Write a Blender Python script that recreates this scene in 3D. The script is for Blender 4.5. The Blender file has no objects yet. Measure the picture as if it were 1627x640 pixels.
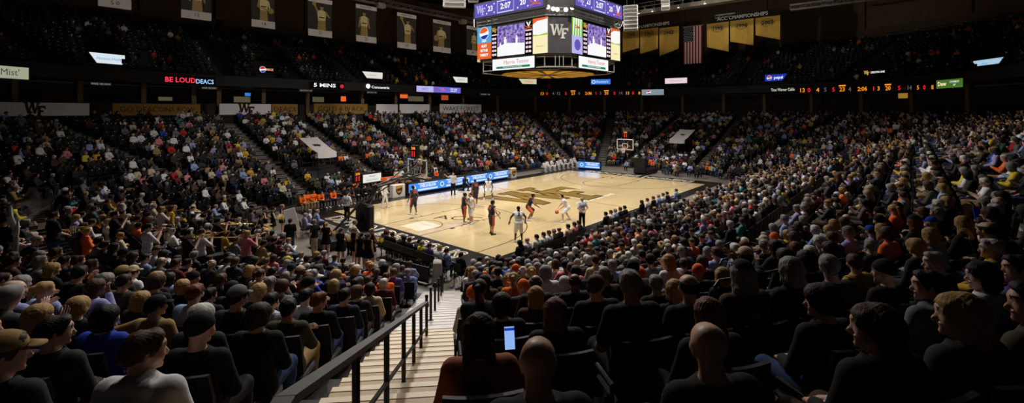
import bpy, math, random
import numpy as np
from mathutils import Vector, Matrix
R = random.Random(7)
NR = np.random.RandomState(11)
SC = bpy.context.scene
COL = SC.collection
PI = math.pi

# ---------------------------------------------------------------- camera of the photograph (frame 1627 x 640)
CAM = (-15.74, -14.68, 6.87)
AZ = 0.7175
FPX, CX, CY = 732.0, 813.5, 176.0
FX, FY = math.cos(AZ), math.sin(AZ)        # view axis in plan
RX, RY = math.sin(AZ), -math.cos(AZ)       # right in plan

def depth(x, y): return (x - CAM[0]) * FX + (y - CAM[1]) * FY
def side(x, y): return (x - CAM[0]) * RX + (y - CAM[1]) * RY
def proj(x, y, z):
    d = depth(x, y)
    return CX + FPX * side(x, y) / d, CY + FPX * (CAM[2] - z) / d, d
def ray(px):
    t = (px - CX) / FPX
    return FX + t * RX, FY + t * RY
def on_ground(px, py, z=0.0):
    """World point at height z that is seen at (px, py)."""
    d = (CAM[2] - z) * FPX / (py - CY)
    a, b = ray(px)
    return CAM[0] + a * d, CAM[1] + b * d

# ---------------------------------------------------------------- the bowl: rounded rectangles around the court
CL, CW = 28.65, 15.24
KX0, KX1, KY0, KY1, KR = 0.0, CL, 3.4, 11.84, 6.77
def ring_d(x, y):
    dx = max(KX0 - x, 0, x - KX1); dy = max(KY0 - y, 0, y - KY1)
    return math.hypot(dx, dy) - KR
def ring_dir(x, y):
    """Unit vector pointing inwards (to the court) at a point of the bowl."""
    cx = min(max(x, KX0), KX1); cy = min(max(y, KY0), KY1)
    v = Vector((cx - x, cy - y))
    return v.normalized() if v.length > 1e-6 else Vector((0, 1))
def ring_hit(px, d):
    """Where the sight line of column px meets the ring at offset d on its far side."""
    a, b = ray(px)
    lo, hi = 0.5, 120.0
    last = None
    n = 1200
    prev = ring_d(CAM[0] + a * lo, CAM[1] + b * lo) - d
    for i in range(1, n + 1):
        s = lo + (hi - lo) * i / n
        c = ring_d(CAM[0] + a * s, CAM[1] + b * s) - d
        if prev < 0 <= c:
            l, h = lo + (hi - lo) * (i - 1) / n, s
            for _ in range(30):
                m = (l + h) / 2
                if ring_d(CAM[0] + a * m, CAM[1] + b * m) - d < 0: l = m
                else: h = m
            last = l
        prev = c
    return (CAM[0] + a * last, CAM[1] + b * last, last)
def ring_path(d, n=20, closed=True):
    """Points of the ring at offset d, counter-clockwise from the near sideline."""
    r = KR + d
    pts = []
    for (cx, cy, a0) in ((KX1, KY0, -PI / 2), (KX1, KY1, 0), (KX0, KY1, PI / 2), (KX0, KY0, PI)):
        for i in range(n + 1):
            a = a0 + (PI / 2) * i / n
            pts.append((cx + r * math.cos(a), cy + r * math.sin(a)))
    return pts
# rows: nine retractable rows, a landing, twelve fixed rows
LOW_N, LOW_T, LOW_Z0, LOW_R = 9, 0.8, 0.15, 0.23
LAND_D0, LAND_D1, LAND_Z = 7.2, 8.0, 2.2
UP_N, UP_T, UP_R = 12, 0.85, 0.28
BACK_D = LAND_D1 + UP_N * UP_T     # 18.2
ROWS = []                           # (start, tread, z, name)
for k in range(LOW_N): ROWS.append((LOW_T * k, LOW_T, LOW_Z0 + LOW_R * k, 'low', k))
for j in range(UP_N): ROWS.append((LAND_D1 + UP_T * j, UP_T, LAND_Z + UP_R * (j + 1), 'up', j))
def row_floor(d):
    if d < 0: return 0.0
    if d < LAND_D0: return LOW_Z0 + LOW_R * int(d / LOW_T)
    if d < LAND_D1: return LAND_Z
    return LAND_Z + UP_R * (min(int((d - LAND_D1) / UP_T), UP_N - 1) + 1)

# ---------------------------------------------------------------- materials
def lin(c):
    return tuple(((v / 255) / 12.92) if v / 255 <= 0.04045 else (((v / 255) + 0.055) / 1.055) ** 2.4 for v in c)
MATS = {}
def M(name, rgb=None, rough=0.7, metal=0.0, spec=0.4, noise=0.12, scale=14.0, emit=None, power=1.0, bump=0.0):
    if name in MATS: return MATS[name]
    m = bpy.data.materials.new(name); m.use_nodes = True
    nt = m.node_tree; nt.nodes.clear()
    out = nt.nodes.new('ShaderNodeOutputMaterial')
    if emit is not None:
        e = nt.nodes.new('ShaderNodeEmission'); e.inputs[0].default_value = (*lin(emit), 1); e.inputs[1].default_value = power
        nt.links.new(e.outputs[0], out.inputs[0])
        MATS[name] = m; return m
    b = nt.nodes.new('ShaderNodeBsdfPrincipled')
    c = lin(rgb)
    b.inputs['Base Color'].default_value = (*c, 1)
    b.inputs['Roughness'].default_value = rough; b.inputs['Metallic'].default_value = metal
    b.inputs['Specular IOR Level'].default_value = spec
    if noise:
        tc = nt.nodes.new('ShaderNodeTexCoord'); tx = nt.nodes.new('ShaderNodeTexNoise')
        tx.inputs['Scale'].default_value = scale; tx.inputs['Detail'].default_value = 3
        mp = nt.nodes.new('ShaderNodeMapRange'); mp.inputs['To Min'].default_value = 1 - noise; mp.inputs['To Max'].default_value = 1 + noise
        vm = nt.nodes.new('ShaderNodeVectorMath'); vm.operation = 'SCALE'; vm.inputs[0].default_value = c
        nt.links.new(tc.outputs['Object'], tx.inputs['Vector']); nt.links.new(tx.outputs[0], mp.inputs['Value'])
        nt.links.new(mp.outputs[0], vm.inputs['Scale']); nt.links.new(vm.outputs[0], b.inputs['Base Color'])
        if bump:
            bp = nt.nodes.new('ShaderNodeBump'); bp.inputs['Strength'].default_value = bump; bp.inputs['Distance'].default_value = 0.01
            nt.links.new(tx.outputs[0], bp.inputs['Height']); nt.links.new(bp.outputs[0], b.inputs['Normal'])
    nt.links.new(b.outputs[0], out.inputs[0])
    MATS[name] = m; return m
def striped(name, a, b2, scale=60.0, axis='Z', rough=0.8, check=False):
    if name in MATS: return MATS[name]
    m = M(name, a, rough=rough, noise=0)
    nt = m.node_tree; b = next(n for n in nt.nodes if n.type == 'BSDF_PRINCIPLED')
    tc = nt.nodes.new('ShaderNodeTexCoord')
    fac = None
    for ax in (('X', 'Z') if check else (axis,)):
        w = nt.nodes.new('ShaderNodeTexWave'); w.bands_direction = ax; w.inputs['Scale'].default_value = scale; w.inputs['Distortion'].default_value = 0.4
        nt.links.new(tc.outputs['Object'], w.inputs['Vector'])
        if fac is None: fac = w.outputs['Fac']
        else:
            mu = nt.nodes.new('ShaderNodeMath'); mu.operation = 'MULTIPLY'
            nt.links.new(fac, mu.inputs[0]); nt.links.new(w.outputs['Fac'], mu.inputs[1]); fac = mu.outputs[0]
    mx = nt.nodes.new('ShaderNodeMix'); mx.data_type = 'RGBA'
    mx.inputs[6].default_value = (*lin(a), 1); mx.inputs[7].default_value = (*lin(b2), 1)
    nt.links.new(fac, mx.inputs[0]); nt.links.new(mx.outputs[2], b.inputs['Base Color'])
    return m

# ---------------------------------------------------------------- mesh builder
class MB:
    def __init__(s): s.v = []; s.f = []; s.mi = []
    def add(s, verts, faces, mi=0):
        n = len(s.v); s.v += [tuple(v) for v in verts]
        s.f += [tuple(i + n for i in f) for f in faces]; s.mi += [mi] * len(faces); return s
    def box(s, c, size, mi=0, rot=None):
        x, y, z = (q / 2 for q in size)
        vs = [Vector((i * x, j * y, k * z)) for i in (-1, 1) for j in (-1, 1) for k in (-1, 1)]
        if rot is not None: vs = [rot @ v for v in vs]
        vs = [v + Vector(c) for v in vs]
        return s.add(vs, [(0, 1, 3, 2), (4, 6, 7, 5), (0, 4, 5, 1), (2, 3, 7, 6), (0, 2, 6, 4), (1, 5, 7, 3)], mi)
    def rbox(s, c, size, r=0.01, mi=0, rot=None):
        """Box with its vertical edges and rims bevelled."""
        x, y, z = (q / 2 for q in size); r = min(r, x * .9, y * .9, z * .9)
        def loop(xx, yy, zz, rr):
            p = []
            for sx, sy in ((1, 1), (-1, 1), (-1, -1), (1, -1)):
                a = [(sx * xx, sy * (yy - rr)), (sx * (xx - rr), sy * yy)]
                if sx * sy < 0: a.reverse()
                p += [Vector((q[0], q[1], zz)) for q in a]
            return p
        L = [loop(x - r, y - r, -z, r * .5), loop(x, y, -z + r, r), loop(x, y, z - r, r), loop(x - r, y - r, z, r * .5)]
        vs = [v for l in L for v in l]
        if rot is not None: vs = [rot @ v for v in vs]
        vs = [v + Vector(c) for v in vs]
        fs = [tuple(range(7, -1, -1)), tuple(range(24, 32))]
        for l in range(3):
            for i in range(8):
                fs.append((l * 8 + i, l * 8 + (i + 1) % 8, l * 8 + 8 + (i + 1) % 8, l * 8 + 8 + i))
        return s.add(vs, fs, mi)
    def rod(s, a, b, ra, rb=None, n=8, mi=0, cap=True):
        rb = ra if rb is None else rb
        a = Vector(a); b = Vector(b); d = (b - a).normalized()
        u = d.orthogonal().normalized(); w = d.cross(u)
        vs = [a + (u * math.cos(2 * PI * i / n) + w * math.sin(2 * PI * i / n)) * ra for i in range(n)]
        vs += [b + (u * math.cos(2 * PI * i / n) + w * math.sin(2 * PI * i / n)) * rb for i in range(n)]
        fs = [(i, (i + 1) % n, n + (i + 1) % n, n + i) for i in range(n)]
        if cap: fs += [tuple(range(n - 1, -1, -1)), tuple(range(n, 2 * n))]
        return s.add(vs, fs, mi)
    def tube(s, pts, r, n=8, mi=0):
        """One swept tube along a polyline, mitred at the bends."""
        P = [Vector(p) for p in pts]; N = len(P); vs = []
        up = None
        for i, p in enumerate(P):
            t = ((P[min(i + 1, N - 1)] - p).normalized() + (p - P[max(i - 1, 0)]).normalized()) if 0 < i < N - 1 else (P[min(i + 1, N - 1)] - P[max(i - 1, 0)])
            t.normalize()
            u = t.orthogonal().normalized() if up is None else (up - t * up.dot(t)).normalized()
            up = u; w = t.cross(u)
            vs += [p + (u * math.cos(2 * PI * k / n) + w * math.sin(2 * PI * k / n)) * r for k in range(n)]
        fs = [(i * n + k, i * n + (k + 1) % n, i * n + n + (k + 1) % n, i * n + n + k) for i in range(N - 1) for k in range(n)]
        fs += [tuple(range(n - 1, -1, -1)), tuple(range((N - 1) * n, N * n))]
        return s.add(vs, fs, mi)
    def prism(s, poly, z0, z1, mi=0, xf=None):
        n = len(poly)
        vs = [Vector((p[0], p[1], z0)) for p in poly] + [Vector((p[0], p[1], z1)) for p in poly]
        if xf is not None: vs = [xf @ v for v in vs]
        fs = [tuple(range(n - 1, -1, -1)), tuple(range(n, 2 * n))] + [(i, (i + 1) % n, n + (i + 1) % n, n + i) for i in range(n)]
        return s.add(vs, fs, mi)
    def lathe(s, prof, n=20, c=(0, 0, 0), mi=0, axis=None):
        vs = []
        for (r, z) in prof:
            for k in range(n):
                vs.append(Vector((r * math.cos(2 * PI * k / n), r * math.sin(2 * PI * k / n), z)))
        if axis is not None: vs = [axis @ v for v in vs]
        vs = [v + Vector(c) for v in vs]
        fs = [(i * n + k, i * n + (k + 1) % n, i * n + n + (k + 1) % n, i * n + n + k) for i in range(len(prof) - 1) for k in range(n)]
        fs += [tuple(range(n - 1, -1, -1)), tuple(range((len(prof) - 1) * n, len(prof) * n))]
        return s.add(vs, fs, mi)
    def mesh(s, name, mats):
        me = bpy.data.meshes.new(name); me.from_pydata(s.v, [], s.f)
        for m in (mats if isinstance(mats, (list, tuple)) else [mats]): me.materials.append(m)
        if any(s.mi): me.polygons.foreach_set('material_index', s.mi)
        me.update(); return me
    def build(s, name, mats, parent=None, mw=None, smooth=False):
        me = s.mesh(name, mats)
        if smooth: me.polygons.foreach_set('use_smooth', [True] * len(me.polygons))
        return put(name, me, parent, mw)
def put(name, data, parent=None, mw=None):
    o = bpy.data.objects.new(name, data); COL.objects.link(o)
    if parent is not None: o.parent = parent
    if mw is not None: o.matrix_basis = mw
    return o
def tag(o, label=None, cat=None, group=None, kind=None):
    if label:
        o['label'] = label
        if len(label.split()) > 16: print('LONG', len(label.split()), label)
    if cat: o['category'] = cat
    if group: o['group'] = group
    if kind: o['kind'] = kind
    return o
def empty(name, mw=None, parent=None):
    o = bpy.data.objects.new(name, None); COL.objects.link(o); o.empty_display_size = 0.1
    if parent is not None: o.parent = parent
    if mw is not None: o.matrix_basis = mw
    return o
def frame(x, y, z, dx, dy):
    """Matrix at a point with local +Y along (dx, dy) and +Z up."""
    v = Vector((dx, dy, 0)).normalized()
    return Matrix(((v.y, v.x, 0, x), (-v.x, v.y, 0, y), (0, 0, 1, z), (0, 0, 0, 1)))
def text(name, s, size, m, parent, mw, depth_=0.004, align='CENTER', sx=1.0, bold=0.0):
    """Lettering as a real mesh: in its own plane x right, y up, facing +z."""
    cu = bpy.data.curves.new(name, 'FONT'); cu.body = s; cu.size = size; cu.extrude = depth_; cu.align_x = align; cu.align_y = 'CENTER'
    cu.offset = bold; cu.resolution_u = 2
    o = bpy.data.objects.new(name, cu); COL.objects.link(o)
    dg = bpy.context.evaluated_depsgraph_get(); dg.update()
    me = bpy.data.meshes.new_from_object(o.evaluated_get(dg)); COL.objects.unlink(o); bpy.data.objects.remove(o)
    me.name = name; me.materials.clear(); me.materials.append(m)
    if sx != 1.0: me.transform(Matrix.Diagonal((sx, 1, 1, 1)))
    return put(name, me, parent, mw)
# local frame of a wall sign: x right, y up, z towards the viewer, written as a matrix in the frame() axes
UPRIGHT = Matrix(((-1, 0, 0, 0), (0, 0, 1, 0), (0, 1, 0, 0), (0, 0, 0, 1)))   # sign on the +Y side of a frame()
# ================================================================ camera, world, view
cam = bpy.data.cameras.new('camera'); co = bpy.data.objects.new('camera', cam); COL.objects.link(co)
cam.sensor_fit = 'HORIZONTAL'; cam.sensor_width = 36.0
cam.lens = FPX * 36.0 / 1627.0
cam.shift_x = 0.0; cam.shift_y = (CY - 320.0) / 1627.0
cam.clip_start = 0.1; cam.clip_end = 300
co.matrix_world = Matrix(((RX, 0, -FX, CAM[0]), (RY, 0, -FY, CAM[1]), (0, 1, 0, CAM[2]), (0, 0, 0, 1)))
SC.camera = co
SC.view_settings.view_transform = 'Standard'; SC.view_settings.look = 'None'; SC.view_settings.gamma = 1.0
SC.view_settings.use_curve_mapping = False; SC.view_settings.exposure = 0.0
w = bpy.data.worlds.new('world'); SC.world = w; w.use_nodes = True
w.node_tree.nodes['Background'].inputs[0].default_value = (0.9, 0.85, 0.8, 1); w.node_tree.nodes['Background'].inputs[1].default_value = 0.004
SC.cycles.use_light_tree = True; SC.cycles.max_bounces = 5; SC.cycles.diffuse_bounces = 2; SC.cycles.glossy_bounces = 3

# ================================================================ floor and court
def struct(o): o['kind'] = 'structure'; return o
concrete = M('concrete_floor', (120, 112, 104), rough=.45, noise=.18, scale=1.2)
mb = MB(); mb.prism(ring_path(0.02), -0.2, -0.012); struct(mb.build('floor', concrete))
def wood():
    m = bpy.data.materials.new('maple_boards'); m.use_nodes = True; nt = m.node_tree
    b = nt.nodes['Principled BSDF']; b.inputs['Roughness'].default_value = .26; b.inputs['Specular IOR Level'].default_value = .45
    b.inputs['Coat Weight'].default_value = .8; b.inputs['Coat Roughness'].default_value = .07
    tc = nt.nodes.new('ShaderNodeTexCoord')
    br = nt.nodes.new('ShaderNodeTexBrick')
    br.inputs['Color1'].default_value = (*lin((222, 199, 150)), 1); br.inputs['Color2'].default_value = (*lin((211, 186, 137)), 1)
    br.inputs['Mortar'].default_value = (*lin((190, 158, 110)), 1)
    br.inputs['Scale'].default_value = 1.0; br.inputs['Mortar Size'].default_value = .004; br.inputs['Brick Width'].default_value = 2.4; br.inputs['Row Height'].default_value = .09
    br.inputs['Bias'].default_value = -.1
    nt.links.new(tc.outputs['Object'], br.inputs['Vector']); nt.links.new(br.outputs['Color'], b.inputs['Base Color'])
    return m
mb = MB(); mb.box((CL / 2, CW / 2, -.06), (CL, CW, .12)); court = struct(mb.build('floor_court', wood()))
apron_black = M('apron_black_paint', (22, 21, 21), rough=.3, noise=.05)
mb = MB()
AP = 1.9
for (x0, y0, x1, y1) in ((-AP, -AP + .9, 0, CW + AP - .6), (CL, -AP + .9, CL + AP, CW + AP - .6), (0, -AP + .9, CL, 0), (0, CW, CL, CW + AP - .6)):
    mb.box(((x0 + x1) / 2, (y0 + y1) / 2, -.06), (x1 - x0, y1 - y0, .12))
struct(mb.build('floor_apron', apron_black))
line_mat = M('court_line_paint', (70, 52, 34), rough=.25, noise=0)
black_line = M('court_black_paint', (24, 22, 20), rough=.25, noise=0)
gold_paint = M('court_gold_paint', (126, 98, 42), rough=.25, noise=.05)
white_paint = M('court_white_paint', (232, 228, 220), rough=.25, noise=0)
def flat(mb, poly, z=.003, mi=0): mb.prism(poly, z - .003, z, mi)
def strip(mb, pts, wd, z=.003, mi=0, closed=False):
    n = len(pts); vs = []
    for i in range(n):
        p = Vector(pts[i]); a = Vector(pts[(i - 1) % n] if closed or i > 0 else pts[i]); b = Vector(pts[(i + 1) % n] if closed or i < n - 1 else pts[i])
        t = (b - a).normalized(); q = Vector((-t.y, t.x)) * wd / 2
        vs += [(p.x + q.x, p.y + q.y, z), (p.x - q.x, p.y - q.y, z)]
    m = n if closed else n - 1
    mb.add(vs, [(2 * i, 2 * i + 1, (2 * i + 3) % (2 * n), (2 * i + 2) % (2 * n)) for i in range(m)], mi)
mb = MB(); LW = .055
def arc(cx, cy, r, a0, a1, n=40): return [(cx + r * math.cos(a0 + (a1 - a0) * i / n), cy + r * math.sin(a0 + (a1 - a0) * i / n)) for i in range(n + 1)]
for s in (0, 1):
    fx = (lambda x: x) if s == 0 else (lambda x: CL - x)
    g = lambda pts: [(fx(x), y) for x, y in pts]
    strip(mb, g([(0, 5.79), (5.79, 5.79), (5.79, 9.45), (0, 9.45)]), LW)
    strip(mb, g(arc(5.79, 7.62, 1.83, -PI / 2, PI / 2)), LW)
    h = 6.32; hx = 1.575
    strip(mb, g([(0, 7.62 - h)] + arc(hx, 7.62, h, -PI / 2, PI / 2) + [(0, 7.62 + h)]), LW)
    strip(mb, g(arc(hx, 7.62, 1.22, -PI / 2, PI / 2, 20)), .05)
    for yy, sg in ((5.79, -1), (9.45, 1)):
        for xx in (2.13, 3.0, 3.95, 4.85):
            flat(mb, g([(xx, yy), (xx + (.3 if xx < 2.5 else .08), yy), (xx + (.3 if xx < 2.5 else .08), yy + sg * .22), (xx, yy + sg * .22)][::1 if s == 0 else -1]))
strip(mb, [(CL / 2, 0), (CL / 2, CW)], LW)
mb.build('court_lines', line_mat, court)
mb = MB()
strip(mb, [(0, .0), (CL, .0), (CL, CW), (0, CW)], .06, closed=True)
mb.build('boundary_line', black_line, court)
# --- the WF monogram, drawn once as polygons (unit: letter height 1), reused on boards and banners
def slab_w(x, y, h, wd):
    """Outline polygons of a slab-serif W of height h, width wd, top-left at (x, y+h)."""
    t = wd * .17; P = []
    P.append([(x + .06 * wd, y + h), (x + .06 * wd + t, y + h), (x + .36 * wd, y), (x + .24 * wd, y)])
    P.append([(x + .24 * wd, y), (x + .36 * wd, y), (x + .56 * wd, y + h * .9), (x + .47 * wd, y + h * .9)])
    P.append([(x + .44 * wd, y + h), (x + .44 * wd + t, y + h), (x + .76 * wd, y), (x + .64 * wd, y)])
    P.append([(x + .64 * wd, y), (x + .76 * wd, y), (x + .96 * wd, y + h * .9), (x + .87 * wd, y + h * .9)])
    for c in (.12, .52, .91): P.append([(x + (c - .13) * wd, y + h), (x + (c + .13) * wd, y + h), (x + (c + .13) * wd, y + h * .9), (x + (c - .13) * wd, y + h * .9)])
    return P
def slab_f(x, y, h, wd):
    P = [[(x + .14 * wd, y), (x + .14 * wd, y + h), (x + .44 * wd, y + h), (x + .44 * wd, y)],
         [(x, y + h), (x + wd, y + h), (x + wd, y + h * .84), (x, y + h * .84)],
         [(x + .82 * wd, y + h * .84), (x + wd, y + h * .84), (x + wd, y + h * .66)],
         [(x + .44 * wd, y + h * .58), (x + .74 * wd, y + h * .58), (x + .74 * wd, y + h * .42), (x + .44 * wd, y + h * .42)],
         [(x, y + h * .1), (x + .6 * wd, y + h * .1), (x + .6 * wd, y), (x, y)]]
    return P
def monogram(W=1.0):
    """(W polygons, F polygons) in a box about W wide and .75 W high, centred on the origin."""
    return slab_w(-.52 * W, -.22 * W, .62 * W, .74 * W), slab_f(.08 * W, -.40 * W, .58 * W, .42 * W)
def ccw(p):
    a = sum(p[i][0] * p[(i + 1) % len(p)][1] - p[(i + 1) % len(p)][0] * p[i][1] for i in range(len(p)))
    return p if a > 0 else p[::-1]
def grow(p, e):
    c = Vector((sum(q[0] for q in p) / len(p), sum(q[1] for q in p) / len(p)))
    p = ccw(p); n = len(p); out = []
    for i in range(n):
        a, b, d = Vector(p[i - 1]), Vector(p[i]), Vector(p[(i + 1) % n])
        n1 = (b - a).normalized(); n2 = (d - b).normalized()
        m = Vector((n1.y + n2.y, -n1.x - n2.x))
        if m.length < .3: m = Vector((n1.y, -n1.x))
        k = max(m.length_squared / 2, .35)
        out.append(tuple(b + m / k * e))
    return out
def monogram_mesh(W, edge, t=.004):
    mb = MB(); pw, pf = monogram(W)
    for i, p in enumerate(pw): mb.prism(ccw(grow(p, edge)), 0, t, 0)
    for i, p in enumerate(pw): mb.prism(ccw(p), t * .5, t * 1.6 + i * t * .05, 1)
    for i, p in enumerate(pf): mb.prism(ccw(grow(p, edge)), t, t * 2.2, 0)
    for i, p in enumerate(pf): mb.prism(ccw(p), t, t * 2.8 + i * t * .05, 2)
    return mb
mm = monogram_mesh(8.6, .14, .0012)
mm.build('painted_monogram', [black_line, gold_paint, gold_paint], court, Matrix.Translation((14.2, 7.75, .003)))
text('painted_lettering', 'DEMON DEACONS', .62, white_paint, court, Matrix.Translation((15.9, 4.1, .003)), .001, bold=.01)
# key area: big league mark in the lane and pale sponsor patch under the basket
mb = MB(); flat(mb, [(.6, 6.6), (2.3, 6.6), (2.3, 8.4), (.6, 8.4)], .002); mb.build('painted_patch', M('court_pale_paint', (226, 214, 190), rough=.2, noise=.1, scale=3), court)
text('painted_league_mark', 'ACC', 1.5, line_mat, court, Matrix.Translation((4.2, 7.3, .003)) @ Matrix.Rotation(-PI / 2 + .5, 4, 'Z'), .001)
# baseline lettering on the apron: gold letters with white edges
def apron_text(x, y, rz):
    mw = Matrix.Translation((x, y, .001)) @ Matrix.Rotation(rz, 4, 'Z')
    text('apron_lettering', 'DEMON DEACONS', 1.55, white_paint, apron, mw, .001, sx=.92, bold=.06)
    text('apron_lettering', 'DEMON DEACONS', 1.55, gold_paint, apron, mw @ Matrix.Translation((0, 0, .0015)), .001, sx=.92, bold=-.01)
apron = bpy.data.objects['floor_apron']
apron_text(-.95, 7.6, -PI / 2)
apron_text(CL + .95, 7.6, PI / 2)

# ================================================================ lower bowl
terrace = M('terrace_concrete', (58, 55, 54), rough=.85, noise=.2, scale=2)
steel_deck = M('retractable_deck', (44, 43, 44), rough=.7, noise=.15, scale=3)
def ringband(mb, d0, z0, d1, z1, mi=0, n=20):
    a = ring_path(d0, n); b = ring_path(d1, n); N = len(a)
    vs = [(x, y, z0) for x, y in a] + [(x, y, z1) for x, y in b]
    mb.add(vs, [(i, (i + 1) % N, N + (i + 1) % N, N + i) for i in range(N)], mi)
def terraces(rows, name, m):
    mb = MB(); zp = 0.0
    for (d0, t, z) in rows:
        ringband(mb, d0, z, d0, zp); ringband(mb, d0 + t, z, d0, z); zp = z
    return struct(mb.build(name, m))
terraces([(r[0], r[1], r[2]) for r in ROWS if r[3] == 'low'], 'floor_retractable_rows', steel_deck)
terraces([(LAND_D0, LAND_D1 - LAND_D0, LAND_Z)], 'floor_landing', M('landing_concrete', (118, 98, 78), rough=.7, noise=.2, scale=2))
bpy.data.objects['floor_landing'].location.z = 0
mb = MB(); zp = LAND_Z
for r in ROWS:
    if r[3] == 'up':
        ringband(mb, r[0], r[2], r[0], zp); ringband(mb, r[0] + r[1], r[2], r[0], r[2]); zp = r[2]
struct(mb.build('floor_upper_rows', terrace))
# concourse behind the last row, the deck above it and the roof
dark = M('dark_painted_wall', (22, 20, 20), rough=.8, noise=.2, scale=1)
brown = M('brown_painted_wall', (104, 84, 64), rough=.8, noise=.2, scale=.6)
mb = MB(); ringband(mb, BACK_D, ROWS[-1][2], BACK_D, 6.35); ringband(mb, BACK_D + .15, 6.35, BACK_D, 6.35); ringband(mb, BACK_D + .15, 5.6, BACK_D + .15, 6.35); ringband(mb, BACK_D + 4.2, 5.6, BACK_D + .15, 5.6)
struct(mb.build('wall_parapet', dark))
mb = MB(); ringband(mb, BACK_D + 4.2, 9.2, BACK_D + 4.2, 5.6); struct(mb.build('wall_concourse', M('suite_wall', (54, 44, 36), rough=.7, noise=.25, scale=.7)))
DK0 = 17.4; DKZ = 9.3
mb = MB(); ringband(mb, DK0, DKZ, BACK_D + 4.2, DKZ); ringband(mb, DK0, DKZ + 1.0, DK0, DKZ); ringband(mb, DK0 + .15, DKZ + 1.0, DK0, DKZ + 1.0); ringband(mb, DK0 + .15, DKZ + .7, DK0 + .15, DKZ + 1.0)
struct(mb.build('wall_fascia', M('fascia_black', (17, 16, 17), rough=.6, noise=.1, scale=1)))
DECK = [(DK0 + .15 + .82 * i, .82, DKZ + .7 + .41 * i) for i in range(18)]
mb = MB(); zp = DKZ + .3
for (d0, t, z) in DECK: ringband(mb, d0, z, d0, zp); ringband(mb, d0 + t, z, d0, z); zp = z
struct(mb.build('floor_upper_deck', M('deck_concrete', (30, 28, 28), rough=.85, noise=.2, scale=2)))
DB = DECK[-1][0] + .82; DBZ = DECK[-1][2]
mb = MB(); ringband(mb, DB, 26, DB, DBZ); struct(mb.build('wall_back', brown))
mb = MB(); mb.prism(ring_path(DB + .2), 26, 26.4); struct(mb.build('ceiling', dark))
# ================================================================ scoreboard, banners, signs
def E_(name, rgb, p=1.0): return M(name, emit=rgb, power=p)
lit_white = E_('lit_white', (250, 250, 250), 1.0); lit_purple = E_('lit_purple', (104, 92, 190), .95); lit_blue = E_('lit_blue', (52, 128, 226), .95); lit_orange = E_('lit_orange', (238, 104, 48), .95)
lit_cream = E_('lit_cream', (250, 240, 190), 1.0); lit_green = E_('lit_green', (120, 200, 40), .9); lit_red = E_('lit_red', (214, 40, 60), .9); lit_teal = E_('lit_teal', (30, 140, 104), .8)
lit_amber = E_('lit_amber', (255, 160, 30), .9); lit_skyblue = E_('lit_skyblue', (90, 170, 226), .95); lit_gold = E_('lit_gold', (220, 180, 90), .8); lit_navy = E_('lit_navy', (30, 60, 190), .8)
lit_dark = E_('lit_dark', (60, 54, 110), .7); lit_lilac = E_('lit_lilac', (190, 186, 240), .95); lit_pink = E_('lit_pink', (240, 214, 226), .95); lit_grey = E_('lit_grey', (150, 170, 176), .7); lit_yellow = E_('lit_yellow', (190, 206, 60), .9)
lit_crimson = E_('lit_crimson', (120, 20, 60), .8)
frame_black = M('frame_black', (14, 14, 15), rough=.5, noise=.1); alu = M('aluminium_truss', (150, 148, 142), rough=.4, metal=.3, noise=.08); pale_grey = M('speaker_white', (186, 184, 178), rough=.6, noise=.06)
I4 = Matrix.Identity(4)
def T(x, y, z=0.0): return Matrix.Translation((x, y, z))
def quad(mb, x0, y0, x1, y1, z0, z1, mi=0): mb.box(((x0 + x1) / 2, (y0 + y1) / 2, (z0 + z1) / 2), (x1 - x0, y1 - y0, z1 - z0), mi)
def disc(mb, x, y, r, z0, z1, mi=0, n=20, a0=0, a1=2 * PI):
    p = [(x + r * math.cos(a0 + (a1 - a0) * i / n), y + r * math.sin(a0 + (a1 - a0) * i / n)) for i in range(n if abs(a1 - a0 - 2 * PI) < 1e-6 else n + 1)]
    mb.prism(p, z0, z1, mi)
def globe(parent, mw, r, red=None):
    """Round tri-colour cola emblem."""
    mb = MB(); disc(mb, 0, 0, r, 0, .01, 0)
    top = [(r * .92 * math.cos(a), r * .92 * math.sin(a)) for a in [PI * .98 - (PI * .86) * i / 12 for i in range(13)]] + [(r * .2, r * .12), (-r * .35, r * .02)]
    mb.prism(ccw(top), .01, .016, 1)
    bot = [(r * .92 * math.cos(a), r * .92 * math.sin(a)) for a in [-PI * .08 - (PI * .74) * i / 12 for i in range(13)]] + [(-r * .2, -r * .35), (r * .3, -r * .30)]
    mb.prism(ccw(bot), .01, .016, 2)
    return mb.build('emblem', [lit_white, red or lit_orange, lit_navy], parent, mw)
def wf_lit(parent, mw, W, col=None, name='emblem'):
    mb = MB(); pw, pf = monogram(W)
    for i, p in enumerate(pw): mb.prism(ccw(p), .0, .010 + i * .0004, 0)
    for i, p in enumerate(pf): mb.prism(ccw(p), .004, .016 + i * .0004, 0)
    return mb.build(name, col or lit_lilac, parent, mw)
def v_sabres(parent, mw, W, big=False):
    """A wide V above two crossed sabres."""
    mb = MB(); h = W * .8
    mb.prism(ccw([(-.34 * W, .5 * h), (-.14 * W, .5 * h), (.03 * W, -.12 * h), (-.05 * W, -.2 * h)]), 0, .012, 0)
    mb.prism(ccw([(.34 * W, .5 * h), (.14 * W, .5 * h), (-.05 * W, -.2 * h), (.03 * W, -.2 * h)]), 0, .012, 0)
    for s in (-1, 1):
        pts = [(s * (-.5 + i * .1) * W, (-.02 - .42 * math.sin(min(1, i / 9) * PI / 2)) * h) for i in range(10)]
        strip(mb, pts, .07 * W, .016, 1); disc(mb, s * .42 * W, -.44 * h, .06 * W, .0, .018, 1, 8)
    return mb.build('emblem', [lit_white, lit_orange], parent, mw)
SBX, SBY, SBH, CHM = 14.65, 7.97, 4.65, 1.37
sb = empty('scoreboard', T(SBX, SBY, 9.8)); tag(sb, 'four-sided black video scoreboard hanging over the middle of the court', 'scoreboard')
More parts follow.
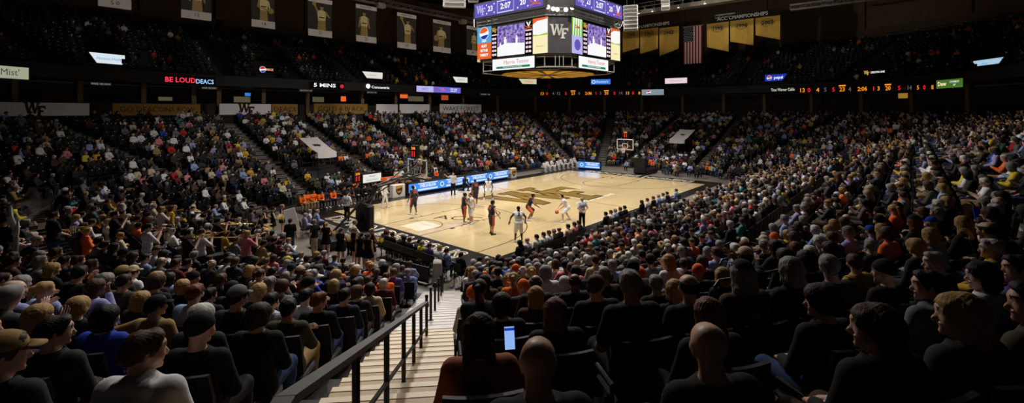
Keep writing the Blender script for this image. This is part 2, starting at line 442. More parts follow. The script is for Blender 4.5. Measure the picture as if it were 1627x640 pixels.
def octa(h, c): return [(-h, -h + c), (-h, h - c), (-h + c, h), (h - c, h), (h, h - c), (h, -h + c), (h - c, -h), (-h + c, -h)][::-1]
mb = MB(); mb.prism(octa(SBH - .06, CHM), 1.08, 3.70); mb.build('housing', M('scoreboard_housing', (24, 24, 26), rough=.6, noise=.1), sb)
mb = MB(); mb.prism(octa(SBH - .9, CHM * .9), 3.7, 5.6); mb.prism(octa(1.4, .4), 5.6, 8.6); mb.build('core', frame_black, sb)
mb = MB()
for z in (.18, .92):
    o8 = octa(SBH - .25, CHM); mb.tube([(x, y, z) for x, y in o8 + o8[:1]], .045, 6)
for i, (x, y) in enumerate(octa(SBH - .25, CHM)):
    mb.rod((x, y, .15), (x, y, 1.1), .045, n=6)
for (x, y) in ((-SBH + .55, -SBH + .95), (-SBH + .95, -SBH + .55), (-SBH + .75, -SBH + .75)): mb.rod((x - .12, y - .12, .18), (x - .12, y - .12, .92), .03, n=6)
for z in (3.75, 4.0, 4.25):
    o8 = octa(SBH + .1, CHM); mb.tube([(x, y, z) for x, y in o8 + o8[:1]], .03, 6)
for i in range(8):
    a = octa(SBH + .1, CHM)[i]; b = octa(SBH + .1, CHM)[(i + 1) % 8]
    for k in range(6):
        t = k / 6; q = (a[0] + (b[0] - a[0]) * t, a[1] + (b[1] - a[1]) * t); mb.rod((*q, 3.7), (*q, 4.28), .022, n=5)
mb.build('frame', alu, sb)
# gold sunburst on the underside
mb = MB(); disc(mb, 0, 0, 3.75, .0, .06, 0, 40)
for k in range(16):
    a = 2 * PI * k / 16 + .1; mb.prism(ccw([(.5 * math.cos(a - .05), .5 * math.sin(a - .05)), (3.7 * math.cos(a - .055), 3.7 * math.sin(a - .055)), (3.7 * math.cos(a + .055), 3.7 * math.sin(a + .055)), (.5 * math.cos(a + .05), .5 * math.sin(a + .05))]), -.012, 0, 1)
disc(mb, 0, 0, .7, -.014, 0, 1, 20)
mb.build('underside_sunburst', [M('sunburst_gold', (226, 178, 40), rough=.6, noise=.05), frame_black], sb)
def face(nx, ny, off):
    """Sign frame on a face of the scoreboard (relative to it): x right, y up, origin at the face's middle at court height 9.8."""
    f = frame(0, 0, 0, nx, ny); return Matrix.Translation((nx * off, ny * off, 0)) @ f @ UPRIGHT
def facex(px, nx, ny, off):
    a, b = ray(px)
    if nx: s = (SBX + nx * off - CAM[0]) / a; return (CAM[1] + b * s - SBY) * (1 if nx > 0 else -1)
    s = (SBY + ny * off - CAM[1]) / b; return (CAM[0] + a * s - SBX) * (1 if ny < 0 else -1)
def video(parent, mw, x0, x1, z0, z1):
    """The game on the screen: blurred purple crowd, white floor, a few players."""
    pn = MB(); quad(pn, x0, z0, x1, z1, 0, .03)
    m = MATS.get('video_crowd')
    if m is None:
        m = M('video_crowd', emit=(110, 90, 190), power=1.0); nt = m.node_tree; e = next(n for n in nt.nodes if n.type == 'EMISSION')
        tc = nt.nodes.new('ShaderNodeTexCoord'); tx = nt.nodes.new('ShaderNodeTexNoise'); tx.inputs['Scale'].default_value = 4.5; tx.inputs['Detail'].default_value = 4
        cr = nt.nodes.new('ShaderNodeValToRGB'); cr.color_ramp.elements[0].position = .35; cr.color_ramp.elements[0].color = (*lin((54, 44, 130)), 1); cr.color_ramp.elements[1].position = .68; cr.color_ramp.elements[1].color = (*lin((190, 160, 230)), 1)
        nt.links.new(tc.outputs['Object'], tx.inputs['Vector']); nt.links.new(tx.outputs[0], cr.inputs[0]); nt.links.new(cr.outputs[0], e.inputs[0])
    v = pn.build('video_screen', m, parent, mw)
    W, H = x1 - x0, z1 - z0; p = MB()
    p.prism(ccw([(x0, z0), (x1, z0), (x1, z0 + H * .36), (x0 + W * .3, z0 + H * .42), (x0, z0 + H * .30)]), .03, .036)
    for (u, hh, sc) in ((.30, .12, 1.0), (.42, .05, .7), (.72, .22, .8), (.12, .1, .7)):
        cx = x0 + W * u; b = z0 + H * hh; s = sc * H * .5
        p.prism(ccw([(cx - .09 * s, b + .5 * s), (cx + .09 * s, b + .5 * s), (cx + .12 * s, b + .86 * s), (cx - .12 * s, b + .86 * s)]), .03, .040)
        p.prism(ccw([(cx - .11 * s, b + .3 * s), (cx + .11 * s, b + .3 * s), (cx + .1 * s, b + .52 * s), (cx - .1 * s, b + .52 * s)]), .03, .040)
        for q in (-.08, .05): quad(p, cx + q * s, b, cx + (q + .05) * s, b + .3 * s, .03, .040)
        disc(p, cx, b + .95 * s, .075 * s, .03, .041, 0, 10)
    p.build('video_picture', lit_white, v); return v
def stats(parent, mw, x0, x1, z0, z1, emblem):
    b = MB(); quad(b, x0, z0, x1, z1, 0, .03); o = b.build('player_panel', E_('panel_black', (12, 10, 14), .3), parent, mw)
    W, H = x1 - x0, z1 - z0; c = (x0 + x1) / 2
    if emblem == 'v': v_sabres(o, T(c, z1 - H * .12, .03), W * .9)
    else: wf_lit(o, T(c, z1 - H * .12, .03), W * .9, lit_gold)
    t = MB(); quad(t, x0 + .05 * W, z1 - H * .29, x1 - .05 * W, z1 - H * .25, .03, .036)
    for r in range(5):
        for cc in (.28, .68): quad(t, x0 + W * (cc - .16), z0 + H * (.05 + .13 * r), x0 + W * (cc + .16), z0 + H * (.05 + .13 * r + .07), .03, .036)
    t.build('figure_pattern', lit_pink, o); return o
def ad_panel(parent, mw, x0, x1, z0, z1, kind):
    W, H = x1 - x0, z1 - z0; c = (x0 + x1) / 2; zm = (z0 + z1) / 2
    if kind == 'cola':
        b = MB(); quad(b, x0, zm, x1, z1, 0, .03, 0); quad(b, x0, z0, x1, zm, 0, .03, 1); o = b.build('sponsor_panel', [lit_skyblue, lit_orange], parent, mw)
        globe(o, mw.inverted() @ mw @ T(c, z1 - H * .2, .03), W * .33); text('lettering', 'pepsi', H * .09, lit_white, o, T(c, zm + H * .07, .032), bold=.01)
        for i, s in enumerate(('MUST', 'BE THIS', 'THIRSTY')): text('lettering', s, H * .11, lit_white, o, T(c, zm - H * (.1 + .14 * i), .032), bold=.012, sx=.85)
    elif kind == 'bank':
        b = MB(); quad(b, x0, zm, x1, z1, 0, .03, 0); quad(b, x0, z0, x1, zm, 0, .03, 1)
        b.prism(ccw([(x0, z1), (x1, z1), (x1, z1 - H * .05), (x0 + W * .3, z1 - H * .08), (x0, z1 - H * .16)]), .03, .034, 2)
        b.prism(ccw([(x0, zm), (x1, zm), (x1, zm + H * .06), (x0 + W * .4, zm + H * .02), (x0, zm + H * .05)]), .03, .034, 3)
        o = b.build('sponsor_panel', [lit_white, lit_cream, lit_orange, lit_yellow], parent, mw); text('lettering', 'BestBank', H * .07, lit_amber, o, T(c, z0 + H * .2, .033))
    elif kind == 'soda':
        b = MB(); quad(b, x0, zm, x1, z1, 0, .03, 0); quad(b, x0, z0, x1, zm, 0, .03, 1)
        for i in range(4): b.prism(ccw([(x0 + W * (.05 + .24 * i), zm), (x0 + W * (.13 + .24 * i), zm), (x0 + W * (.24 + .22 * i), z1), (x0 + W * (.1 + .22 * i), z1)]), .03, .034, 2)
        disc(b, c, z0 + H * .25, W * .3, .03, .035, 3, 16)
        o = b.build('sponsor_panel', [lit_green, lit_lilac, lit_white, lit_purple], parent, mw)
        text('lettering', 'Dew', H * .13, lit_red, o, T(c, z1 - H * .24, .036), bold=.01)
    return o
OFF = SBH
for (nx, ny) in ((-1, 0), (0, -1), (1, 0), (0, 1)):
    mw = face(nx, ny, OFF - .02)
    if (nx, ny) == (0, -1): U = lambda px: facex(px, 0, -1, OFF); cuts = [U(q) for q in (909, 926, 933.5, 963, 970.5, 985)]; ads = ('soda', 'bank')
    else: U = lambda px: facex(px, -1, 0, OFF); cuts = [-U(q) if nx < 0 else -U(q) for q in (758.5, 781, 790, 834, 846, 870)]; ads = ('cola', 'bank'); cuts = sorted(cuts)
    if (nx, ny) == (-1, 0): cuts = sorted(U(q) for q in (758.5, 781, 790, 834, 846, 870))
    ad_panel(sb, mw, cuts[0], cuts[1] - .04, 1.12, 3.62, ads[0]); ad_panel(sb, mw, cuts[4] + .04, cuts[5], 1.12, 3.62, ads[1])
    stats(sb, mw, cuts[1], cuts[2], 1.16, 3.50, 'w'); stats(sb, mw, cuts[3], cuts[4], 1.16, 3.50, 'v')
    video(sb, mw, cuts[2] + .02, cuts[3] - .02, 1.2, 3.46)
    # lower grocery sign
    if (nx, ny) == (0, -1): a, b = U(920.5), U(967)
    else: a, b = sorted((U(782), U(848.5))) if nx < 0 else (-2.0, 2.0)
    pn = MB(); quad(pn, a - .03, .13, b + .03, 1.03, -.06, .05, 0); quad(pn, a, .16, b, 1.0, .05, .06, 1); o = pn.build('lower_sign', [frame_black, lit_white], sb, face(nx, ny, OFF - .1))
    c = (a + b) / 2; W = b - a
    text('lettering', 'Harris Teeter', .42, lit_red, o, T(c + .08 * W, .70, .062), bold=-.004, sx=min(1.05, W / 3.6))
    g = MB(); quad(g, c - .4 * W, .26, c + .4 * W, .42, .06, .066); o2 = g.build('sign_band', lit_teal, o); text('lettering', 'MY NEIGHBORHOOD FOOD MARKET', .10, lit_white, o2, T(c, .34, .068), sx=min(1.1, W / 2.6))
    # upper ribbon
    mw2 = face(nx, ny, OFF + .66)
    if (nx, ny) == (0, -1): a, b = facex(914, 0, -1, OFF + .66), facex(988, 0, -1, OFF + .66)
    elif nx < 0: a, b = sorted((facex(755, -1, 0, OFF + .66), facex(863, -1, 0, OFF + .66)))
    else: a, b = -3.2, 3.2
    bk = MB(); quad(bk, a - .12, 4.12, b + .12, 5.36, -.35, 0); ob = bk.build('ribbon_case', frame_black, sb, mw2)
    pn = MB(); quad(pn, a, 4.24, b, 5.26, 0, .03); o = pn.build('ribbon_screen', lit_purple, sb, mw2); W = b - a; zc = 4.75
    wf_lit(o, T(a + .1 * W, zc, .03), .95); text('lettering', '23', .55, lit_white, o, T(a + .25 * W, zc, .032), bold=.012)
    fr = MB(); strip(fr, [(a + .36 * W, zc - .42), (a + .60 * W, zc - .42), (a + .60 * W, zc + .42), (a + .36 * W, zc + .42)], .06, .036, closed=True)
    for q in (.19, .31, .66, .80): disc(fr, a + q * W, zc - .32, .06, .03, .036, 0, 8); disc(fr, a + q * W, zc + .32, .06, .03, .036, 0, 8)
    fr.build('clock_frame', lit_white, o); text('lettering', '2:07', .58, lit_white, o, T(a + .48 * W, zc, .032), bold=.015)
    text('lettering', '20', .55, lit_white, o, T(a + .73 * W, zc, .032), bold=.012); v_sabres(o, T(a + .9 * W, zc + .05, .03), 1.0)
# the blunt corners carry a plain dark panel with the monogram, lamps above
lamp_on = E_('lamp_glow', (255, 250, 240), 6.0)
for (nx, ny) in ((-.7071, -.7071), (.7071, -.7071), (.7071, .7071), (-.7071, .7071)):
    off = (SBH - CHM / 2) * math.sqrt(2)
    mw = face(nx, ny, off - .03)
    pn = MB(); quad(pn, -.9, 1.1, .9, 3.66, 0, .05); o = pn.build('corner_panel', M('corner_panel_grey', (46, 44, 46), rough=.6, noise=.12, scale=3), sb, mw)
    wf_lit(o, T(0, 2.62, .052), 1.25, M('corner_emblem_grey', (168, 164, 156), rough=.6, noise=.2, scale=30))
    for (u, v) in ((-.85, 4.22), (-.48, 4.10), (-.2, 4.06), (.4, 4.06), (.85, 4.2)):
        lm = MB(); lm.lathe([(.10, -.25), (.15, -.05), (.16, .06)], 12); l = lm.build('corner_lamp', frame_black, sb, mw @ T(u, v, .35)); q = MB(); disc(q, 0, 0, .14, .06, .075, 0, 16); q.build('lens', lamp_on, l)
mb = MB()
for (x, y) in ((-2, -2), (2, -2), (2, 2), (-2, 2)): mb.rod((x, y, 5.5), (x * .8, y * .8, 16.2), .03, n=5)
mb.build('hanging_cables', M('steel_cable', (60, 60, 62), rough=.4, metal=.7, noise=.05), sb)
# ---- loudspeakers flown beside it
def line_array(px, dep_, ytop, ybot, label, n=6, curve=.5, w=1.0):
    a, b = ray(px); x, y = CAM[0] + a * dep_, CAM[1] + b * dep_; z1 = CAM[2] + (CY - ytop) * dep_ / FPX; z0 = CAM[2] + (CY - ybot) * dep_ / FPX
    v = Vector((CAM[0] - x, CAM[1] + 4 - y)); mw = frame(x, y, 0, v.x + 4, v.y); root = empty('speaker_array', mw @ T(0, 0, z0)); tag(root, label, 'speaker', 'flown loudspeakers'); H = z1 - z0
    for i in range(n):
        t = (i + .5) / n; ang = -curve * (1 - t) ** 1.5; yy = -.5 * curve * (1 - t) ** 2 * H * .5
        m = MB(); rot = Matrix.Rotation(ang, 3, 'X'); m.rbox((0, yy, t * H), (w, .55, H / n * .95), .03, 0, rot); c = m.build('cabinet', pale_grey, root)
        g = MB(); g.box(Vector((0, yy, t * H)) + rot @ Vector((0, .28, 0)), (w * .86, .02, H / n * .6), 0, rot); g.build('grille', M('speaker_grille', (96, 94, 90), rough=.8, noise=.2, scale=60), c)
    m = MB(); m.rod((-.3, 0, H), (-.3, 0, 25.97 - z0), .02, n=5); m.rod((.3, 0, H), (.3, 0, 25.97 - z0), .02, n=5); m.build('chain', frame_black, root)
line_array(1002, 38, 9, 47, 'white curved loudspeaker array at the right side of the scoreboard', 7, .6, 1.15)
line_array(722, 39, -22, 12, 'white ribbed loudspeaker left of the scoreboard at the top edge', 4, .05, 1.9)
line_array(752, 41, -22, 4, 'small white loudspeaker directly above the left ribbon of the scoreboard', 3, .05, .9)
line_array(1057, 46, -20, 14, 'white hanging loudspeaker at the top edge, above the flag', 4, .9, .8)
# ---- ring truss along y = 30 and x = 45
def truss(name, a, b, label, h=.5, seg=1.0):
    a = Vector(a); b = Vector(b); L = (b - a).length; t = (b - a) / L; q = Vector((-t.y, t.x, 0)) * h / 2; u = Vector((0, 0, h / 2))
    root = empty(name, Matrix.Translation(a)); tag(root, label, 'truss', 'lighting trusses under the roof')
    m = MB()
    for s in (-1, 1):
        for w_ in (-1, 1): m.rod(q * s + u * w_, t * L + q * s + u * w_, .04, n=6)
    m.build('chord', alu, root)
    m = MB(); n = int(L / seg)
    for i in range(n):
        p0 = t * (L * i / n); p1 = t * (L * (i + 1) / n)
        for s in (-1, 1):
            m.rod(p0 + q * s - u, p1 + q * s + u if i % 2 else p1 + q * s + u, .022, n=5); m.rod(p0 + q * s - u, p0 + q * s + u, .022, n=5)
        m.rod(p0 - q - u, p1 + q - u, .018, n=4)
    m.build('lacing', alu, root)
    m = MB(); k = int(L / 6) + 1
    for i in range(k): p = t * (L * (i + .5) / k); m.rod(p + u, p + Vector((0, 0, 26 - a.z)), .02, n=5)
    m.build('hanger', frame_black, root); return root
truss('lighting_truss', (1, 30, 18.95), (45, 30, 18.95), 'long aluminium truss above the row of player banners', .55)
truss('lighting_truss', (45, 4.2, 18.7), (45, 1.9, 18.7), 'short aluminium truss above the flag', .4)
truss('lighting_truss', (45, -4.0, 18.7), (45, -13.0, 18.7), 'aluminium truss running right from the last gold banner', .55)
# small boxes on the truss
for i, (x, lb) in enumerate(((13.2, 'grey box on the truss above the middle player banners'), (25.5, 'grey box on the truss just left of the scoreboard'))):
    m = MB(); m.rbox((x, 29.9, 18.55), (.9, .7, .55), .05); tag(m.build('truss_box', pale_grey), lb, 'box')
# ---- catwalk beam at the right
root = empty('catwalk', T(40, 0, 19.3)); tag(root, 'pale steel catwalk with small lamps crossing above the gold banners', 'catwalk')
pale_steel = M('catwalk_steel', (112, 102, 90), rough=.6, noise=.2, scale=1.5)
m = MB(); m.box((0, 8, .0), (1.2, 46, .16)); m.box((-.6, 8, .18), (.12, 46, .5)); m.box((.6, 8, .18), (.12, 46, .5)); m.build('deck', pale_steel, root)
m = MB(); m.rod((-.6, -15, 1.3), (-.6, 31, 1.3), .05, n=6); m.rod((-.6, -15, .85), (-.6, 31, .85), .04, n=6)
for i in range(40): m.rod((-.6, -15 + i * 1.18, .3), (-.6, -15 + i * 1.18, 1.3), .03, n=5); m.rod((-.6, -15 + i * 1.18, .3), (-.6, -14.4 + i * 1.18, 1.3), .018, n=4)
m.build('railing', alu, root)
for yv in (13.5, 11.8, 10.0, 6.7, 3.6):
    lm = MB(); lm.lathe([(.05, .28), (.08, .1), (.16, 0)], 10); l = lm.build('lamp', pale_grey, root, T(-.75, yv, .0)); q = MB(); disc(q, 0, 0, .13, -.02, .0, 0, 12); q.build('lens', E_('lamp_glow_small', (255, 246, 230), 2.0), l)
m = MB()
for yv in (-12, -2, 8, 18, 28): m.rod((0, yv, .1), (0, yv, 6.7), .05, n=5)
m.build('hanger', frame_black, root)
# ---- cloth on the wind of its own weight
def cloth(w, hl, hr, m, folds=5, amp=.05, n=24, mrows=10, top=0.0, seed=0):
    """Hanging cloth in sign axes, origin at the middle of its top edge; the left and right edges may differ in length."""
    rr = random.Random(seed); ph = rr.random() * 6; mb = MB(); vs = []
    for s in (0, 1):
        for j in range(mrows + 1):
            for i in range(n + 1):
                u = i / n; v = j / mrows; hgt = hl + (hr - hl) * u
                z = amp * v ** .6 * math.sin(u * folds * 2 * PI + ph + 1.2 * v) * (.5 + .5 * math.sin(u * 9 + ph))
                vs.append(((u - .5) * w * (1 - .02 * v), top - v * hgt, z - s * .012))
    N = (n + 1) * (mrows + 1); fs = []
    for s in (0, 1):
        for j in range(mrows):
            for i in range(n):
                a = s * N + j * (n + 1) + i; q = (a, a + n + 1, a + n + 2, a + 1); fs.append(q if s == 0 else q[::-1])
    bd = list(range(n + 1)) + [j * (n + 1) + n for j in range(1, mrows + 1)] + [mrows * (n + 1) + i for i in range(n - 1, -1, -1)] + [j * (n + 1) for j in range(mrows - 1, 0, -1)]
    for i in range(len(bd)): a, b = bd[i], bd[(i + 1) % len(bd)]; fs.append((a, a + N, b + N, b))
    mb.add(vs, fs); return mb
def plane_point(px, X=None, Y=None):
    a, b = ray(px)
    s = (X - CAM[0]) / a if X is not None else (Y - CAM[1]) / b
    return CAM[0] + a * s, CAM[1] + b * s, s
gold_cloth = M('banner_gold', (196, 158, 74), rough=.9, spec=.1, noise=.15, scale=1.2); ink = M('banner_ink', (22, 26, 58), rough=.8, noise=.1)
BANNERS = [(989, 1015.5, 47, 84, 76, '1960'), (1017, 1046, 45, 86, 77, '1961'), (1047.5, 1079, 43, 89.5, 77, '1962'), (1123, 1158, 36, 75, 82, '1995'), (1160, 1197.5, 31, 66, 72, '1996'), (1200, 1239.5, 26, 56, 63, '2003')]
LBL = ['leftmost of the gold championship banners, beside the scoreboard', 'gold championship banner second from the left, year 1961', 'gold championship banner directly left of the flag', 'gold championship banner directly right of the flag, year 1995', 'gold championship banner with the year 1996', 'rightmost gold championship banner, year 2003']
for i, (p0, p1, yt, bl, br, yr) in enumerate(BANNERS):
    x0, y0, s0 = plane_point(p0, X=45); x1, y1, s1 = plane_point(p1, X=45); c = (y0 + y1) / 2; dm = (s0 + s1) / 2
    zt = CAM[2] + (CY - yt) * dm / FPX; zl = CAM[2] + (CY - bl) * s0 / FPX; zr = CAM[2] + (CY - br) * s1 / FPX; W = abs(y0 - y1)
    mw = frame(45, c, zt, -1, 0) @ UPRIGHT; root = empty('championship_banner', mw); tag(root, LBL[i], 'banner', 'gold championship banners')
    o = cloth(W, zt - zl, zt - zr, gold_cloth, 4, .06, seed=i).build('cloth', gold_cloth, root, smooth=True)
    text('lettering', yr, .62, ink, o, T(0, -.75, .10), bold=.012)
    q = MB(); strip(q, [(.9 * math.cos(a) * .75, -.75 + .42 * math.sin(a)) for a in [k * PI / 8 for k in range(16)]], .035, .10, closed=True); q.build('wreath', ink, o)
    q = MB(); q.rod((-W / 2, .03, 0), (W / 2, .03, 0), .05, n=8); q.build('batten', frame_black, root)
    q = MB(); q.rod((-W * .35, .03, 0), (-W * .35, .03 + 26 - zt, 0), .012, n=5); q.rod((W * .35, .03, 0), (W * .35, .03 + 26 - zt, 0), .012, n=5); q.build('cord', frame_black, root)
for (p0, p1, y0, y1, lb) in ((990, 1070, 45, 40, 'white-lettered black header strip above the three left gold banners'), (1133, 1228, 33, 22, 'white-lettered black header strip above the three right gold banners')):
    xa, ya, sa = plane_point(p0, X=44.9); xb, yb, sb_ = plane_point(p1, X=44.9); c = (ya + yb) / 2; z = CAM[2] + (CY - (y0 + y1) / 2) * (sa + sb_) / 2 / FPX + .12
    mw = frame(44.9, c, z, -1, 0) @ UPRIGHT; W = abs(ya - yb); m = MB(); m.box((0, 0, -.03), (W * 1.12, .75, .05)); o = m.build('header_strip', M('banner_black', (16, 15, 15), rough=.9, noise=.1), None, mw); tag(o, lb, 'banner')
    text('lettering', 'ACC CHAMPIONSHIPS', .62, M('banner_white', (214, 210, 204), rough=.8, noise=.05), o, T(0, 0, 0), sx=W / 7.3, bold=.012)
# the flag, hung with the stars at its upper left
xa, ya, sa = plane_point(1086, X=45); xb, yb, sb_ = plane_point(1116, X=45); W = abs(ya - yb); dm = (sa + sb_) / 2; zt = CAM[2] + (CY - 42) * dm / FPX; zb = CAM[2] + (CY - 101) * dm / FPX; c = (ya + yb) / 2
mw = frame(45, c, zt, -1, 0) @ UPRIGHT; root = empty('flag', mw); tag(root, 'large American flag hanging vertically between the gold banners', 'flag'); H = zt - zb
mflag = M('flag_red', (150, 34, 44), rough=.9, spec=.1, noise=.1)
base = cloth(W, H, H, mflag, 3, .04, seed=9); o = base.build('cloth', mflag, root, smooth=True)
q = MB()
for k in range(6):
    x0 = -W / 2 + W * (2 * k + 1) / 13; x1 = x0 + W / 13; top = -H * .41 if x1 < W * .04 else 0
    n = 8
    for j in range(n):
        ya_, yb_ = top + (-H - top) * j / n, top + (-H - top) * (j + 1) / n
        q.box(((x0 + x1) / 2, (ya_ + yb_) / 2, .045), (x1 - x0, abs(yb_ - ya_), .02))
q.build('stripe_pattern', M('flag_white', (214, 206, 204), rough=.9, noise=.06), o)
q = MB(); quad(q, -W / 2, -H * .41, W * .04, 0, .03, .062); cn = q.build('canton', M('flag_navy', (26, 28, 62), rough=.9, noise=.1), o)
q = MB()
for r in range(9):
    for cidx in range(6 if r % 2 == 0 else 5):
        cx = -W / 2 + W * .54 * (cidx + (.5 if r % 2 == 0 else 1)) / 6; cy = -H * .41 * (r + .5) / 9
        pts = [(cx + (.07 if k % 2 == 0 else .03) * math.sin(k * PI / 5), cy + (.07 if k % 2 == 0 else .03) * math.cos(k * PI / 5)) for k in range(10)]
        q.prism(ccw(pts), .062, .068)
q.build('star_pattern', M('flag_white', None), cn)
q = MB(); q.rod((-W / 2 - .1, .05, 0), (W / 2 + .1, .05, 0), .05, n=8); q.build('batten', alu, root)
# ---- player banners along the far side
dark_cloth = M('banner_dark_grey', (58, 54, 50), rough=.9, spec=.1, noise=.3, scale=2); sepia = [M('banner_sepia_light', (200, 184, 134), rough=.9, noise=.35, scale=5), M('banner_sepia', (150, 126, 76), rough=.9, noise=.3, scale=5), M('banner_dark_ink', (40, 36, 34), rough=.9, noise=.2)]  # dark ink prints hair, lettering and chest band
strip_white = M('banner_strip_white', (190, 184, 180), rough=.9, noise=.12, scale=2)
PB = [(155, 209, -62, 13, '50'), (287, 336, -40, 31, '12'), (399, 437, -22, 44.5, '14'), (489, 527.5, -2, 58.5, '21'), (565, 598, 9, 67.5, '22'), (630.5, 661, 22, 77.5, '42'), (687.5, 716, 33, 83.5, '3'), (741, 760, 42, 88, '40')]
PBL = ['pale jersey banner with number 50, cut off at the upper left corner', 'player banner second from the left, cut by the top edge', 'player banner with a ball at the figure\'s right side, third from the left', 'player banner with dark script at its left edge, fourth from the left', 'player banner with a standing figure, under the truss, fifth from the left', 'player banner with a round close figure, sixth from the left', 'player banner with a figure holding a ball, second from the scoreboard', 'narrow player banner partly behind the scoreboard']
def ell(mb, cx, cy, rx, ry, z, mi, rot=0.0, n=14):
    p = [(cx + rx * math.cos(a) * math.cos(rot) - ry * math.sin(a) * math.sin(rot), cy + rx * math.cos(a) * math.sin(rot) + ry * math.sin(a) * math.cos(rot)) for a in [2 * PI * k / n for k in range(n)]]
    mb.prism(p, .07, z, mi)
def limb(mb, a, b, w0, w1, z, mi):
    a = Vector(a); b = Vector(b); t = (b - a).normalized(); q = Vector((-t.y, t.x)); mb.prism(ccw([tuple(a + q * w0), tuple(b + q * w1), tuple(b - q * w1), tuple(a - q * w0)]), .07, z, mi)
for i, (p0, p1, yt, yb, num) in enumerate(PB):
    xa, ya, sa = plane_point(p0, Y=30); xb, yb_, sb_ = plane_point(p1, Y=30); W = min(abs(xb - xa), 2.9); c = (xa + xb) / 2; dm = depth(c, 30); zt = CAM[2] + (CY - yt) * dm / FPX; H = zt - (CAM[2] + (CY - yb) * dm / FPX)
    zt = min(zt, 18.55)
    mw = frame(c, 30, zt, 0, -1) @ UPRIGHT; root = empty('player_banner', mw); tag(root, PBL[i], 'banner', 'player banners along the far side')
    o = cloth(W, H, H, dark_cloth, 3, .03, seed=20 + i).build('cloth', dark_cloth if i else strip_white, root, smooth=True)
    q = MB(); q.box((0, -.22, .05), (W, .42, .03)); h_ = q.build('header', strip_white, root); text('lettering', ['', '', '', '', 'RANDOLPH', 'CHILDRESS', 'ROGERS', 'HOWARD'][i] and 'WAKE FOREST', .26, sepia[2], h_, T(0, -.22, .066), sx=W / 3.0)
    q = MB(); q.box((0, -H + .34, .05), (W * .98, .66, .03)); f_ = q.build('footer', strip_white, root); text('lettering', num if i else '5 0', .42, ink, f_, T(0, -H + .36, .066))
    q = MB(); s = H - 1.2; b0 = -H + .68; u = W / 2.4; rr = random.Random(i * 7 + 3); k = rr.uniform(-.12, .12) * W
    if i:
        q.prism(ccw([(k - .42 * u, b0), (k + .42 * u, b0), (k + .36 * u, b0 + .36 * s), (k - .36 * u, b0 + .36 * s)]), .07, .080, 1)
        q.prism(ccw([(k - .36 * u, b0 + .36 * s), (k + .36 * u, b0 + .36 * s), (k + .46 * u, b0 + .70 * s), (k + .14 * u, b0 + .76 * s), (k - .14 * u, b0 + .76 * s), (k - .46 * u, b0 + .70 * s)]), .07, .083, 0)
        ell(q, k, b0 + .87 * s, .17 * u, .115 * s, .086, 1)
        ell(q, k, b0 + .93 * s, .17 * u, .06 * s, .088, 2)
        if i in (2, 6): limb(q, (k - .44 * u, b0 + .68 * s), (k - .6 * u, b0 + .45 * s), .1 * u, .08 * u, .085, 1); limb(q, (k - .6 * u, b0 + .45 * s), (k + .5 * u, b0 + .38 * s), .08 * u, .07 * u, .089, 1); ell(q, k + .72 * u if i == 2 else k - .7 * u, b0 + .36 * s, .3 * u, .3 * u, .092, 1); limb(q, (k + .44 * u, b0 + .68 * s), (k + .62 * u, b0 + .42 * s), .1 * u, .08 * u, .085, 0)
        elif i in (3, 5): limb(q, (k - .4 * u, b0 + .7 * s), (k - .75 * u, b0 + .95 * s), .1 * u, .07 * u, .085, 1); limb(q, (k + .4 * u, b0 + .7 * s), (k + .8 * u, b0 + .5 * s), .1 * u, .07 * u, .085, 1); ell(q, k - .75 * u, b0 + .98 * s - .05, .2 * u, .2 * u, .092, 1)
        else: limb(q, (k - .42 * u, b0 + .7 * s), (k - .58 * u, b0 + .3 * s), .1 * u, .07 * u, .085, 1); limb(q, (k + .42 * u, b0 + .7 * s), (k + .6 * u, b0 + .3 * s), .1 * u, .07 * u, .085, 1)
        q.prism(ccw([(k - .28 * u, b0 + .46 * s), (k + .28 * u, b0 + .46 * s), (k + .28 * u, b0 + .5 * s), (k - .28 * u, b0 + .5 * s)]), .083, .087, 2)
        q.build('portrait', sepia, root)
    else:
        q.prism(ccw([(-.5 * u, b0), (.5 * u, b0), (.5 * u, b0 + .7 * s), (-.5 * u, b0 + .7 * s)]), .07, .08, 0); q.build('portrait', sepia, root)
    q = MB(); q.rod((-W / 2, .03, 0), (W / 2, .03, 0), .05, n=8); q.build('batten', frame_black, root)
# ---- signs on the fascia, the parapet and the upper deck
def ring_sign(name, label, cat, px0, px1, py0, py1, d, face_m, shape='rect', group=None, back=frame_black, thick=.12, lean=0):
    """Flat sign standing on the ring at offset d, as wide and high as it looks."""
    xa, ya, sa = ring_hit(px0, d); xb, yb, sb_ = ring_hit(px1, d); x, y, s = (xa + xb) / 2, (ya + yb) / 2, (sa + sb_) / 2
    n = Vector((-(yb - ya), xb - xa)).normalized()
    if n.dot(ring_dir(x, y)) < 0: n = -n
    W = math.hypot(xb - xa, yb - ya); z1 = CAM[2] + (CY - py0) * s / FPX; z0 = CAM[2] + (CY - py1) * s / FPX; H = z1 - z0
    mw = frame(x + n.x * .1, y + n.y * .1, (z0 + z1) / 2, n.x, n.y) @ UPRIGHT; root = empty(name, mw); tag(root, label, cat, group)
    if shape == 'rect': poly = [(-W / 2, -H / 2), (W / 2, -H / 2), (W / 2, H / 2), (-W / 2, H / 2)]
    elif shape == 'left': poly = [(-W / 2 + W * .22, -H / 2), (W / 2, -H / 2), (W / 2, H / 2), (-W / 2, H / 2)]
    else: poly = [(-W / 2, -H / 2), (W / 2 - W * .22, -H / 2), (W / 2, H / 2), (-W / 2, H / 2)]
    m = MB(); m.prism(grow(poly, .06), -thick, 0); m.build('case', back, root)
    m = MB(); m.prism(ccw(poly), 0, .02); o = m.build('sign_face', face_m, root); o['W'] = W; o['H'] = H
    return root, o, W, H
FD = DK0 - .02; UD = DK0 + 2.2
def S(*a, **k): return ring_sign('lit_sign', *a, **k)
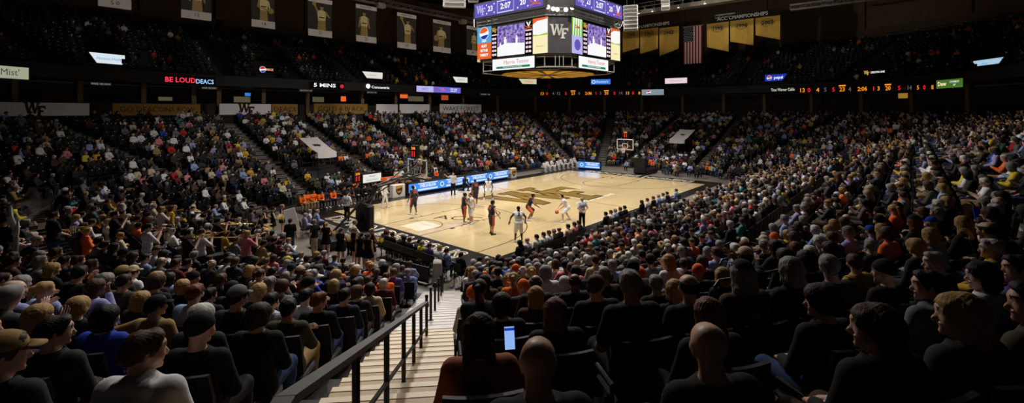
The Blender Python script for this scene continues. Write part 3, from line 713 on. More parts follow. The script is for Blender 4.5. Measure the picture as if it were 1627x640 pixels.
r, o, W, H = S('pale lit sign at the left edge of the upper level', 'sign', -40, 43, 104.5, 124, FD, E_('sign_mist', (196, 200, 170), .62)); text('lettering', "Mist'", H * .75, M('sign_grey_ink', emit=(90, 100, 96), power=.5), o, T(W * .12, 0, .022))
r, o, W, H = S('bright white slanted sign on the upper deck, far left', 'sign', 140, 197, 85.5, 101.5, UD, E_('sign_ice', (226, 238, 246), .9), 'left'); text('lettering', 'Novant Health', H * .42, lit_skyblue, o, T(W * .08, 0, .022), sx=.9)
r, o, W, H = S('pale slanted sign on the upper deck above the second ribbon screen', 'sign', 575, 607, 114.5, 124.5, UD, E_('sign_white', (240, 238, 226), .85), 'left'); text('lettering', '+ Dental +', H * .4, lit_grey, o, T(0, 0, .022))
r, o, W, H = S('small pale slanted sign on the upper deck left of the scoreboard', 'sign', 719, 742, 122.5, 131, UD, E_('sign_white', None, .85), 'left'); text('lettering', 'CAROLINA', H * .4, lit_grey, o, T(W * .05, 0, .022), sx=.8)
r, o, W, H = S('cream slanted sign under the scoreboard', 'sign', 824, 852, 125.5, 133.5, UD, E_('sign_cream', (226, 218, 178), .8), 'left'); text('lettering', 'Subway', H * .55, lit_orange, o, T(W * .05, 0, .022))
r, o, W, H = S('bright blue sign under the right side of the scoreboard', 'sign', 939, 970, 126, 134, UD, lit_blue); text('lettering', "Domino's", H * .6, lit_white, o, T(W * .08, 0, .022)); q = MB(); strip(q, [(-.36 * W + .3 * H * math.cos(a), .3 * H * math.sin(a)) for a in [k * PI / 6 for k in range(12)]], .1 * H, .03, closed=True); q.build('emblem', lit_white, o)
r, o, W, H = S('pinkish white sign below the flag', 'sign', 1057, 1092, 124, 132.5, UD, lit_pink); text('lettering', 'WINSTON-SALEM', H * .34, lit_grey, o, T(0, 0, .022), sx=.9)
r, o, W, H = S('deep blue slanted cola sign right of the flag', 'sign', 1216, 1251, 118, 128.5, UD, lit_navy, 'right'); globe(o, T(-.30 * W, 0, .02), H * .36, lit_red); text('lettering', 'pepsi', H * .62, lit_white, o, T(.12 * W, 0, .022), bold=.01)
r, o, W, H = S('bright blue-white slanted sign at the far right of the upper deck', 'sign', 1549, 1597, 94, 106.5, UD, E_('sign_sky', (180, 214, 240), .85), 'right'); text('lettering', 'Flow', H * .5, lit_skyblue, o, T(-.1 * W, 0, .022))
def letters(label, px0, px1, py, hpx, s, m, d=FD, extra=None):
    r, o, W, H = ring_sign('fascia_sign', label, 'sign', px0, px1, py - hpx / 2, py + hpx / 2, d, frame_black, thick=.05)
    t = text('lettering', s, H * .95, m, o, T(0, 0, .022), bold=.006); bw = max(v.co.x for v in t.data.vertices) - min(v.co.x for v in t.data.vertices); t.data.transform(Matrix.Diagonal((W * .92 / bw, 1, 1, 1)))
    return r, o, W, H
dimtxt = E_('dim_letters', (150, 148, 142), .55)
letters('small dim lettering on the fascia below the far left slanted sign', 141, 176, 133.5, 4.5, 'WAKE 102 NOW', dimtxt)
letters('dim lettering on the fascia under the red ribbon screen', 319, 344, 140, 3.5, 'WAKE 102 NOW', dimtxt)
letters('dim lettering on the fascia left of the white figures', 475, 496, 144, 3.5, 'SECTION 107', dimtxt)
letters('dim lettering on the fascia right of the purple ribbon screen', 762, 779, 150, 3, 'WAKE 102', dimtxt)
r, o, W, H = ring_sign('ribbon_screen', 'ribbon screen with red and white words on the left upper fascia', 'screen', 262, 341, 121.5, 135, FD, E_('screen_black', (8, 6, 10), .3)); text('lettering', 'BE LOUD', H * .8, E_('lit_red_led', (255, 60, 80), 1.1), o, T(-W * .21, 0, .022), bold=.012, sx=.95); text('lettering', 'DEACS', H * .75, E_('lit_ice_led', (150, 200, 250), 1.1), o, T(W * .28, -.05, .022), bold=.01, sx=.85)
r, o, W, H = ring_sign('cola_sign', 'small round red, white and blue sign with red words, upper left', 'sign', 413, 436, 105.5, 116, UD, E_('screen_black', None)); globe(o, T(-.34 * W, 0, .02), H * .45, lit_red); text('lettering', 'MAX', H * .5, E_('lit_peach', (250, 170, 140), .9), o, T(.14 * W, 0, .022), bold=.01)
r, o, W, H = ring_sign('ribbon_screen', 'ribbon screen with white figures and one red mark, left of centre', 'screen', 492, 546, 131, 141, FD, E_('screen_black', None)); text('lettering', '5 MINS', H * .8, lit_white, o, T(-W * .08, 0, .022), bold=.01, sx=1.5)
q = MB(); disc(q, .43 * W, -.02, H * .32, .02, .03); q.build('red_mark', lit_red, o)
r, o, W, H = letters('white emblem and name on the fascia below the pale slanted sign', 588, 619, 139, 6, 'Concentrix', lit_white); q = MB(); disc(q, -.62 * W, .1, H * .62, 0, .03); q.build('emblem', lit_white, o)
letters('dim lettering under the white emblem on the fascia', 582, 598, 147, 3, 'SECTION 109', dimtxt)
r, o, W, H = ring_sign('ribbon_screen', 'purple and white ribbon screen on the fascia left of the scoreboard', 'screen', 661, 731, 138, 147, FD, E_('lit_violet', (110, 110, 220), .9)); q = MB(); quad(q, -W / 2, -H / 2, -W * .14, H / 2, .02, .026); q.build('white_block', lit_lilac, o); text('lettering', 'U', H * .8, lit_red, o, T(-W * .08, 0, .03), bold=.012); text('lettering', 'VA', H * .8, lit_orange, o, T(W * .07, 0, .03), bold=.01); text('lettering', '22:27', H * .8, lit_white, o, T(W * .33, 0, .03), bold=.01, sx=.9); text('lettering', 'ACC', H * .6, lit_purple, o, T(-W * .32, 0, .03))
def board(label, pxs, py, hpx):
    """A row of dot-matrix figures on the fascia: (px, figure, colour)."""
    root = None
    for i, (px, s, m) in enumerate(pxs): pass
    p0, p1 = pxs[0][0] - 10, pxs[-1][0] + 10
    y0, y1 = py
    root = empty('ribbon_scoreboard', I4); tag(root, label, 'scoreboard')
    for (px, s, m) in pxs:
        t = (px - p0) / (p1 - p0); yc = y0 + (y1 - y0) * t
        x, y, sd = ring_hit(px, FD); n = ring_dir(x, y); z = CAM[2] + (CY - yc) * sd / FPX; h = hpx * sd / FPX
        mw = frame(x + n.x * .08, y + n.y * .08, z, n.x, n.y) @ UPRIGHT
        w_ = h * (.62 * len(s) + .3)
        b = MB(); b.box((0, .1 * h, -.03), (w_, h * 1.7, .06)); o = b.build('digit_panel', frame_black, root, mw)
        text('lettering', s, h * 1.15, m, o, T(0, 0, .004), bold=.01)
        if len(s) > 1 and s in ('23', '20'): q = MB(); quad(q, -w_ / 2 + .05, .62 * h, w_ / 2 - .05, .9 * h, .0, .01); q.build('team_name_plate', m, o)
RD, AM, DG = E_('dots_red', (255, 30, 40), .95), E_('dots_amber', (255, 150, 30), .95), E_('dots_grey', (110, 110, 112), .6)
board('amber and red scoreboard ribbon on the fascia behind the scoreboard', [(861, '13', AM), (869, '0', RD), (879, '4', DG), (887, '12', DG), (899, '5', RD), (910.5, '23', AM), (920, '4', DG), (935, '2:06', AM), (947, '1', RD), (954, '3', DG), (963.5, '20', AM), (976.5, '5', RD), (986, '14', DG), (997, '15', AM), (1006, '0', RD), (1016, '8', AM)], (149, 148), 5.5)
board('amber and red scoreboard ribbon on the right fascia', [(1275, '13', AM), (1286, '0', RD), (1300, '4', AM), (1312, '5', DG), (1325, '5', RD), (1339, '23', AM), (1351, '4', DG), (1371, '2:06', AM), (1389, '1', RD), (1397, '3', AM), (1412, '20', AM), (1430, '5', RD), (1446, '14', DG), (1460, '5', AM), (1470, '0', RD), (1483, '8', AM)], (144, 138.5), 8.0)
r, o, W, H = ring_sign('cola_sign', 'grey-blue cola panel at the right end of the far scoreboard ribbon', 'sign', 1020, 1055, 142, 151, FD, lit_grey); globe(o, T(-.18 * W, 0, .02), H * .4, lit_red)
letters('white cable company lettering on the right fascia', 1224, 1265, 142.5, 7, 'Time Warner Cable', E_('soft_white_letters', (214, 220, 206), .8))
r, o, W, H = ring_sign('lit_sign', 'green soda panel at the right end of the right scoreboard ribbon', 'sign', 1490, 1532, 126, 139.5, FD, E_('lit_leaf', (90, 140, 50), .6)); text('lettering', 'Dew', H * .7, lit_cream, o, T(-.28 * W, 0, .022), bold=.01); text('lettering', 'COWBOY', H * .32, lit_white, o, T(.2 * W, .18 * H, .022)); text('lettering', 'UP', H * .32, lit_white, o, T(.2 * W, -.18 * H, .022))
r, o, W, H = letters('gold emblem with white words above the right scoreboard ribbon', 1384, 1408, 114.5, 4.5, 'DEACON ONE', lit_white, UD); wf_lit(o, T(-.75 * W, 0, .02), H * 2.0, lit_gold)
# boards along the parapet behind the last row
wb = M('board_white', (240, 236, 238), rough=.8, noise=.08, scale=.8); gb = M('board_gold', (150, 112, 44), rough=.8, noise=.2, scale=.8); dk = M('board_ink', (34, 26, 18), rough=.8, noise=.1)
PBD = BACK_D + .02
def pboard(label, p0, p1, y0, y1, m, txt=None, wf=None):
    r, o, W, H = ring_sign('parapet_banner', label, 'banner', p0, p1, y0, y1, PBD, m, thick=.03, group='banners along the parapet')
    if wf is not None: mm = monogram_mesh(H * 1.35, .02, .004); mm.build('emblem', [gold_paint, dk, dk], o, T((wf - .5) * W, 0, .024))
    if txt: t = text('lettering', txt, H * .62, dk, o, T(0, 0, .022)); bw = max(v.co.x for v in t.data.vertices) - min(v.co.x for v in t.data.vertices); t.data.transform(Matrix.Diagonal((W * .86 / bw, 1, 1, 1)))
pboard('white banner with dark monogram on the parapet at the left edge', -30, 140, 163, 184, wb, wf=.44)
pboard('long gold banner with dark letters on the left parapet', 178, 317, 165, 183, gb, 'GO DEACONS ROW')
pboard('white banner with small dark monogram on the parapet, left of centre', 348, 430, 165, 182, wb, wf=.5)
pboard('short gold banner directly right of the small monogram banner', 431.5, 472, 165.5, 182, gb, 'DEACS')
pboard('gold banner with dark words on the parapet, left of the scoreboard', 498, 583, 165, 181, gb, 'GOLD & BLACK')
pboard('short plain white banner on the parapet, right of the gold banner', 597, 631, 165.5, 180, wb)
pboard('plain white banner on the parapet, second from the scoreboard', 634, 682, 165.5, 180, wb)
pboard('white banner with pale words on the parapet nearest the scoreboard', 698, 764, 165.5, 180, wb, 'WAKE FOREST')
# concourse columns and a few lit suite screens
tan_col = M('column_tan', (112, 94, 70), rough=.8, noise=.15)
for i, px in enumerate((20, 125, 227, 307, 347, 418, 488, 575, 628, 682, 735, 790, 850, 905, 960, 1020, 1085, 1150, 1215, 1290, 1370, 1450, 1540)):
    x, y, s = ring_hit(px, BACK_D + .9); n = ring_dir(x, y); m = MB(); m.rbox((0, 0, (5.6 + 9.3) / 2), (.42, .42, 3.7), .03); struct(m.build('column', tan_col, None, frame(x, y, 0, n.x, n.y)))
    if i % 2 == 0:
        x, y, s = ring_hit(px, DB - .2); n = ring_dir(x, y); m = MB(); m.rbox((0, 0, 21.5), (.8, .5, 9), .03); struct(m.build('column', brown, None, frame(x, y, 0, n.x, n.y)))
m = MB(); ringband(m, DB - .45, 18.2, DB - .45, 17.3); ringband(m, DB, 18.2, DB - .45, 18.2); ringband(m, DB, 17.3, DB - .45, 17.3); struct(m.build('trim_1', M('ledge_brown', (92, 78, 60), rough=.8, noise=.15)))
for (px, py, w_, h_, m_, lb) in ((393, 150, 9, 5, lit_blue, 'small blue lit screen in a suite left of centre'), (545, 157, 8, 8, lit_orange, 'orange lit panel in a suite above the gold banner'), (641, 153, 12, 6, lit_orange, 'wide orange lit panel in a suite above the white banners'), (706, 155, 11, 8, E_('lit_rust', (190, 80, 40), .7), 'rust-coloured lit panel in a suite beside the scoreboard'), (227, 112, 9, 12, lit_gold, 'small tan lit panel on the upper deck, left'), (1436, 152, 15, 8, E_('lit_brass', (190, 140, 50), .6), 'brass-coloured lit panel below the right scoreboard ribbon'), (262, 157, 22, 6, E_('suite_glow', (120, 108, 84), .45), 'dim lit window in a suite above the long gold banner'), (384, 158, 26, 9, E_('suite_glow', None), 'dim lit window in a suite above the small monogram banner'), (505, 158, 18, 8, E_('suite_glow', None), 'dim lit window in a suite left of the orange panel'), (660, 157, 24, 8, E_('suite_glow', None), 'dim lit window in a suite right of the wide orange panel')):
    ring_sign('suite_screen', lb, 'screen', px - w_ / 2, px + w_ / 2, py - h_ / 2, py + h_ / 2, UD if py < 120 else BACK_D + 4.0, m_, thick=.06, group='lit panels of the suites')
# added fill spots on the banners and flag, standing in for spill light
def banner_fill(x, y, z, tx, ty, tz, wt, ang): spot(x, y, z, tx, ty, tz, wt, ang, .5, size=.15)
BL = []
for (p0, p1, yt, yb, num) in PB: c = (plane_point(p0, Y=30)[0] + plane_point(p1, Y=30)[0]) / 2; BL.append((c - 1, 17, 21.5, c, 30, 16.4, 1500, 22))
for (p0, p1, yt, bl, br, yr) in BANNERS: c = (plane_point(p0, X=45)[1] + plane_point(p1, X=45)[1]) / 2; BL.append((33, c + 1, 21.5, 45, c, 16.9, 750, 20))
BL.append((33, (ya + yb) / 2 if False else 3.6, 21.5, 45, 3.0, 15.6, 700, 26))
# ================================================================ people: smooth implicit bodies turned into one continuous surface
def V(*a): return np.array(a, float)
def nrm(v): return v / (np.linalg.norm(v) + 1e-12)
class Field:
    """Capsules with their own radii at both ends, blended smoothly; contour() gives a single quad surface."""
    def __init__(s): s.P = []; s.cuts = []
    def cap(s, a, b, ra, rb=None, k=.03): s.P.append((V(*a), V(*b), ra, ra if rb is None else rb, k)); return s
    def ball(s, a, r, k=.03): return s.cap(a, a, r, r, k)
    def cut(s, fn): s.cuts.append(fn); return s
    def contour(s, h, warp=None):
        lo = np.min([np.minimum(a - max(ra, rb), b - max(ra, rb)) for a, b, ra, rb, k in s.P], axis=0) - 3 * h
        hi = np.max([np.maximum(a + max(ra, rb), b + max(ra, rb)) for a, b, ra, rb, k in s.P], axis=0) + 3 * h
        n = np.ceil((hi - lo) / h).astype(int) + 1
        F = np.full(n, .5)
        ax = [lo[i] + h * np.arange(n[i]) for i in range(3)]
        for a, b, ra, rb, k in s.P:
            m = max(ra, rb) + k + 2.5 * h
            i0 = np.maximum(((np.minimum(a, b) - m - lo) / h).astype(int), 0); i1 = np.minimum(((np.maximum(a, b) + m - lo) / h).astype(int) + 2, n)
            X, Y, Z = np.meshgrid(ax[0][i0[0]:i1[0]], ax[1][i0[1]:i1[1]], ax[2][i0[2]:i1[2]], indexing='ij')
            p = np.stack([X - a[0], Y - a[1], Z - a[2]], -1); ba = b - a; L = ba @ ba
            t = np.clip((p @ ba) / L, 0, 1) if L > 1e-9 else np.zeros(p.shape[:-1])
            d = np.linalg.norm(p - t[..., None] * ba, axis=-1) - (ra + t * (rb - ra))
            sl = F[i0[0]:i1[0], i0[1]:i1[1], i0[2]:i1[2]]
            hh = np.clip(.5 + .5 * (sl - d) / k, 0, 1)
            F[i0[0]:i1[0], i0[1]:i1[1], i0[2]:i1[2]] = sl + (d - sl) * hh - k * hh * (1 - hh)
        if s.cuts or warp:
            X, Y, Z = np.meshgrid(*ax, indexing='ij')
            if warp is not None: F = F + warp(X, Y, Z)
            for c in s.cuts: F = np.maximum(F, c(X, Y, Z))
        return surface_net(F, lo, h)
def surface_net(F, lo, h):
    nx, ny, nz = F.shape
    S = F < 0
    c = [S[i:nx - 1 + i, j:ny - 1 + j, k:nz - 1 + k] for i in (0, 1) for j in (0, 1) for k in (0, 1)]
    tot = sum(q.astype(np.int8) for q in c)
    act = (tot > 0) & (tot < 8)
    idx = np.full(act.shape, -1, int); cells = np.argwhere(act); idx[act] = np.arange(len(cells))
    acc = np.zeros((len(cells), 3)); cnt = np.zeros(len(cells))
    off = [(i, j, k) for i in (0, 1) for j in (0, 1) for k in (0, 1)]
    val = [F[cells[:, 0] + o[0], cells[:, 1] + o[1], cells[:, 2] + o[2]] for o in off]
    for a in range(8):
        for b in range(a + 1, 8):
            if sum(abs(off[a][q] - off[b][q]) for q in range(3)) != 1: continue
            va, vb = val[a], val[b]; x = (va < 0) != (vb < 0)
            t = va[x] / (va[x] - vb[x])
            acc[x] += np.array(off[a]) + t[:, None] * (np.array(off[b]) - np.array(off[a])); cnt[x] += 1
    v = lo + h * (cells + acc / np.maximum(cnt, 1)[:, None])
    Q = []
    for axis in range(3):
        sl0 = [slice(None)] * 3; sl1 = [slice(None)] * 3
        sl0[axis] = slice(0, -1); sl1[axis] = slice(1, None)
        o = [q for q in range(3) if q != axis]
        A, B = S[tuple(sl0)], S[tuple(sl1)]
        E = np.argwhere(A != B)
        ok = (E[:, o[0]] > 0) & (E[:, o[1]] > 0) & (E[:, o[0]] < F.shape[o[0]] - 1) & (E[:, o[1]] < F.shape[o[1]] - 1)
        E = E[ok]
        d0 = np.zeros(3, int); d0[o[0]] = 1; d1 = np.zeros(3, int); d1[o[1]] = 1
        q = np.stack([idx[tuple((E - d0 - d1).T)], idx[tuple((E - d1).T)], idx[tuple(E.T)], idx[tuple((E - d0).T)]], 1)
        fl = A[tuple(E.T)] if axis != 1 else ~A[tuple(E.T)]
        q[~fl] = q[~fl][:, ::-1]
        Q.append(q)
    return v, np.concatenate(Q)
def to_mesh(name, parts, mats, classes=None):
    """parts: list of (verts, quads); joined to one mesh; classes: material index per face."""
    vs = np.concatenate([p[0] for p in parts]); n = 0; fs = []
    for p in parts: fs.append(p[1] + n); n += len(p[0])
    fs = np.concatenate(fs)
    me = bpy.data.meshes.new(name)
    me.vertices.add(len(vs)); me.vertices.foreach_set('co', vs.astype(np.float32).ravel())
    me.loops.add(len(fs) * 4); me.loops.foreach_set('vertex_index', fs.astype(np.int32).ravel())
    me.polygons.add(len(fs)); me.polygons.foreach_set('loop_start', np.arange(0, len(fs) * 4, 4, dtype=np.int32))
    me.polygons.foreach_set('use_smooth', np.ones(len(fs), bool))
    if classes is not None: me.polygons.foreach_set('material_index', classes.astype(np.int32))
    for m in mats: me.materials.append(m)
    me.update(calc_edges=True); me.validate()
    return me
# ------------------------------------------------------------ skeletons
def seated(lean=.0, arms='lap', yaw=0.0, pitch=0.0, spread=.12, tall=1.0, side_=0.0):
    u = nrm(V(side_, math.sin(lean), math.cos(lean))); J = {}
    p = V(0, 0, .545); J['pelvis'] = p; J['waist'] = p + .17 * u * tall; J['chest'] = p + .36 * u * tall; J['neck'] = p + .50 * u * tall
    f = nrm(V(0, math.cos(lean), -math.sin(lean))); J['fwd'] = f
    hu = nrm(u + V(0, 0, .9)); J['head'] = J['neck'] + .165 * hu + .035 * V(0, 1, 0)
    for s, n in ((-1, 'l'), (1, 'r')):
        sh = p + .455 * u * tall + V(s * .172, 0, 0); J['sh' + n] = sh
        J['hip' + n] = p + V(s * .085, .02, -.015); J['kn' + n] = V(s * spread, .46, .53); J['an' + n] = V(s * spread, .43, .10); J['toe' + n] = V(s * spread * 1.15, .575, .035)
        a = arms if not isinstance(arms, tuple) else arms[0 if s < 0 else 1]
        if a == 'lap': e = sh + V(s * .07, .06, -.27); w = V(s * .07, .34, .64)
        elif a == 'knees': e = V(s * (spread + .04), .33, .66); w = V(s * .03, .52, .68)
        elif a == 'cross': e = sh + V(s * .08, .10, -.24); w = J['chest'] + V(-s * .10, .20, -.03)
        elif a == 'clap': e = sh + V(s * .09, .14, -.23); w = sh + V(-s * .14, .34, -.10)
        elif a == 'chin': e = V(s * .16, .32, .80); w = J['head'] + V(s * .03, .15, -.15)
        elif a == 'up': e = sh + V(s * .10, .22, -.14); w = sh + V(s * .10, .36, .07)
        elif a == 'hold': e = sh + V(s * .14, .08, -.22); w = sh + V(s * .08, .30, -.17)
        elif a == 'over': e = sh + V(s * .28, -.02, -.08); w = sh + V(s * .52, -.03, -.07)
        J['el' + n] = e; J['wr' + n] = w
    J['yaw'], J['pitch'] = yaw, pitch
    return J
def standing(**k):
    """Standing skeleton, origin between the feet; keyword joints override the neutral ones."""
    t = k.pop('tall', 1.0); lean = k.pop('lean', 0.0); hipz = k.pop('hipz', .97); hipy = k.pop('hipy', 0.0)
    J = {}; u = nrm(V(k.pop('side_', 0), math.sin(lean), math.cos(lean))); p = V(0, hipy, hipz)
    J['pelvis'] = p; J['waist'] = p + .17 * u; J['chest'] = p + .37 * u; J['neck'] = p + .52 * u; J['fwd'] = nrm(V(0, math.cos(lean), -math.sin(lean)))
    J['head'] = J['neck'] + .165 * nrm(u + V(0, 0, .9)) + .03 * V(0, 1, 0)
    for s, n in ((-1, 'l'), (1, 'r')):
        sh = p + .475 * u + V(s * .178, 0, 0); J['sh' + n] = sh
        J['hip' + n] = p + V(s * .085, 0, -.05); an = V(s * .12, 0, .09)
        if 'an' + n in k: an = V(*k['an' + n])
        J['an' + n] = an; J['kn' + n] = V(*k['kn' + n]) if 'kn' + n in k else (J['hip' + n] + an) / 2 + V(s * .01, .03, .01)
        d = k.get('foot' + n, (s * .25, 1)); J['toe' + n] = an + V(*(.16 * nrm(V(*d))), -.055)
        J['el' + n] = V(*k['el' + n]) if 'el' + n in k else sh + V(s * .06, -.02, -.29)
        J['wr' + n] = V(*k['wr' + n]) if 'wr' + n in k else sh + V(s * .07, .06, -.53)
    J['yaw'], J['pitch'] = k.get('yaw', 0), k.get('pitch', 0)
    if t != 1.0:
        for q in J:
            if isinstance(J[q], np.ndarray) and q != 'fwd': J[q] = J[q] * t
    return J
def head_matrix(J):
    y, p = J['yaw'], J['pitch']
    f = V(-math.sin(y) * math.cos(p), math.cos(y) * math.cos(p), math.sin(p)); r = nrm(np.cross(f, V(0, 0, 1))); u = np.cross(r, f)
    m = np.eye(4); m[:3, 0] = r; m[:3, 1] = f; m[:3, 2] = u; m[:3, 3] = J['head']; return m
def hx(m, p): return m[:3, :3] @ V(*p) + m[:3, 3]
# ------------------------------------------------------------ pieces
def torso(F, J, g, e):
    r = V(1, 0, 0)
    F.cap(J['pelvis'] - .075 * r, J['pelvis'] + .075 * r, .112 * g + e, k=.04)
    F.cap(J['waist'] - .055 * r, J['waist'] + .055 * r, .105 * g + e, k=.06)
    F.cap(J['chest'] - .08 * r, J['chest'] + .08 * r, .118 * g + e, k=.06)
    F.cap(J['shl'] * .92 + J['chest'] * .08, J['shr'] * .92 + J['chest'] * .08, .062 * g + e, k=.05)
    F.cap((J['chest'] + J['neck']) / 2, J['neck'], .085 * g + e, .066 + e, k=.05)
def arm(F, J, n, g, e, upto):
    sh, el, wr = J['sh' + n], J['el' + n], J['wr' + n]
    if upto <= 1: F.cap(sh, sh + (el - sh) * upto, .058 * g + e, (.058 - .012 * upto) * g + e, k=.03)
    else:
        F.cap(sh, el, .058 * g + e, .045 * g + e, k=.03); q = upto - 1
        F.cap(el, el + (wr - el) * q, .044 * g + e, (.044 - .016 * q) * g + e, k=.02)
def leg(F, J, n, g, e, upto):
    h, k_, a = J['hip' + n], J['kn' + n], J['an' + n]
    if upto <= 1: F.cap(h, h + (k_ - h) * upto, .092 * g + e, (.092 - .03 * upto) * g + e, k=.03)
    else:
        F.cap(h, k_, .092 * g + e, .062 * g + e, k=.03); q = upto - 1
        F.cap(k_, k_ + (a - k_) * q, .06 * g + e, (.06 - .022 * q) * g + e, k=.025)
        m = k_ + (a - k_) * .3 - V(0, .012, 0)
        F.ball(m, .055 * g + e, k=.04)
def head(F, J, e=0.0, fine=True):
    m = head_matrix(J)
    F.cap(J['neck'] - V(0, .01, .03), hx(m, (0, -.02, -.06)), .058, .056, k=.03)
    F.cap(hx(m, (0, -.030, .030)), hx(m, (0, .022, .026)), .0775 + e, .074 + e, k=.03)
    F.cap(hx(m, (0, .030, -.02)), hx(m, (0, .050, -.075)), .056, .034, k=.035)
    if fine:
        F.cap(hx(m, (0, .093, .005)), hx(m, (0, .113, -.035)), .010, .0155, k=.014)
        for s in (-1, 1):
            F.cap(hx(m, (s * .074, -.010, .012)), hx(m, (s * .070, -.012, -.038)), .016, .010, k=.012)
            F.cap(hx(m, (s * .012, .091, .032)), hx(m, (s * .05, .076, .03)), .013, .01, k=.015)
            F.ball(hx(m, (s * .045, .062, -.03)), .030, k=.03)
        F.cap(hx(m, (-.02, .088, -.066)), hx(m, (.02, .088, -.066)), .010, k=.012)
        F.ball(hx(m, (0, .084, -.1)), .02, k=.02)
    return m
def hand(J, n, pose, h=.0055, g=1.0):
    """Palm, four unequal bent fingers and a thumb leaving the side of the palm."""
    s = -1 if n == 'l' else 1
    w = J['wr' + n]; x = nrm(w - J['el' + n])
    side_v = V(-s, 0, 0) if pose != 'side' else V(0, 0, 1)                 # towards the thumb
    t = nrm(side_v - x * (side_v @ x)) if abs(side_v @ x) < .95 else nrm(np.cross(x, V(0, 0, 1)))
    nv = np.cross(x, t) * s                                   # palm normal
    if nv[2] > 0 and pose != 'up': nv = -nv
    F = Field(); q = lambda a, b, c: w + g * (a * x + b * t + c * nv)
    F.cap(q(-.05, 0, 0), q(.015, 0, 0), .025 * g, .026 * g, k=.012)
    for b in (-.028, -.009, .010, .028): F.cap(q(.02, b * .7, 0), q(.085, b, .002), .0165 * g, .0125 * g, k=.014)
    curl = {'relaxed': (.25, .45, .4), 'grip': (.9, 1.2, .9), 'open': (.02, .08, .06), 'up': (.03, .12, .1), 'side': (.35, .6, .5)}[pose]
    sp = .10 if pose in ('open', 'up') else .03
    for i, (b, L) in enumerate(((-.029, .072), (-.010, .088), (.010, .096), (.029, .086))):
        p = q(.088, b, .002); a = 0.0; fan = (i - 1.6) * sp
        for j, fr in enumerate((.45, .31, .24)):
            a += curl[j] * (1.15 if i == 0 else 1.0)
            d = math.cos(a) * (x * math.cos(fan) + t * math.sin(fan)) + math.sin(a) * nv
            e = p + g * L * fr * d
            F.cap(p, e, (.0092 - .0009 * j) * g, (.0086 - .0011 * j) * g, k=.004); p = e
    p = q(.022, .030, .004); d = nrm(.62 * x + .72 * t + .28 * nv); e = p + g * .045 * d
    F.cap(p, e, .0135 * g, .0105 * g, k=.012); F.cap(e, e + g * .032 * nrm(d + .35 * x + .3 * nv), .0102 * g, .0085 * g, k=.004)
    return F.contour(h)
def region(v, m, pts, r):
    out = np.zeros(len(v), bool)
    for p in pts: out |= np.linalg.norm(v - hx(m, p), axis=1) < r
    return out
LIP = M('lips', (150, 92, 82), rough=.5, noise=.05); EYE_W = M('eye_white', (215, 208, 200), rough=.3, noise=0); EYE_D = M('eye_dark', (30, 22, 18), rough=.3, noise=0)
SKIN = {'fair': M('skin_fair', (205, 160, 135), rough=.5, noise=.06, scale=20), 'tan': M('skin_tan', (182, 136, 108), rough=.5, noise=.06, scale=20),
        'brown': M('skin_brown', (118, 80, 60), rough=.45, noise=.06, scale=20), 'deep': M('skin_deep', (74, 50, 40), rough=.42, noise=.06, scale=20)}
def body_mesh(J, g=1.0, h=.014, hands=('relaxed', 'relaxed'), legs=True):
    F = Field(); torso(F, J, g, 0)
    for n in 'lr': arm(F, J, n, g, 0, 2); leg(F, J, n, g, 0, 2); F.cap(J['an' + n] - V(0, .02, .04), J['toe' + n], .04, .03, k=.02)
    m = head(F, J)
    v, f = F.contour(h); parts = [(v, f)]
    for n, hp in zip('lr', hands): parts.append(hand(J, n, hp))
    allv = np.concatenate([p[0] for p in parts]); cen = v[f].mean(1)
    cl = np.zeros(sum(len(p[1]) for p in parts), int)
    c = np.zeros(len(f), int)
    c[region(cen, m, [(-.033, .09, .008), (.033, .09, .008)], .014)] = 1
    c[region(cen, m, [(-.033, .094, .008), (.033, .094, .008)], .0085)] = 2
    c[region(cen, m, [(-.045, .085, .034), (-.03, .095, .036), (.03, .095, .036), (.045, .085, .034)], .010)] = 2
    c[region(cen, m, [(-.015, .098, -.066), (0, .101, -.066), (.015, .098, -.066)], .0095)] = 3
    cl[:len(f)] = c
    return to_mesh('person', parts, [SKIN['fair'], EYE_W, EYE_D, LIP], cl)
def shirt_mesh(J, g=1.0, sleeve=1.9, e=.018, h=.017, skirt=0.0, hood=False, name='shirt'):
    F = Field(); torso(F, J, g, e)
    for n in 'lr':
        if sleeve > 0: arm(F, J, n, g, e * .8, sleeve)
    if skirt: F.cap(J['pelvis'] - V(.07, 0, .05), J['pelvis'] + V(.07, 0, -.05), .13 * g + e, k=.05)
    if hood:
        b = J['neck'] - .075 * J['fwd']; F.cap(b - V(.075, 0, .0), b + V(.075, 0, 0), .05, k=.03); F.ball(b - V(0, .03, .06), .06, k=.04)
    else:
        nk = J['neck']
        for i in range(10):
            a, b = 2 * PI * i / 10, 2 * PI * (i + 1) / 10
            F.cap(nk + V(.066 * math.cos(a), .062 * math.sin(a), .012), nk + V(.066 * math.cos(b), .062 * math.sin(b), .012), .013, k=.012)
    z = J['neck'][2] + .035
    F.cut(lambda X, Y, Z: Z - z - (.05 if hood else 0))
    return to_mesh(name, [F.contour(h)], [SKIN['fair']])
def trousers_mesh(J, g=1.0, upto=1.93, e=.014, h=.019, name='trousers'):
    F = Field(); F.cap(J['pelvis'] - V(.075, 0, 0), J['pelvis'] + V(.075, 0, 0), .112 * g + e, k=.04)
    for n in 'lr': leg(F, J, n, g, e, upto)
    return to_mesh(name, [F.contour(h)], [SKIN['fair']])
def skirt_mesh(J, h=.019):
    F = Field(); p = J['pelvis']
    F.cap(p + V(-.05, 0, .06), p + V(.05, 0, .06), .115, k=.05)
    F.cap(p - V(.09, 0, .16), p + V(.09, 0, -.16), .15, k=.09); F.cap(p - V(.1, 0, .26), p + V(.1, 0, -.26), .165, k=.05)
    z = p[2] - .27; F.cut(lambda X, Y, Z: z - Z)
    return to_mesh('skirt', [F.contour(h)], [SKIN['fair']])
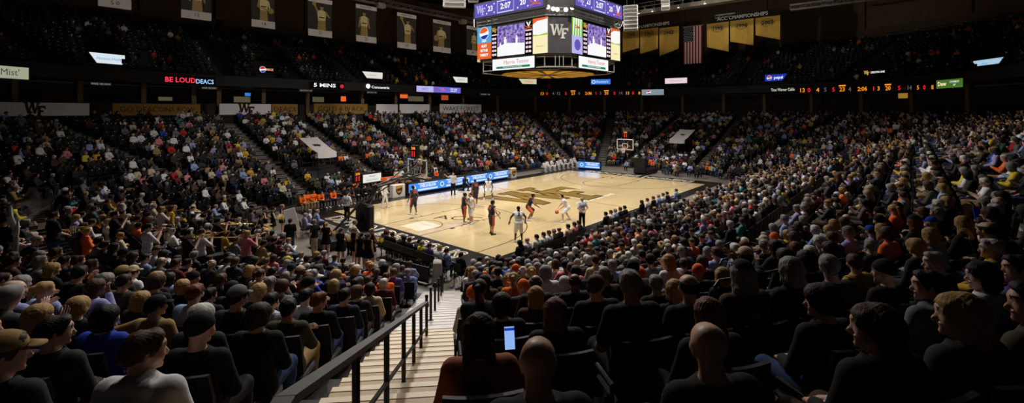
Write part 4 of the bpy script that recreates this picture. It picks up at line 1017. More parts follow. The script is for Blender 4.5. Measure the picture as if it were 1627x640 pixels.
def shoes_mesh(J, h=.014, e=.012):
    parts = []
    for n in 'lr':
        F = Field(); a, t = J['an' + n], J['toe' + n]
        F.cap(a - V(0, .0, .0), a - V(0, 0, .04), .045 + e * .4, .045 + e * .5, k=.02); b = a.copy(); b[2] = t[2]
        F.cap(b - .05 * nrm(t - b), t, .042 + e * .3, .036 + e * .3, k=.02)
        z0 = t[2] - .034; F.cut(lambda X, Y, Z, z0=z0: z0 - Z)
        parts.append(F.contour(h))
    return to_mesh('shoes', parts, [SKIN['fair']])
# hair and hats in the frame of the head
def hair_field(style):
    F = Field(); warp = None
    sk = lambda e: (F.cap((0, -.032, .031), (0, .018, .028), .0785 + e, .0745 + e, k=.03))
    cutline = lambda a, b: F.cut(lambda X, Y, Z: (a * Y + b - Z) / math.hypot(a, 1))
    front = lambda: F.cut(lambda X, Y, Z: (2.3 * Y - .112 - Z + .25 * np.abs(X)) / 2.5)
    strands = lambda a: (lambda X, Y, Z: a * np.sin(X * 210 + 3 * np.sin(Z * 40)) * np.sin(Y * 190 + 2 * np.sin(Z * 55)) + a * .8 * np.sin(Z * 75 + X * 60) * np.sin(Y * 70 + 1))
    if style == 'short': sk(.011); F.cap((-.03, .05, .082), (.035, .045, .084), .028, k=.03); F.ball((0, -.085, -.02), .045, k=.04); cutline(.55, -.040); front(); warp = strands(.0035)
    elif style == 'buzz': sk(.005); F.ball((0, -.08, -.02), .042, k=.04); cutline(.55, -.030); front(); warp = strands(.001)
    elif style == 'fringe':
        sk(.009); cutline(.9, -.035); warp = strands(.003); F.cut(lambda X, Y, Z: Z - .035 - .25 * np.abs(X))
    elif style == 'bob':
        warp = strands(.003)
        sk(.013)
        for s in (-1, 1): F.cap((s * .062, -.01, .03), (s * .070, .0, -.095), .036, .033, k=.04)
        F.cap((-.035, -.072, .0), (.035, -.072, .0), .05, k=.04); F.cap((-.045, -.07, -.085), (.045, -.07, -.085), .04, k=.05)
        F.cut(lambda X, Y, Z: .078 - np.sqrt(X ** 2 + ((Y - .125) / 1.0) ** 2 + ((Z + .035) / 1.25) ** 2))
    elif style == 'long':
        warp = strands(.0035)
        sk(.012)
        for s in (-1, 1): F.cap((s * .060, -.02, .03), (s * .074, -.03, -.18), .036, .030, k=.05)
        F.cap((-.035, -.075, .0), (.035, -.075, .0), .05, k=.04); F.cap((-.05, -.085, -.10), (.05, -.085, -.10), .042, k=.06); F.cap((-.045, -.11, -.30), (.045, -.11, -.30), .034, k=.08)
        F.cut(lambda X, Y, Z: .080 - np.sqrt(X ** 2 + (Y - .125) ** 2 + ((Z + .045) / 1.4) ** 2))
    elif style == 'curly':
        sk(.026)
        for s in (-1, 1): F.ball((s * .064, -.01, -.04), .046, k=.04)
        F.ball((0, -.085, -.05), .06, k=.05)
        F.cut(lambda X, Y, Z: .076 - np.sqrt(X ** 2 + (Y - .13) ** 2 + ((Z + .03) / 1.2) ** 2))
        warp = lambda X, Y, Z: .0045 * np.sin(X * 170 + 2 * np.sin(Z * 60)) * np.sin(Y * 160 + 1) * np.sin(Z * 165 + 2 * np.sin(X * 50))
    elif style == 'ponytail':
        sk(.010); cutline(.5, -.045); front(); warp = strands(.002); F.ball((0, -.115, .045), .032, k=.02); F.cap((0, -.135, .04), (0, -.155, -.13), .034, .018, k=.02)
    elif style == 'beanie':
        sk(.013); F.ball((0, -.015, .06), .078, k=.05); cutline(.35, .012)
    elif style == 'cap':
        sk(.012); F.ball((0, -.005, .055), .078, k=.04); cutline(.12, .038)
        F.P_brim = True
    return F, warp
STYLES = ('short', 'buzz', 'fringe', 'bob', 'long', 'curly', 'ponytail', 'beanie', 'cap')
def brim_verts(n=10):
    vs = []; fs = []
    for i in range(n + 1):
        a = PI * i / n; x = -.074 * math.cos(a)
        for (rr, zz) in ((0, .048), (1, .034)):
            y = .055 + .045 * math.sin(a) ** .7 * (1 - rr) + rr * (.125 * math.sin(a) ** .6)
            for t in (0, .006): vs.append((x * (1 - .02 * rr), y, zz - t - .10 * abs(x) ** 1.0 * .5))
    for i in range(n):
        a = 4 * i; b = a + 4
        fs += [(a, a + 2, b + 2, b), (a + 1, b + 1, b + 3, a + 3), (a + 2, a + 3, b + 3, b + 2), (a, b, b + 1, a + 1)]
    return np.array(vs), np.array(fs)
def hair_mesh(style, h=.008):
    F, warp = hair_field(style); parts = [F.contour(h, warp)]
    if style == 'cap': parts.append(brim_verts())
    return to_mesh('cap' if style == 'cap' else 'knit_hat' if style == 'beanie' else 'hair', parts, [SKIN['fair']])
HAIR_MESH = {s: hair_mesh(s) for s in STYLES}
# ------------------------------------------------------------ wardrobe
def hair_mat(name, c):
    m = M(name, c, rough=.62, spec=.18, noise=0); nt = m.node_tree; b = next(n for n in nt.nodes if n.type == 'BSDF_PRINCIPLED')
    tc = nt.nodes.new('ShaderNodeTexCoord'); mp = nt.nodes.new('ShaderNodeMapping'); mp.inputs['Scale'].default_value = (150, 110, 18)
    tx = nt.nodes.new('ShaderNodeTexNoise'); tx.inputs['Scale'].default_value = 1.0; tx.inputs['Detail'].default_value = 3
    mr = nt.nodes.new('ShaderNodeMapRange'); mr.inputs['To Min'].default_value = .45; mr.inputs['To Max'].default_value = 1.5; vm = nt.nodes.new('ShaderNodeVectorMath'); vm.operation = 'SCALE'; vm.inputs[0].default_value = lin(c)
    bp = nt.nodes.new('ShaderNodeBump'); bp.inputs['Strength'].default_value = .6; bp.inputs['Distance'].default_value = .006
    nt.links.new(tc.outputs['Object'], mp.inputs['Vector']); nt.links.new(mp.outputs[0], tx.inputs['Vector']); nt.links.new(tx.outputs[0], mr.inputs['Value']); nt.links.new(mr.outputs[0], vm.inputs['Scale'])
    nt.links.new(vm.outputs[0], b.inputs['Base Color']); nt.links.new(tx.outputs[0], bp.inputs['Height']); nt.links.new(bp.outputs[0], b.inputs['Normal']); return m
HAIR = {'black': hair_mat('hair_black', (18, 16, 15)), 'dark brown': hair_mat('hair_dark_brown', (40, 28, 21)), 'brown': hair_mat('hair_brown', (78, 54, 37)), 'auburn': hair_mat('hair_auburn', (104, 56, 31)),
        'blond': hair_mat('hair_blond', (170, 134, 84)), 'grey': hair_mat('hair_grey', (138, 134, 128)), 'white': hair_mat('hair_white', (205, 202, 195))}
CLOTH = {'black': (16, 16, 17), 'charcoal': (40, 40, 43), 'grey': (108, 108, 112), 'navy': (24, 28, 48), 'blue': (28, 62, 168), 'pale blue': (140, 158, 204), 'white': (222, 220, 222),
         'cream': (196, 180, 148), 'tan': (150, 122, 78), 'olive': (66, 62, 44), 'brown': (70, 48, 34), 'orange': (236, 106, 36), 'red': (176, 32, 34), 'maroon': (92, 26, 36),
         'pink': (206, 120, 132), 'purple': (82, 60, 132), 'gold': (196, 160, 40), 'yellow': (216, 196, 50), 'green': (30, 84, 62), 'teal': (40, 130, 128), 'denim': (52, 72, 118), 'lilac': (150, 146, 196)}
CM = {k: M('cloth_' + k.replace(' ', '_'), v, rough=.85, spec=.2, noise=.16, scale=9, bump=.15) for k, v in CLOTH.items()}
CM['black and yellow striped'] = striped('cloth_tie_dye', (24, 22, 18), (208, 176, 40), 9, 'X')
CM['white plaid'] = striped('cloth_plaid', (214, 212, 214), (70, 72, 92), 16, check=True)
CM['black and white striped'] = striped('cloth_referee', (225, 225, 228), (20, 20, 22), 14, 'X')
CM['striped grey'] = striped('cloth_striped_grey', (120, 120, 128), (70, 72, 84), 20, 'Z')
# poses shared by many people
POSES = {}
def pose_set(key, J, g=1.0, hands=('relaxed', 'relaxed'), h=.015):
    POSES[key] = {'J': J, 'g': g, 'hands': hands, 'h': h, 'm': {}}
def piece(key, what, **k):
    P = POSES[key]; kk = (what, tuple(sorted(k.items())))
    if kk not in P['m']:
        fn = {'body': lambda: body_mesh(P['J'], P['g'], P['h'], P['hands']), 'shirt': lambda: shirt_mesh(P['J'], P['g'], **k), 'trousers': lambda: trousers_mesh(P['J'], P['g'], **k),
              'skirt': lambda: skirt_mesh(P['J']), 'shoes': lambda: shoes_mesh(P['J'])}[what]
        P['m'][kk] = fn()
    return P['m'][kk]
def dress(o, m, slot=0):
    o.material_slots[slot].link = 'OBJECT'; o.material_slots[slot].material = m
SHOE = {'black': M('shoe_black', (14, 14, 15), rough=.4, noise=.1), 'white': M('shoe_white', (210, 208, 206), rough=.5, noise=.1), 'brown': M('shoe_brown', (60, 40, 26), rough=.5, noise=.1)}
def person(pose, mw, skin='fair', hair='short', hair_col='brown', top='black', bottom='charcoal', sleeve=1.9, legs=1.93, hat=None, hat_col=None, shoes='black', skirt=False, hood=False,
           label=None, group=None, loose=.018, top_name='shirt', bottom_name='trousers', scale=1.0, cap_back=False, cat='person'):
    """A person: the body is the top-level mesh, hair and clothing are its children."""
    J = POSES[pose]['J']
    o = put('person', piece(pose, 'body'), None, mw @ Matrix.Scale(scale, 4)); dress(o, SKIN[skin])
    if skin in ('brown', 'deep'): dress(o, M('lips_dark', (84, 50, 44), rough=.5, noise=.05), 3)
    tag(o, label, cat, group)
    s = put(top_name, piece(pose, 'shirt', sleeve=sleeve, hood=hood, e=loose), o); dress(s, CM[top])
    if skirt: b = put('skirt', piece(pose, 'skirt'), o)
    else: b = put(bottom_name, piece(pose, 'trousers', upto=legs, e=.014 if legs > 1.5 else .032), o)
    dress(b, CM[bottom])
    f = put('shoes', piece(pose, 'shoes'), o); dress(f, SHOE[shoes])
    hm = Matrix(head_matrix(J).tolist())
    if hair: x = put('hair', HAIR_MESH[hair], o, hm); dress(x, HAIR[hair_col])
    if hat:
        x = put('cap' if hat == 'cap' else 'knit_hat', HAIR_MESH[hat], o, hm @ (Matrix.Rotation(PI, 4, 'Z') @ Matrix.Translation((0, .02, .0)) if cap_back else Matrix.Identity(4))); dress(x, CM[hat_col])
    return o
# ================================================================ where the musicians stand among the left rows (found before the seats are filled)
def terrace_point(px, py, hz):
    """Nearest point of the terraces whose height hz above the row is seen at (px, py)."""
    a, b = ray(px)
    for i in range(230, 1400):
        s = i * .03; x, y = CAM[0] + a * s, CAM[1] + b * s; z = row_floor(ring_d(x, y)) + hz
        if CY + FPX * (CAM[2] - z) / s < py: return x, y, z - hz
BAND = [  # px, py of the head, hair, colour, top, bottom, instrument, facing azimuth, label
 (84, 344, 'short', 'dark brown', 'black', 'denim', 'horn', 15, 'standing musician in black shirt and jeans holding a brass horn, far left rows'),
 (105, 308, 'short', 'black', 'black', 'navy', None, 10, 'tall standing person in black coat behind the left horn player'),
 (181, 342, 'short', 'dark brown', 'black', 'denim', 'trumpet', -5, 'standing musician in black shirt and jeans facing right, middle of the left rows'),
 (193, 318, 'short', 'brown', 'white', 'denim', None, 10, 'standing person in white shirt behind the musicians, left rows'),
 (234, 362, 'ponytail', 'dark brown', 'white', 'denim', 'trumpet', 0, 'standing musician in white top with brass horn raised, left rows'),
 (256, 333, 'long', 'blond', 'white', 'charcoal', 'trumpet', 0, 'blond standing musician in white with a trumpet'),
 (271, 331, 'long', 'brown', 'gold', 'charcoal', None, 0, 'standing person in gold top beside the blond trumpet player'),
 (319, 370, 'ponytail', 'brown', 'white', 'black', 'trumpet', 5, 'standing musician in white top and black trousers with a trumpet'),
 (345, 352, 'short', 'black', 'black', 'black', 'trombone', 0, 'musician in all black with a trombone, left of the drums'),
 (297, 372, 'short', 'black', 'black', 'navy', 'trombone', -10, 'musician in black with a long trombone pointing right'),
 (391, 372, 'long', 'blond', 'pink', 'black', 'trumpet', 10, 'blond musician in pink top and black trousers with a trumpet'),
 (4, 352, 'short', 'black', 'black', 'black', 'tuba', 20, 'musician in black with a silver tuba at the left edge'),
]
BANDPOS = []
for e in BAND:
    x, y, z = terrace_point(e[0], e[1], 1.64); BANDPOS.append((x, y, z))
# ================================================================ seats and spectators
def inframe(x, y, z, m=40):
    d = depth(x, y)
    if d < .6: return False
    px, py, _ = proj(x, y, z)
    return -m - 120 / d < px < 1627 + m + 120 / d and -m < py < 640 + m + 260 / d
MAIN = PI + math.radians(47.1)
def ring_seats(d, pitch=.55, gap=.62, main_gap=.70):
    """Seats of one row: (x, y, inward dir, side of the main stairs, running count from them)."""
    r = KR + d; out = []
    segs = [('line', (KX0, KY0 - r), (KX1, KY0 - r))]
    cor = [(KX1, KY0, -PI / 2), (KX1, KY1, 0.0), (KX0, KY1, PI / 2), (KX0, KY0, PI)]
    ends = [((KX1 + r, KY0), (KX1 + r, KY1)), ((KX1, KY1 + r), (KX0, KY1 + r)), ((KX0 - r, KY1), (KX0 - r, KY0))]
    def block(fn, L, g0, g1):
        n = int((L - g0 - g1) / pitch)
        if n < 1: return
        o = g0 + ((L - g0 - g1) - n * pitch) / 2
        for i in range(n): out.append(fn(o + (i + .5) * pitch))
    def line(a, b, cuts):
        a = Vector(a); b = Vector(b); L = (b - a).length; t = (b - a) / L; nrm_ = Vector((-t.y, t.x))
        cs = [0] + cuts + [L]
        for i in range(len(cs) - 1):
            block(lambda s, c=cs[i]: (*(a + t * (c + s)), nrm_.x, nrm_.y), cs[i + 1] - cs[i], gap, gap)
    def arc_(cx, cy, angs):
        for i in range(len(angs) - 1):
            a0, a1 = angs[i], angs[i + 1]
            g0 = main_gap if abs(a0 - MAIN) < 1e-6 else gap; g1 = main_gap if abs(a1 - MAIN) < 1e-6 else gap
            block(lambda s, a0=a0: (cx + r * math.cos(a0 + s / r), cy + r * math.sin(a0 + s / r), -math.cos(a0 + s / r), -math.sin(a0 + s / r)), (a1 - a0) * r, g0, g1)
    cl = [7.2, 14.3, 21.5]
    line(segs[0][1], segs[0][2], cl)
    arc_(*cor[0][:2], [-PI / 2 + math.radians(q) for q in (0, 32, 62, 90)])
    line(*ends[0], [])
    arc_(*cor[1][:2], [math.radians(q) for q in (0, 25, 55, 90)])
    line(*ends[1], cl)
    arc_(*cor[2][:2], [PI / 2 + math.radians(q) for q in (0, 30, 60, 90)])
    line(*ends[2], [])
    arc_(*cor[3][:2], [PI, PI + math.radians(25), MAIN, 1.5 * PI])
    return out
SEATS = []    # dicts
for ri, (d0, t, z, sec, k) in enumerate(ROWS):
    d = d0 + .52
    for (x, y, nx, ny) in ring_seats(d):
        if not inframe(x, y, z + .9): continue
        SEATS.append({'x': x, 'y': y, 'z': z, 'nx': nx, 'ny': ny, 'row': ri, 'd': d, 'dep': depth(x, y)})
# tunnels under the canopies: no seats there
TUNNELS = []
def tunnel_spot(px, d):
    x, y, s = ring_hit(px, d); v = ring_dir(x, y); return x, y, v
for (px, d) in ((503, 5.9), (1085, 6.2)):
    x, y, v = tunnel_spot(px, d); TUNNELS.append((x, y, v))
def blocked(x, y, d):
    for (tx, ty, v) in TUNNELS:
        q = Vector((x - tx, y - ty)); a = q.dot(v); b = q.dot(Vector((-v.y, v.x)))
        if -.3 < a < 3.2 and abs(b) < 1.7: return True
    return False
SEATS = [s for s in SEATS if not blocked(s['x'], s['y'], s['d'])]
SEATS = [s for s in SEATS if all(math.hypot(s['x'] - b[0], s['y'] - b[1]) > .62 for b in BANDPOS)]
BALL = (17.0, 4.5)
def look_yaw(x, y, nx, ny, tx=None, ty=None):
    a = math.atan2((BALL[1] if ty is None else ty) - y, (BALL[0] if tx is None else tx) - x) - math.atan2(ny, nx)
    return max(-1.0, min(1.0, (a + PI) % (2 * PI) - PI))
# ---- posed prototypes; the head turns are part of the pose, in a few steps
YAWS = (-.75, -.35, .0, .35, .75)
ARMS = ('lap', 'cross', 'knees', 'clap', 'chin')
for i, yv in enumerate(YAWS):
    for a in ARMS:
        if a == 'chin' and i not in (1, 3): continue
        if a == 'clap' and i not in (0, 2, 4): continue
        lean = {'lap': .02, 'cross': -.05, 'knees': .50, 'clap': .12, 'chin': .32}[a]
        pose_set('sit_%s_%d' % (a, i), seated(lean=lean, arms=a if a != 'chin' else (('lap', 'chin') if i == 1 else ('chin', 'lap')), yaw=yv + .05, pitch=-.12), hands=('relaxed', 'relaxed') if a != 'clap' else ('open', 'open'))
pose_set('sit_raise', seated(lean=.05, arms=('lap', 'up'), yaw=-.75, pitch=-.1), hands=('relaxed', 'up'))
pose_set('sit_over', seated(lean=.10, arms=('over', 'lap'), yaw=-.5, pitch=-.1))
pose_set('sit_phone', seated(lean=.08, arms=('lap', 'hold'), yaw=-.1, pitch=-.35), hands=('relaxed', 'grip'))
def best_pose(yaw, arms):
    keys = [k for k in POSES if k.startswith('sit_' + arms + '_')]
    return min(keys, key=lambda k: abs(POSES[k]['J']['yaw'] - .05 - yaw))
ORD = ['first', 'second', 'third', 'fourth', 'fifth', 'sixth', 'seventh', 'eighth', 'ninth', 'tenth', 'eleventh', 'twelfth', 'thirteenth', 'fourteenth', 'fifteenth', 'sixteenth', 'seventeenth', 'eighteenth', 'nineteenth',
       'twentieth', 'twenty-first', 'twenty-second', 'twenty-third', 'twenty-fourth', 'twenty-fifth', 'twenty-sixth', 'twenty-seventh', 'twenty-eighth', 'twenty-ninth', 'thirtieth'] + ['thirty-%s' % q for q in ('first', 'second', 'third', 'fourth', 'fifth', 'sixth', 'seventh', 'eighth', 'ninth')] + ['fortieth'] + ['forty-%s' % q for q in ('first', 'second', 'third', 'fourth', 'fifth', 'sixth', 'seventh', 'eighth', 'ninth')] + ['fiftieth']
ax_, ay_ = KX0 + math.cos(MAIN), KY0 + math.sin(MAIN)
def stair_side(x, y):
    """Right (+) or left (-) of the main stairs, as seen when looking down at the court."""
    a = math.atan2(y - KY0, x - KX0) % (2 * PI)
    if x > 0 and y < KY0: return 1
    return 1 if MAIN < a < 1.75 * PI else -1
def row_words(ri):
    r = ROWS[ri]
    return '%s row %s the landing' % (ORD[r[4]] if r[3] == 'up' else ORD[LOW_N - 1 - r[4]], 'above' if r[3] == 'up' else 'below')
def head_of(s, hz=1.20): return proj(s['x'] + s['nx'] * .09, s['y'] + s['ny'] * .09, s['z'] + hz)
# ---- people singled out in the photograph: head position (px, py) and looks
# (px, py, hair, hair colour, hat, hat colour, top, arms, skin, extra)
NEAR = [
 (48, 612, 'short', 'brown', 'cap', 'tan', 'charcoal', 'lap', 'fair', {'label': 'person in tan peaked cap turned right, in the bottom left corner of the photo', 'yaw': -.75}),
 (118, 604, 'short', 'dark brown', None, None, 'charcoal', 'lap', 'fair', {'label': 'dark brown-haired person behind the peak of the tan cap, dark coat', 'yaw': -.75}),
 (20, 545, 'short', 'brown', None, None, 'navy', 'raise', 'fair', {'label': 'short-haired person in profile at the left edge, one open hand raised', 'yaw': -.75}),
 (85, 506, 'bob', 'blond', None, None, 'black', 'lap', 'fair', {'label': 'person with straight dark-blond bob and black coat near the left edge'}),
 (148, 508, 'curly', 'blond', None, None, 'black', 'cross', 'fair', {'label': 'person with curly light hair and black coat, left of the bright blue sweater'}),
 (192, 520, 'bob', 'black', None, None, 'blue', 'lap', 'fair', {'label': 'black-haired person in bright blue sweater'}),
 (262, 535, 'short', 'black', 'cap', 'black', 'tan', 'over', 'tan', {'label': 'person in black cap and tan jacket, arm along the next seat'}),
 (342, 545, 'curly', 'white', None, None, 'charcoal', 'lap', 'fair', {'label': 'person with curly white hair and dark coat behind the black knit hat'}),
 (322, 583, None, None, 'beanie', 'black', 'black', 'lap', 'fair', {'label': 'person in black knit hat and black coat, left of the black handrail'}),
 (236, 632, 'short', 'brown', None, None, 'white', 'lap', 'fair', {'label': 'brown-haired person in white hooded top at the bottom edge, facing right', 'yaw': -.75, 'hood': True}),
 (414, 548, 'curly', 'dark brown', None, None, 'black', 'lap', 'fair', {'label': 'curly dark-haired person in black coat and blue jeans near the handrail', 'bottom': 'denim'}),
 (462, 505, 'short', 'black', None, None, 'olive', 'cross', 'tan', {'label': 'black-haired person in olive jacket left of the stairs'}),
 (432, 490, 'short', 'dark brown', None, None, 'white plaid', 'lap', 'fair', {'label': 'dark-haired person in white plaid shirt, left of the olive jacket'}),
 (487, 490, 'short', 'black', None, None, 'white plaid', 'lap', 'fair', {'label': 'dark-haired person in white plaid shirt, right of the olive jacket'}),
 (508, 500, 'short', 'auburn', None, None, 'black', 'lap', 'fair', {'label': 'auburn-haired person in black coat beside the plaid shirt, left of the stairs'}),
 (568, 478, 'curly', 'brown', None, None, 'charcoal', 'lap', 'fair', {}),
 (565, 455, 'short', 'black', None, None, 'lilac', 'lap', 'fair', {'label': 'person in lilac striped shirt, left of the lower stairs'}),
 (610, 470, 'short', 'white', None, None, 'maroon', 'lap', 'fair', {'label': 'white-haired person in maroon sweater vest beside the lower stairs'}),
 (598, 488, 'curly', 'dark brown', None, None, 'cream', 'lap', 'fair', {'label': 'curly-haired person in cream sweater beside the handrail'}),
 (560, 493, 'short', 'black', None, None, 'navy', 'lap', 'fair', {}),
 (655, 440, 'short', 'grey', None, None, 'pale blue', 'lap', 'fair', {'label': 'grey-haired person in pale blue shirt at the foot of the stairs, left side', 'bottom': 'denim'}),
 (610, 445, 'short', 'brown', None, None, 'orange', 'knees', 'fair', {'label': 'person in orange shirt in the lowest rows left of the stairs'}),
 (585, 447, 'short', 'brown', None, None, 'orange', 'lap', 'fair', {'label': 'brown-haired person in orange sweater beside the lilac striped shirt'}),
 (430, 447, 'short', 'grey', None, None, 'charcoal', 'lap', 'fair', {'label': 'grey-haired person in broad charcoal jacket, left rows'}),
 (462, 412, None, None, 'cap', 'yellow', 'maroon', 'lap', 'fair', {'label': 'person in yellow cap and maroon sweater, lower left rows'}),
 (312, 462, 'short', 'auburn', None, None, 'pale blue', 'lap', 'fair', {}),
 (335, 468, 'short', 'black', None, None, 'black', 'lap', 'fair', {}),
 (370, 455, 'short', 'black', 'cap', 'navy', 'navy', 'lap', 'fair', {}),
 (123, 440, 'short', 'black', None, None, 'green', 'lap', 'fair', {'label': 'black-haired person in dark green sweater, left rows'}),
 (220, 430, 'short', 'brown', 'cap', 'cream', 'white', 'lap', 'fair', {'label': 'person in cream cap and white top, left rows'}),
 (205, 424, 'short', 'brown', 'cap', 'tan', 'charcoal', 'lap', 'fair', {}),
 (92, 425, 'long', 'blond', None, None, 'black', 'lap', 'fair', {'label': 'person with long blond hair and black top, left rows near the musicians'}),
 (240, 515, 'long', 'blond', None, None, 'charcoal', 'lap', 'fair', {'label': 'person with long blond hair behind the black cap and tan jacket'}),
 # right of the stairs
 (762, 572, 'long', 'dark brown', None, None, 'tan', 'hold', 'fair', {'label': 'person with long dark hair and rust-tan jacket beside the stairs, bottom of the photo', 'top': 'rust'}),
 (853, 612, None, None, None, None, 'black', 'lap', 'tan', {'label': 'bald person in black at the bottom edge, right of the lit phone'}),
 (797, 508, 'curly', 'black', None, None, 'black', 'lap', 'fair', {'label': 'person with thick black curls and black coat, right of the stairs'}),
 (851, 505, 'long', 'blond', None, None, 'brown', 'lap', 'fair', {'label': 'person with long honey-blond hair right of the black curls'}),
 (881, 520, 'long', 'auburn', None, None, 'black', 'lap', 'fair', {'label': 'person with long auburn-brown hair and black coat, right of the honey-blond hair'}),
 (753, 474, None, None, 'beanie', 'orange', 'white', 'lap', 'fair', {'label': 'person in orange knit hat and white shirt beside the lower stairs'}),
 (831, 462, None, None, 'beanie', 'orange', 'charcoal', 'lap', 'fair', {'label': 'person in orange knit hat, fifth head right of the stairs'}),
 (896, 464, 'curly', 'white', None, None, 'black', 'lap', 'fair', {'label': 'white-haired person in black, right of the orange knit hat over a charcoal coat'}),
 (942, 490, None, None, 'beanie', 'navy', 'brown', 'lap', 'fair', {'label': 'person in navy knit hat and brown coat, right rows'}),
 (1040, 490, 'short', 'grey', None, None, 'black', 'lap', 'fair', {'label': 'grey-haired person in black, left of the blond head in the right rows'}),
 (1070, 490, 'bob', 'blond', None, None, 'black', 'lap', 'fair', {'label': 'blond person in black, left of the big orange jacket'}),
 (1135, 472, 'bob', 'blond', None, None, 'black', 'lap', 'fair', {'label': 'blond person in black, directly left of the big orange jacket'}),
 (1158, 452, 'short', 'grey', None, None, 'orange', 'lap', 'fair', {'label': 'person in big bright orange jacket, middle of the right rows'}),
 (1016, 452, None, None, 'beanie', 'orange', 'navy', 'lap', 'fair', {'label': 'person in orange knit hat and navy coat, left of the second orange hat'}),
 (1098, 462, None, None, 'beanie', 'orange', 'black', 'lap', 'fair', {'label': 'person in orange knit hat, left of the big orange jacket'}),
 (1188, 485, 'short', 'black', None, None, 'charcoal', 'lap', 'deep', {'label': 'black-haired person in charcoal, in front of the tie-dyed yellow shirt', 'top': 'charcoal'}),
 (1122, 535, 'long', 'auburn', None, None, 'black', 'lap', 'fair', {'label': 'person with long auburn hair and black coat, below the orange jacket'}),
 (1120, 645, None, None, None, None, 'black', 'lap', 'fair', {'label': 'bald person cut off by the bottom edge, right of centre'}),
 (1280, 545, 'curly', 'dark brown', None, None, 'black', 'lap', 'fair', {'label': 'person with curly dark hair, face turned left, lower right', 'yaw': .75}),
 (1352, 605, 'long', 'brown', None, None, 'black', 'lap', 'fair', {'label': 'person with long brown hair turned left at the bottom edge, lower right', 'yaw': .75}),
 (1388, 500, None, None, 'beanie', 'black', 'black', 'lap', 'fair', {'label': 'person in black knit hat and black coat, left of the grey hooded top', 'yaw': .35}),
 (1452, 490, 'short', 'dark brown', None, None, 'grey', 'lap', 'fair', {'label': 'dark-haired person in grey hooded top, lower right', 'hood': True, 'yaw': .75}),
 (1490, 600, 'long', 'blond', None, None, 'charcoal', 'lap', 'fair', {'label': 'person with dark-blond hair turned left at the bottom edge, below the grey hood', 'yaw': .75}),
 (1540, 462, 'bob', 'black', None, None, 'white', 'lap', 'fair', {'label': 'black-haired person in white shirt, left of the blue shirt at the right edge', 'yaw': .75}),
 (1586, 440, 'short', 'black', None, None, 'purple', 'lap', 'tan', {'label': 'black-haired person in violet-blue shirt near the right edge', 'yaw': .75}),
 (1608, 488, 'short', 'black', None, None, 'olive', 'lap', 'tan', {'label': 'black-haired person in olive jacket at the right edge, facing left', 'yaw': .75}),
 (1555, 412, 'short', 'white', None, None, 'gold', 'lap', 'fair', {'label': 'white-haired person in dull gold jacket near the right edge', 'yaw': .35}),
 (1345, 460, 'short', 'brown', None, None, 'black and yellow striped', 'lap', 'fair', {'label': 'person in black and yellow tie-dyed shirt, right rows'}),
 (1375, 425, 'short', 'grey', None, None, 'black', 'lap', 'fair', {}),
 (1470, 355, None, None, 'cap', 'blue', 'black', 'lap', 'fair', {'label': 'person in bright blue cap and black top, right rows'}),
 (1375, 385, 'short', 'brown', 'cap', 'blue', 'lilac', 'lap', 'fair', {'label': 'person in dark blue cap and lilac shirt, right rows'}),
 (1445, 390, 'curly', 'blond', None, None, 'charcoal', 'lap', 'fair', {}),
 (1543, 365, 'short', 'black', None, None, 'white', 'cross', 'tan', {'label': 'black-haired person with white sleeves and dark vest, upper right rows', 'yaw': .75}),
 (1470, 425, 'short', 'grey', None, None, 'black', 'lap', 'fair', {'label': 'grey-haired person in black facing left, left of the white sleeves', 'yaw': .75}),
 (1176, 390, 'curly', 'auburn', None, None, 'brown', 'lap', 'fair', {}), (1178, 383, 'short', 'white', None, None, 'charcoal', 'lap', 'fair', {}),
 (1130, 400, 'short', 'brown', None, None, 'pale blue', 'lap', 'fair', {}), (1210, 375, 'short', 'grey', None, None, 'lilac', 'lap', 'fair', {}),
 (1078, 430, 'short', 'brown', None, None, 'maroon', 'lap', 'fair', {'label': 'brown-haired person in maroon sweater, middle right rows'}),
 (1050, 415, 'short', 'grey', None, None, 'white', 'lap', 'fair', {}),
 (1155, 355, 'short', 'white', None, None, 'charcoal', 'lap', 'fair', {}), (1240, 335, 'short', 'grey', None, None, 'pale blue', 'lap', 'fair', {}),
 (965, 455, 'short', 'brown', None, None, 'lilac', 'lap', 'fair', {'label': 'brown-haired person in lilac shirt, right rows left of the orange hats'}),
 (907, 425, 'short', 'brown', None, None, 'pink', 'lap', 'fair', {'label': 'person in pink shirt with dark backpack, right of centre'}),
 (945, 412, 'short', 'brown', None, None, 'cream', 'lap', 'fair', {'label': 'brown-haired person in cream jacket, right of the pink shirt'}),
 (988, 372, 'short', 'auburn', None, None, 'pink', 'lap', 'fair', {'label': 'person in salmon pink shirt, near sideline rows'}),
]
CLOTH['rust'] = (150, 74, 26); CM['rust'] = M('cloth_rust', CLOTH['rust'], rough=.85, noise=.16, scale=9)
RR = random.Random(21)
TOPS = ['black'] * 26 + ['charcoal'] * 16 + ['navy'] * 9 + ['grey'] * 6 + ['white'] * 7 + ['pale blue'] * 4 + ['brown'] * 5 + ['olive'] * 4 + ['tan'] * 3 + ['cream'] * 3 + ['orange'] * 3 + ['red', 'maroon', 'maroon', 'gold', 'gold', 'purple', 'green', 'lilac', 'lilac', 'pink', 'blue', 'white plaid', 'striped grey']
FAR_TOPS = ['black'] * 44 + ['charcoal'] * 20 + ['navy'] * 8 + ['grey'] * 12 + ['white'] * 18 + ['pale blue'] * 5 + ['brown'] * 8 + ['olive'] * 4 + ['tan'] * 6 + ['cream'] * 7 + ['orange'] * 4 + ['red'] * 2 + ['gold'] * 4 + ['yellow'] + ['lilac'] * 4 + ['pink'] * 3 + ['maroon'] * 2 + ['purple', 'green', 'teal', 'blue']
DECK_TOPS = ['black'] * 10 + ['charcoal'] * 6 + ['navy'] * 4 + ['brown'] * 3 + ['grey'] * 2 + ['white', 'red', 'orange', 'gold', 'pale blue']  # mostly dark clothes, dimming the deck crowd through colour
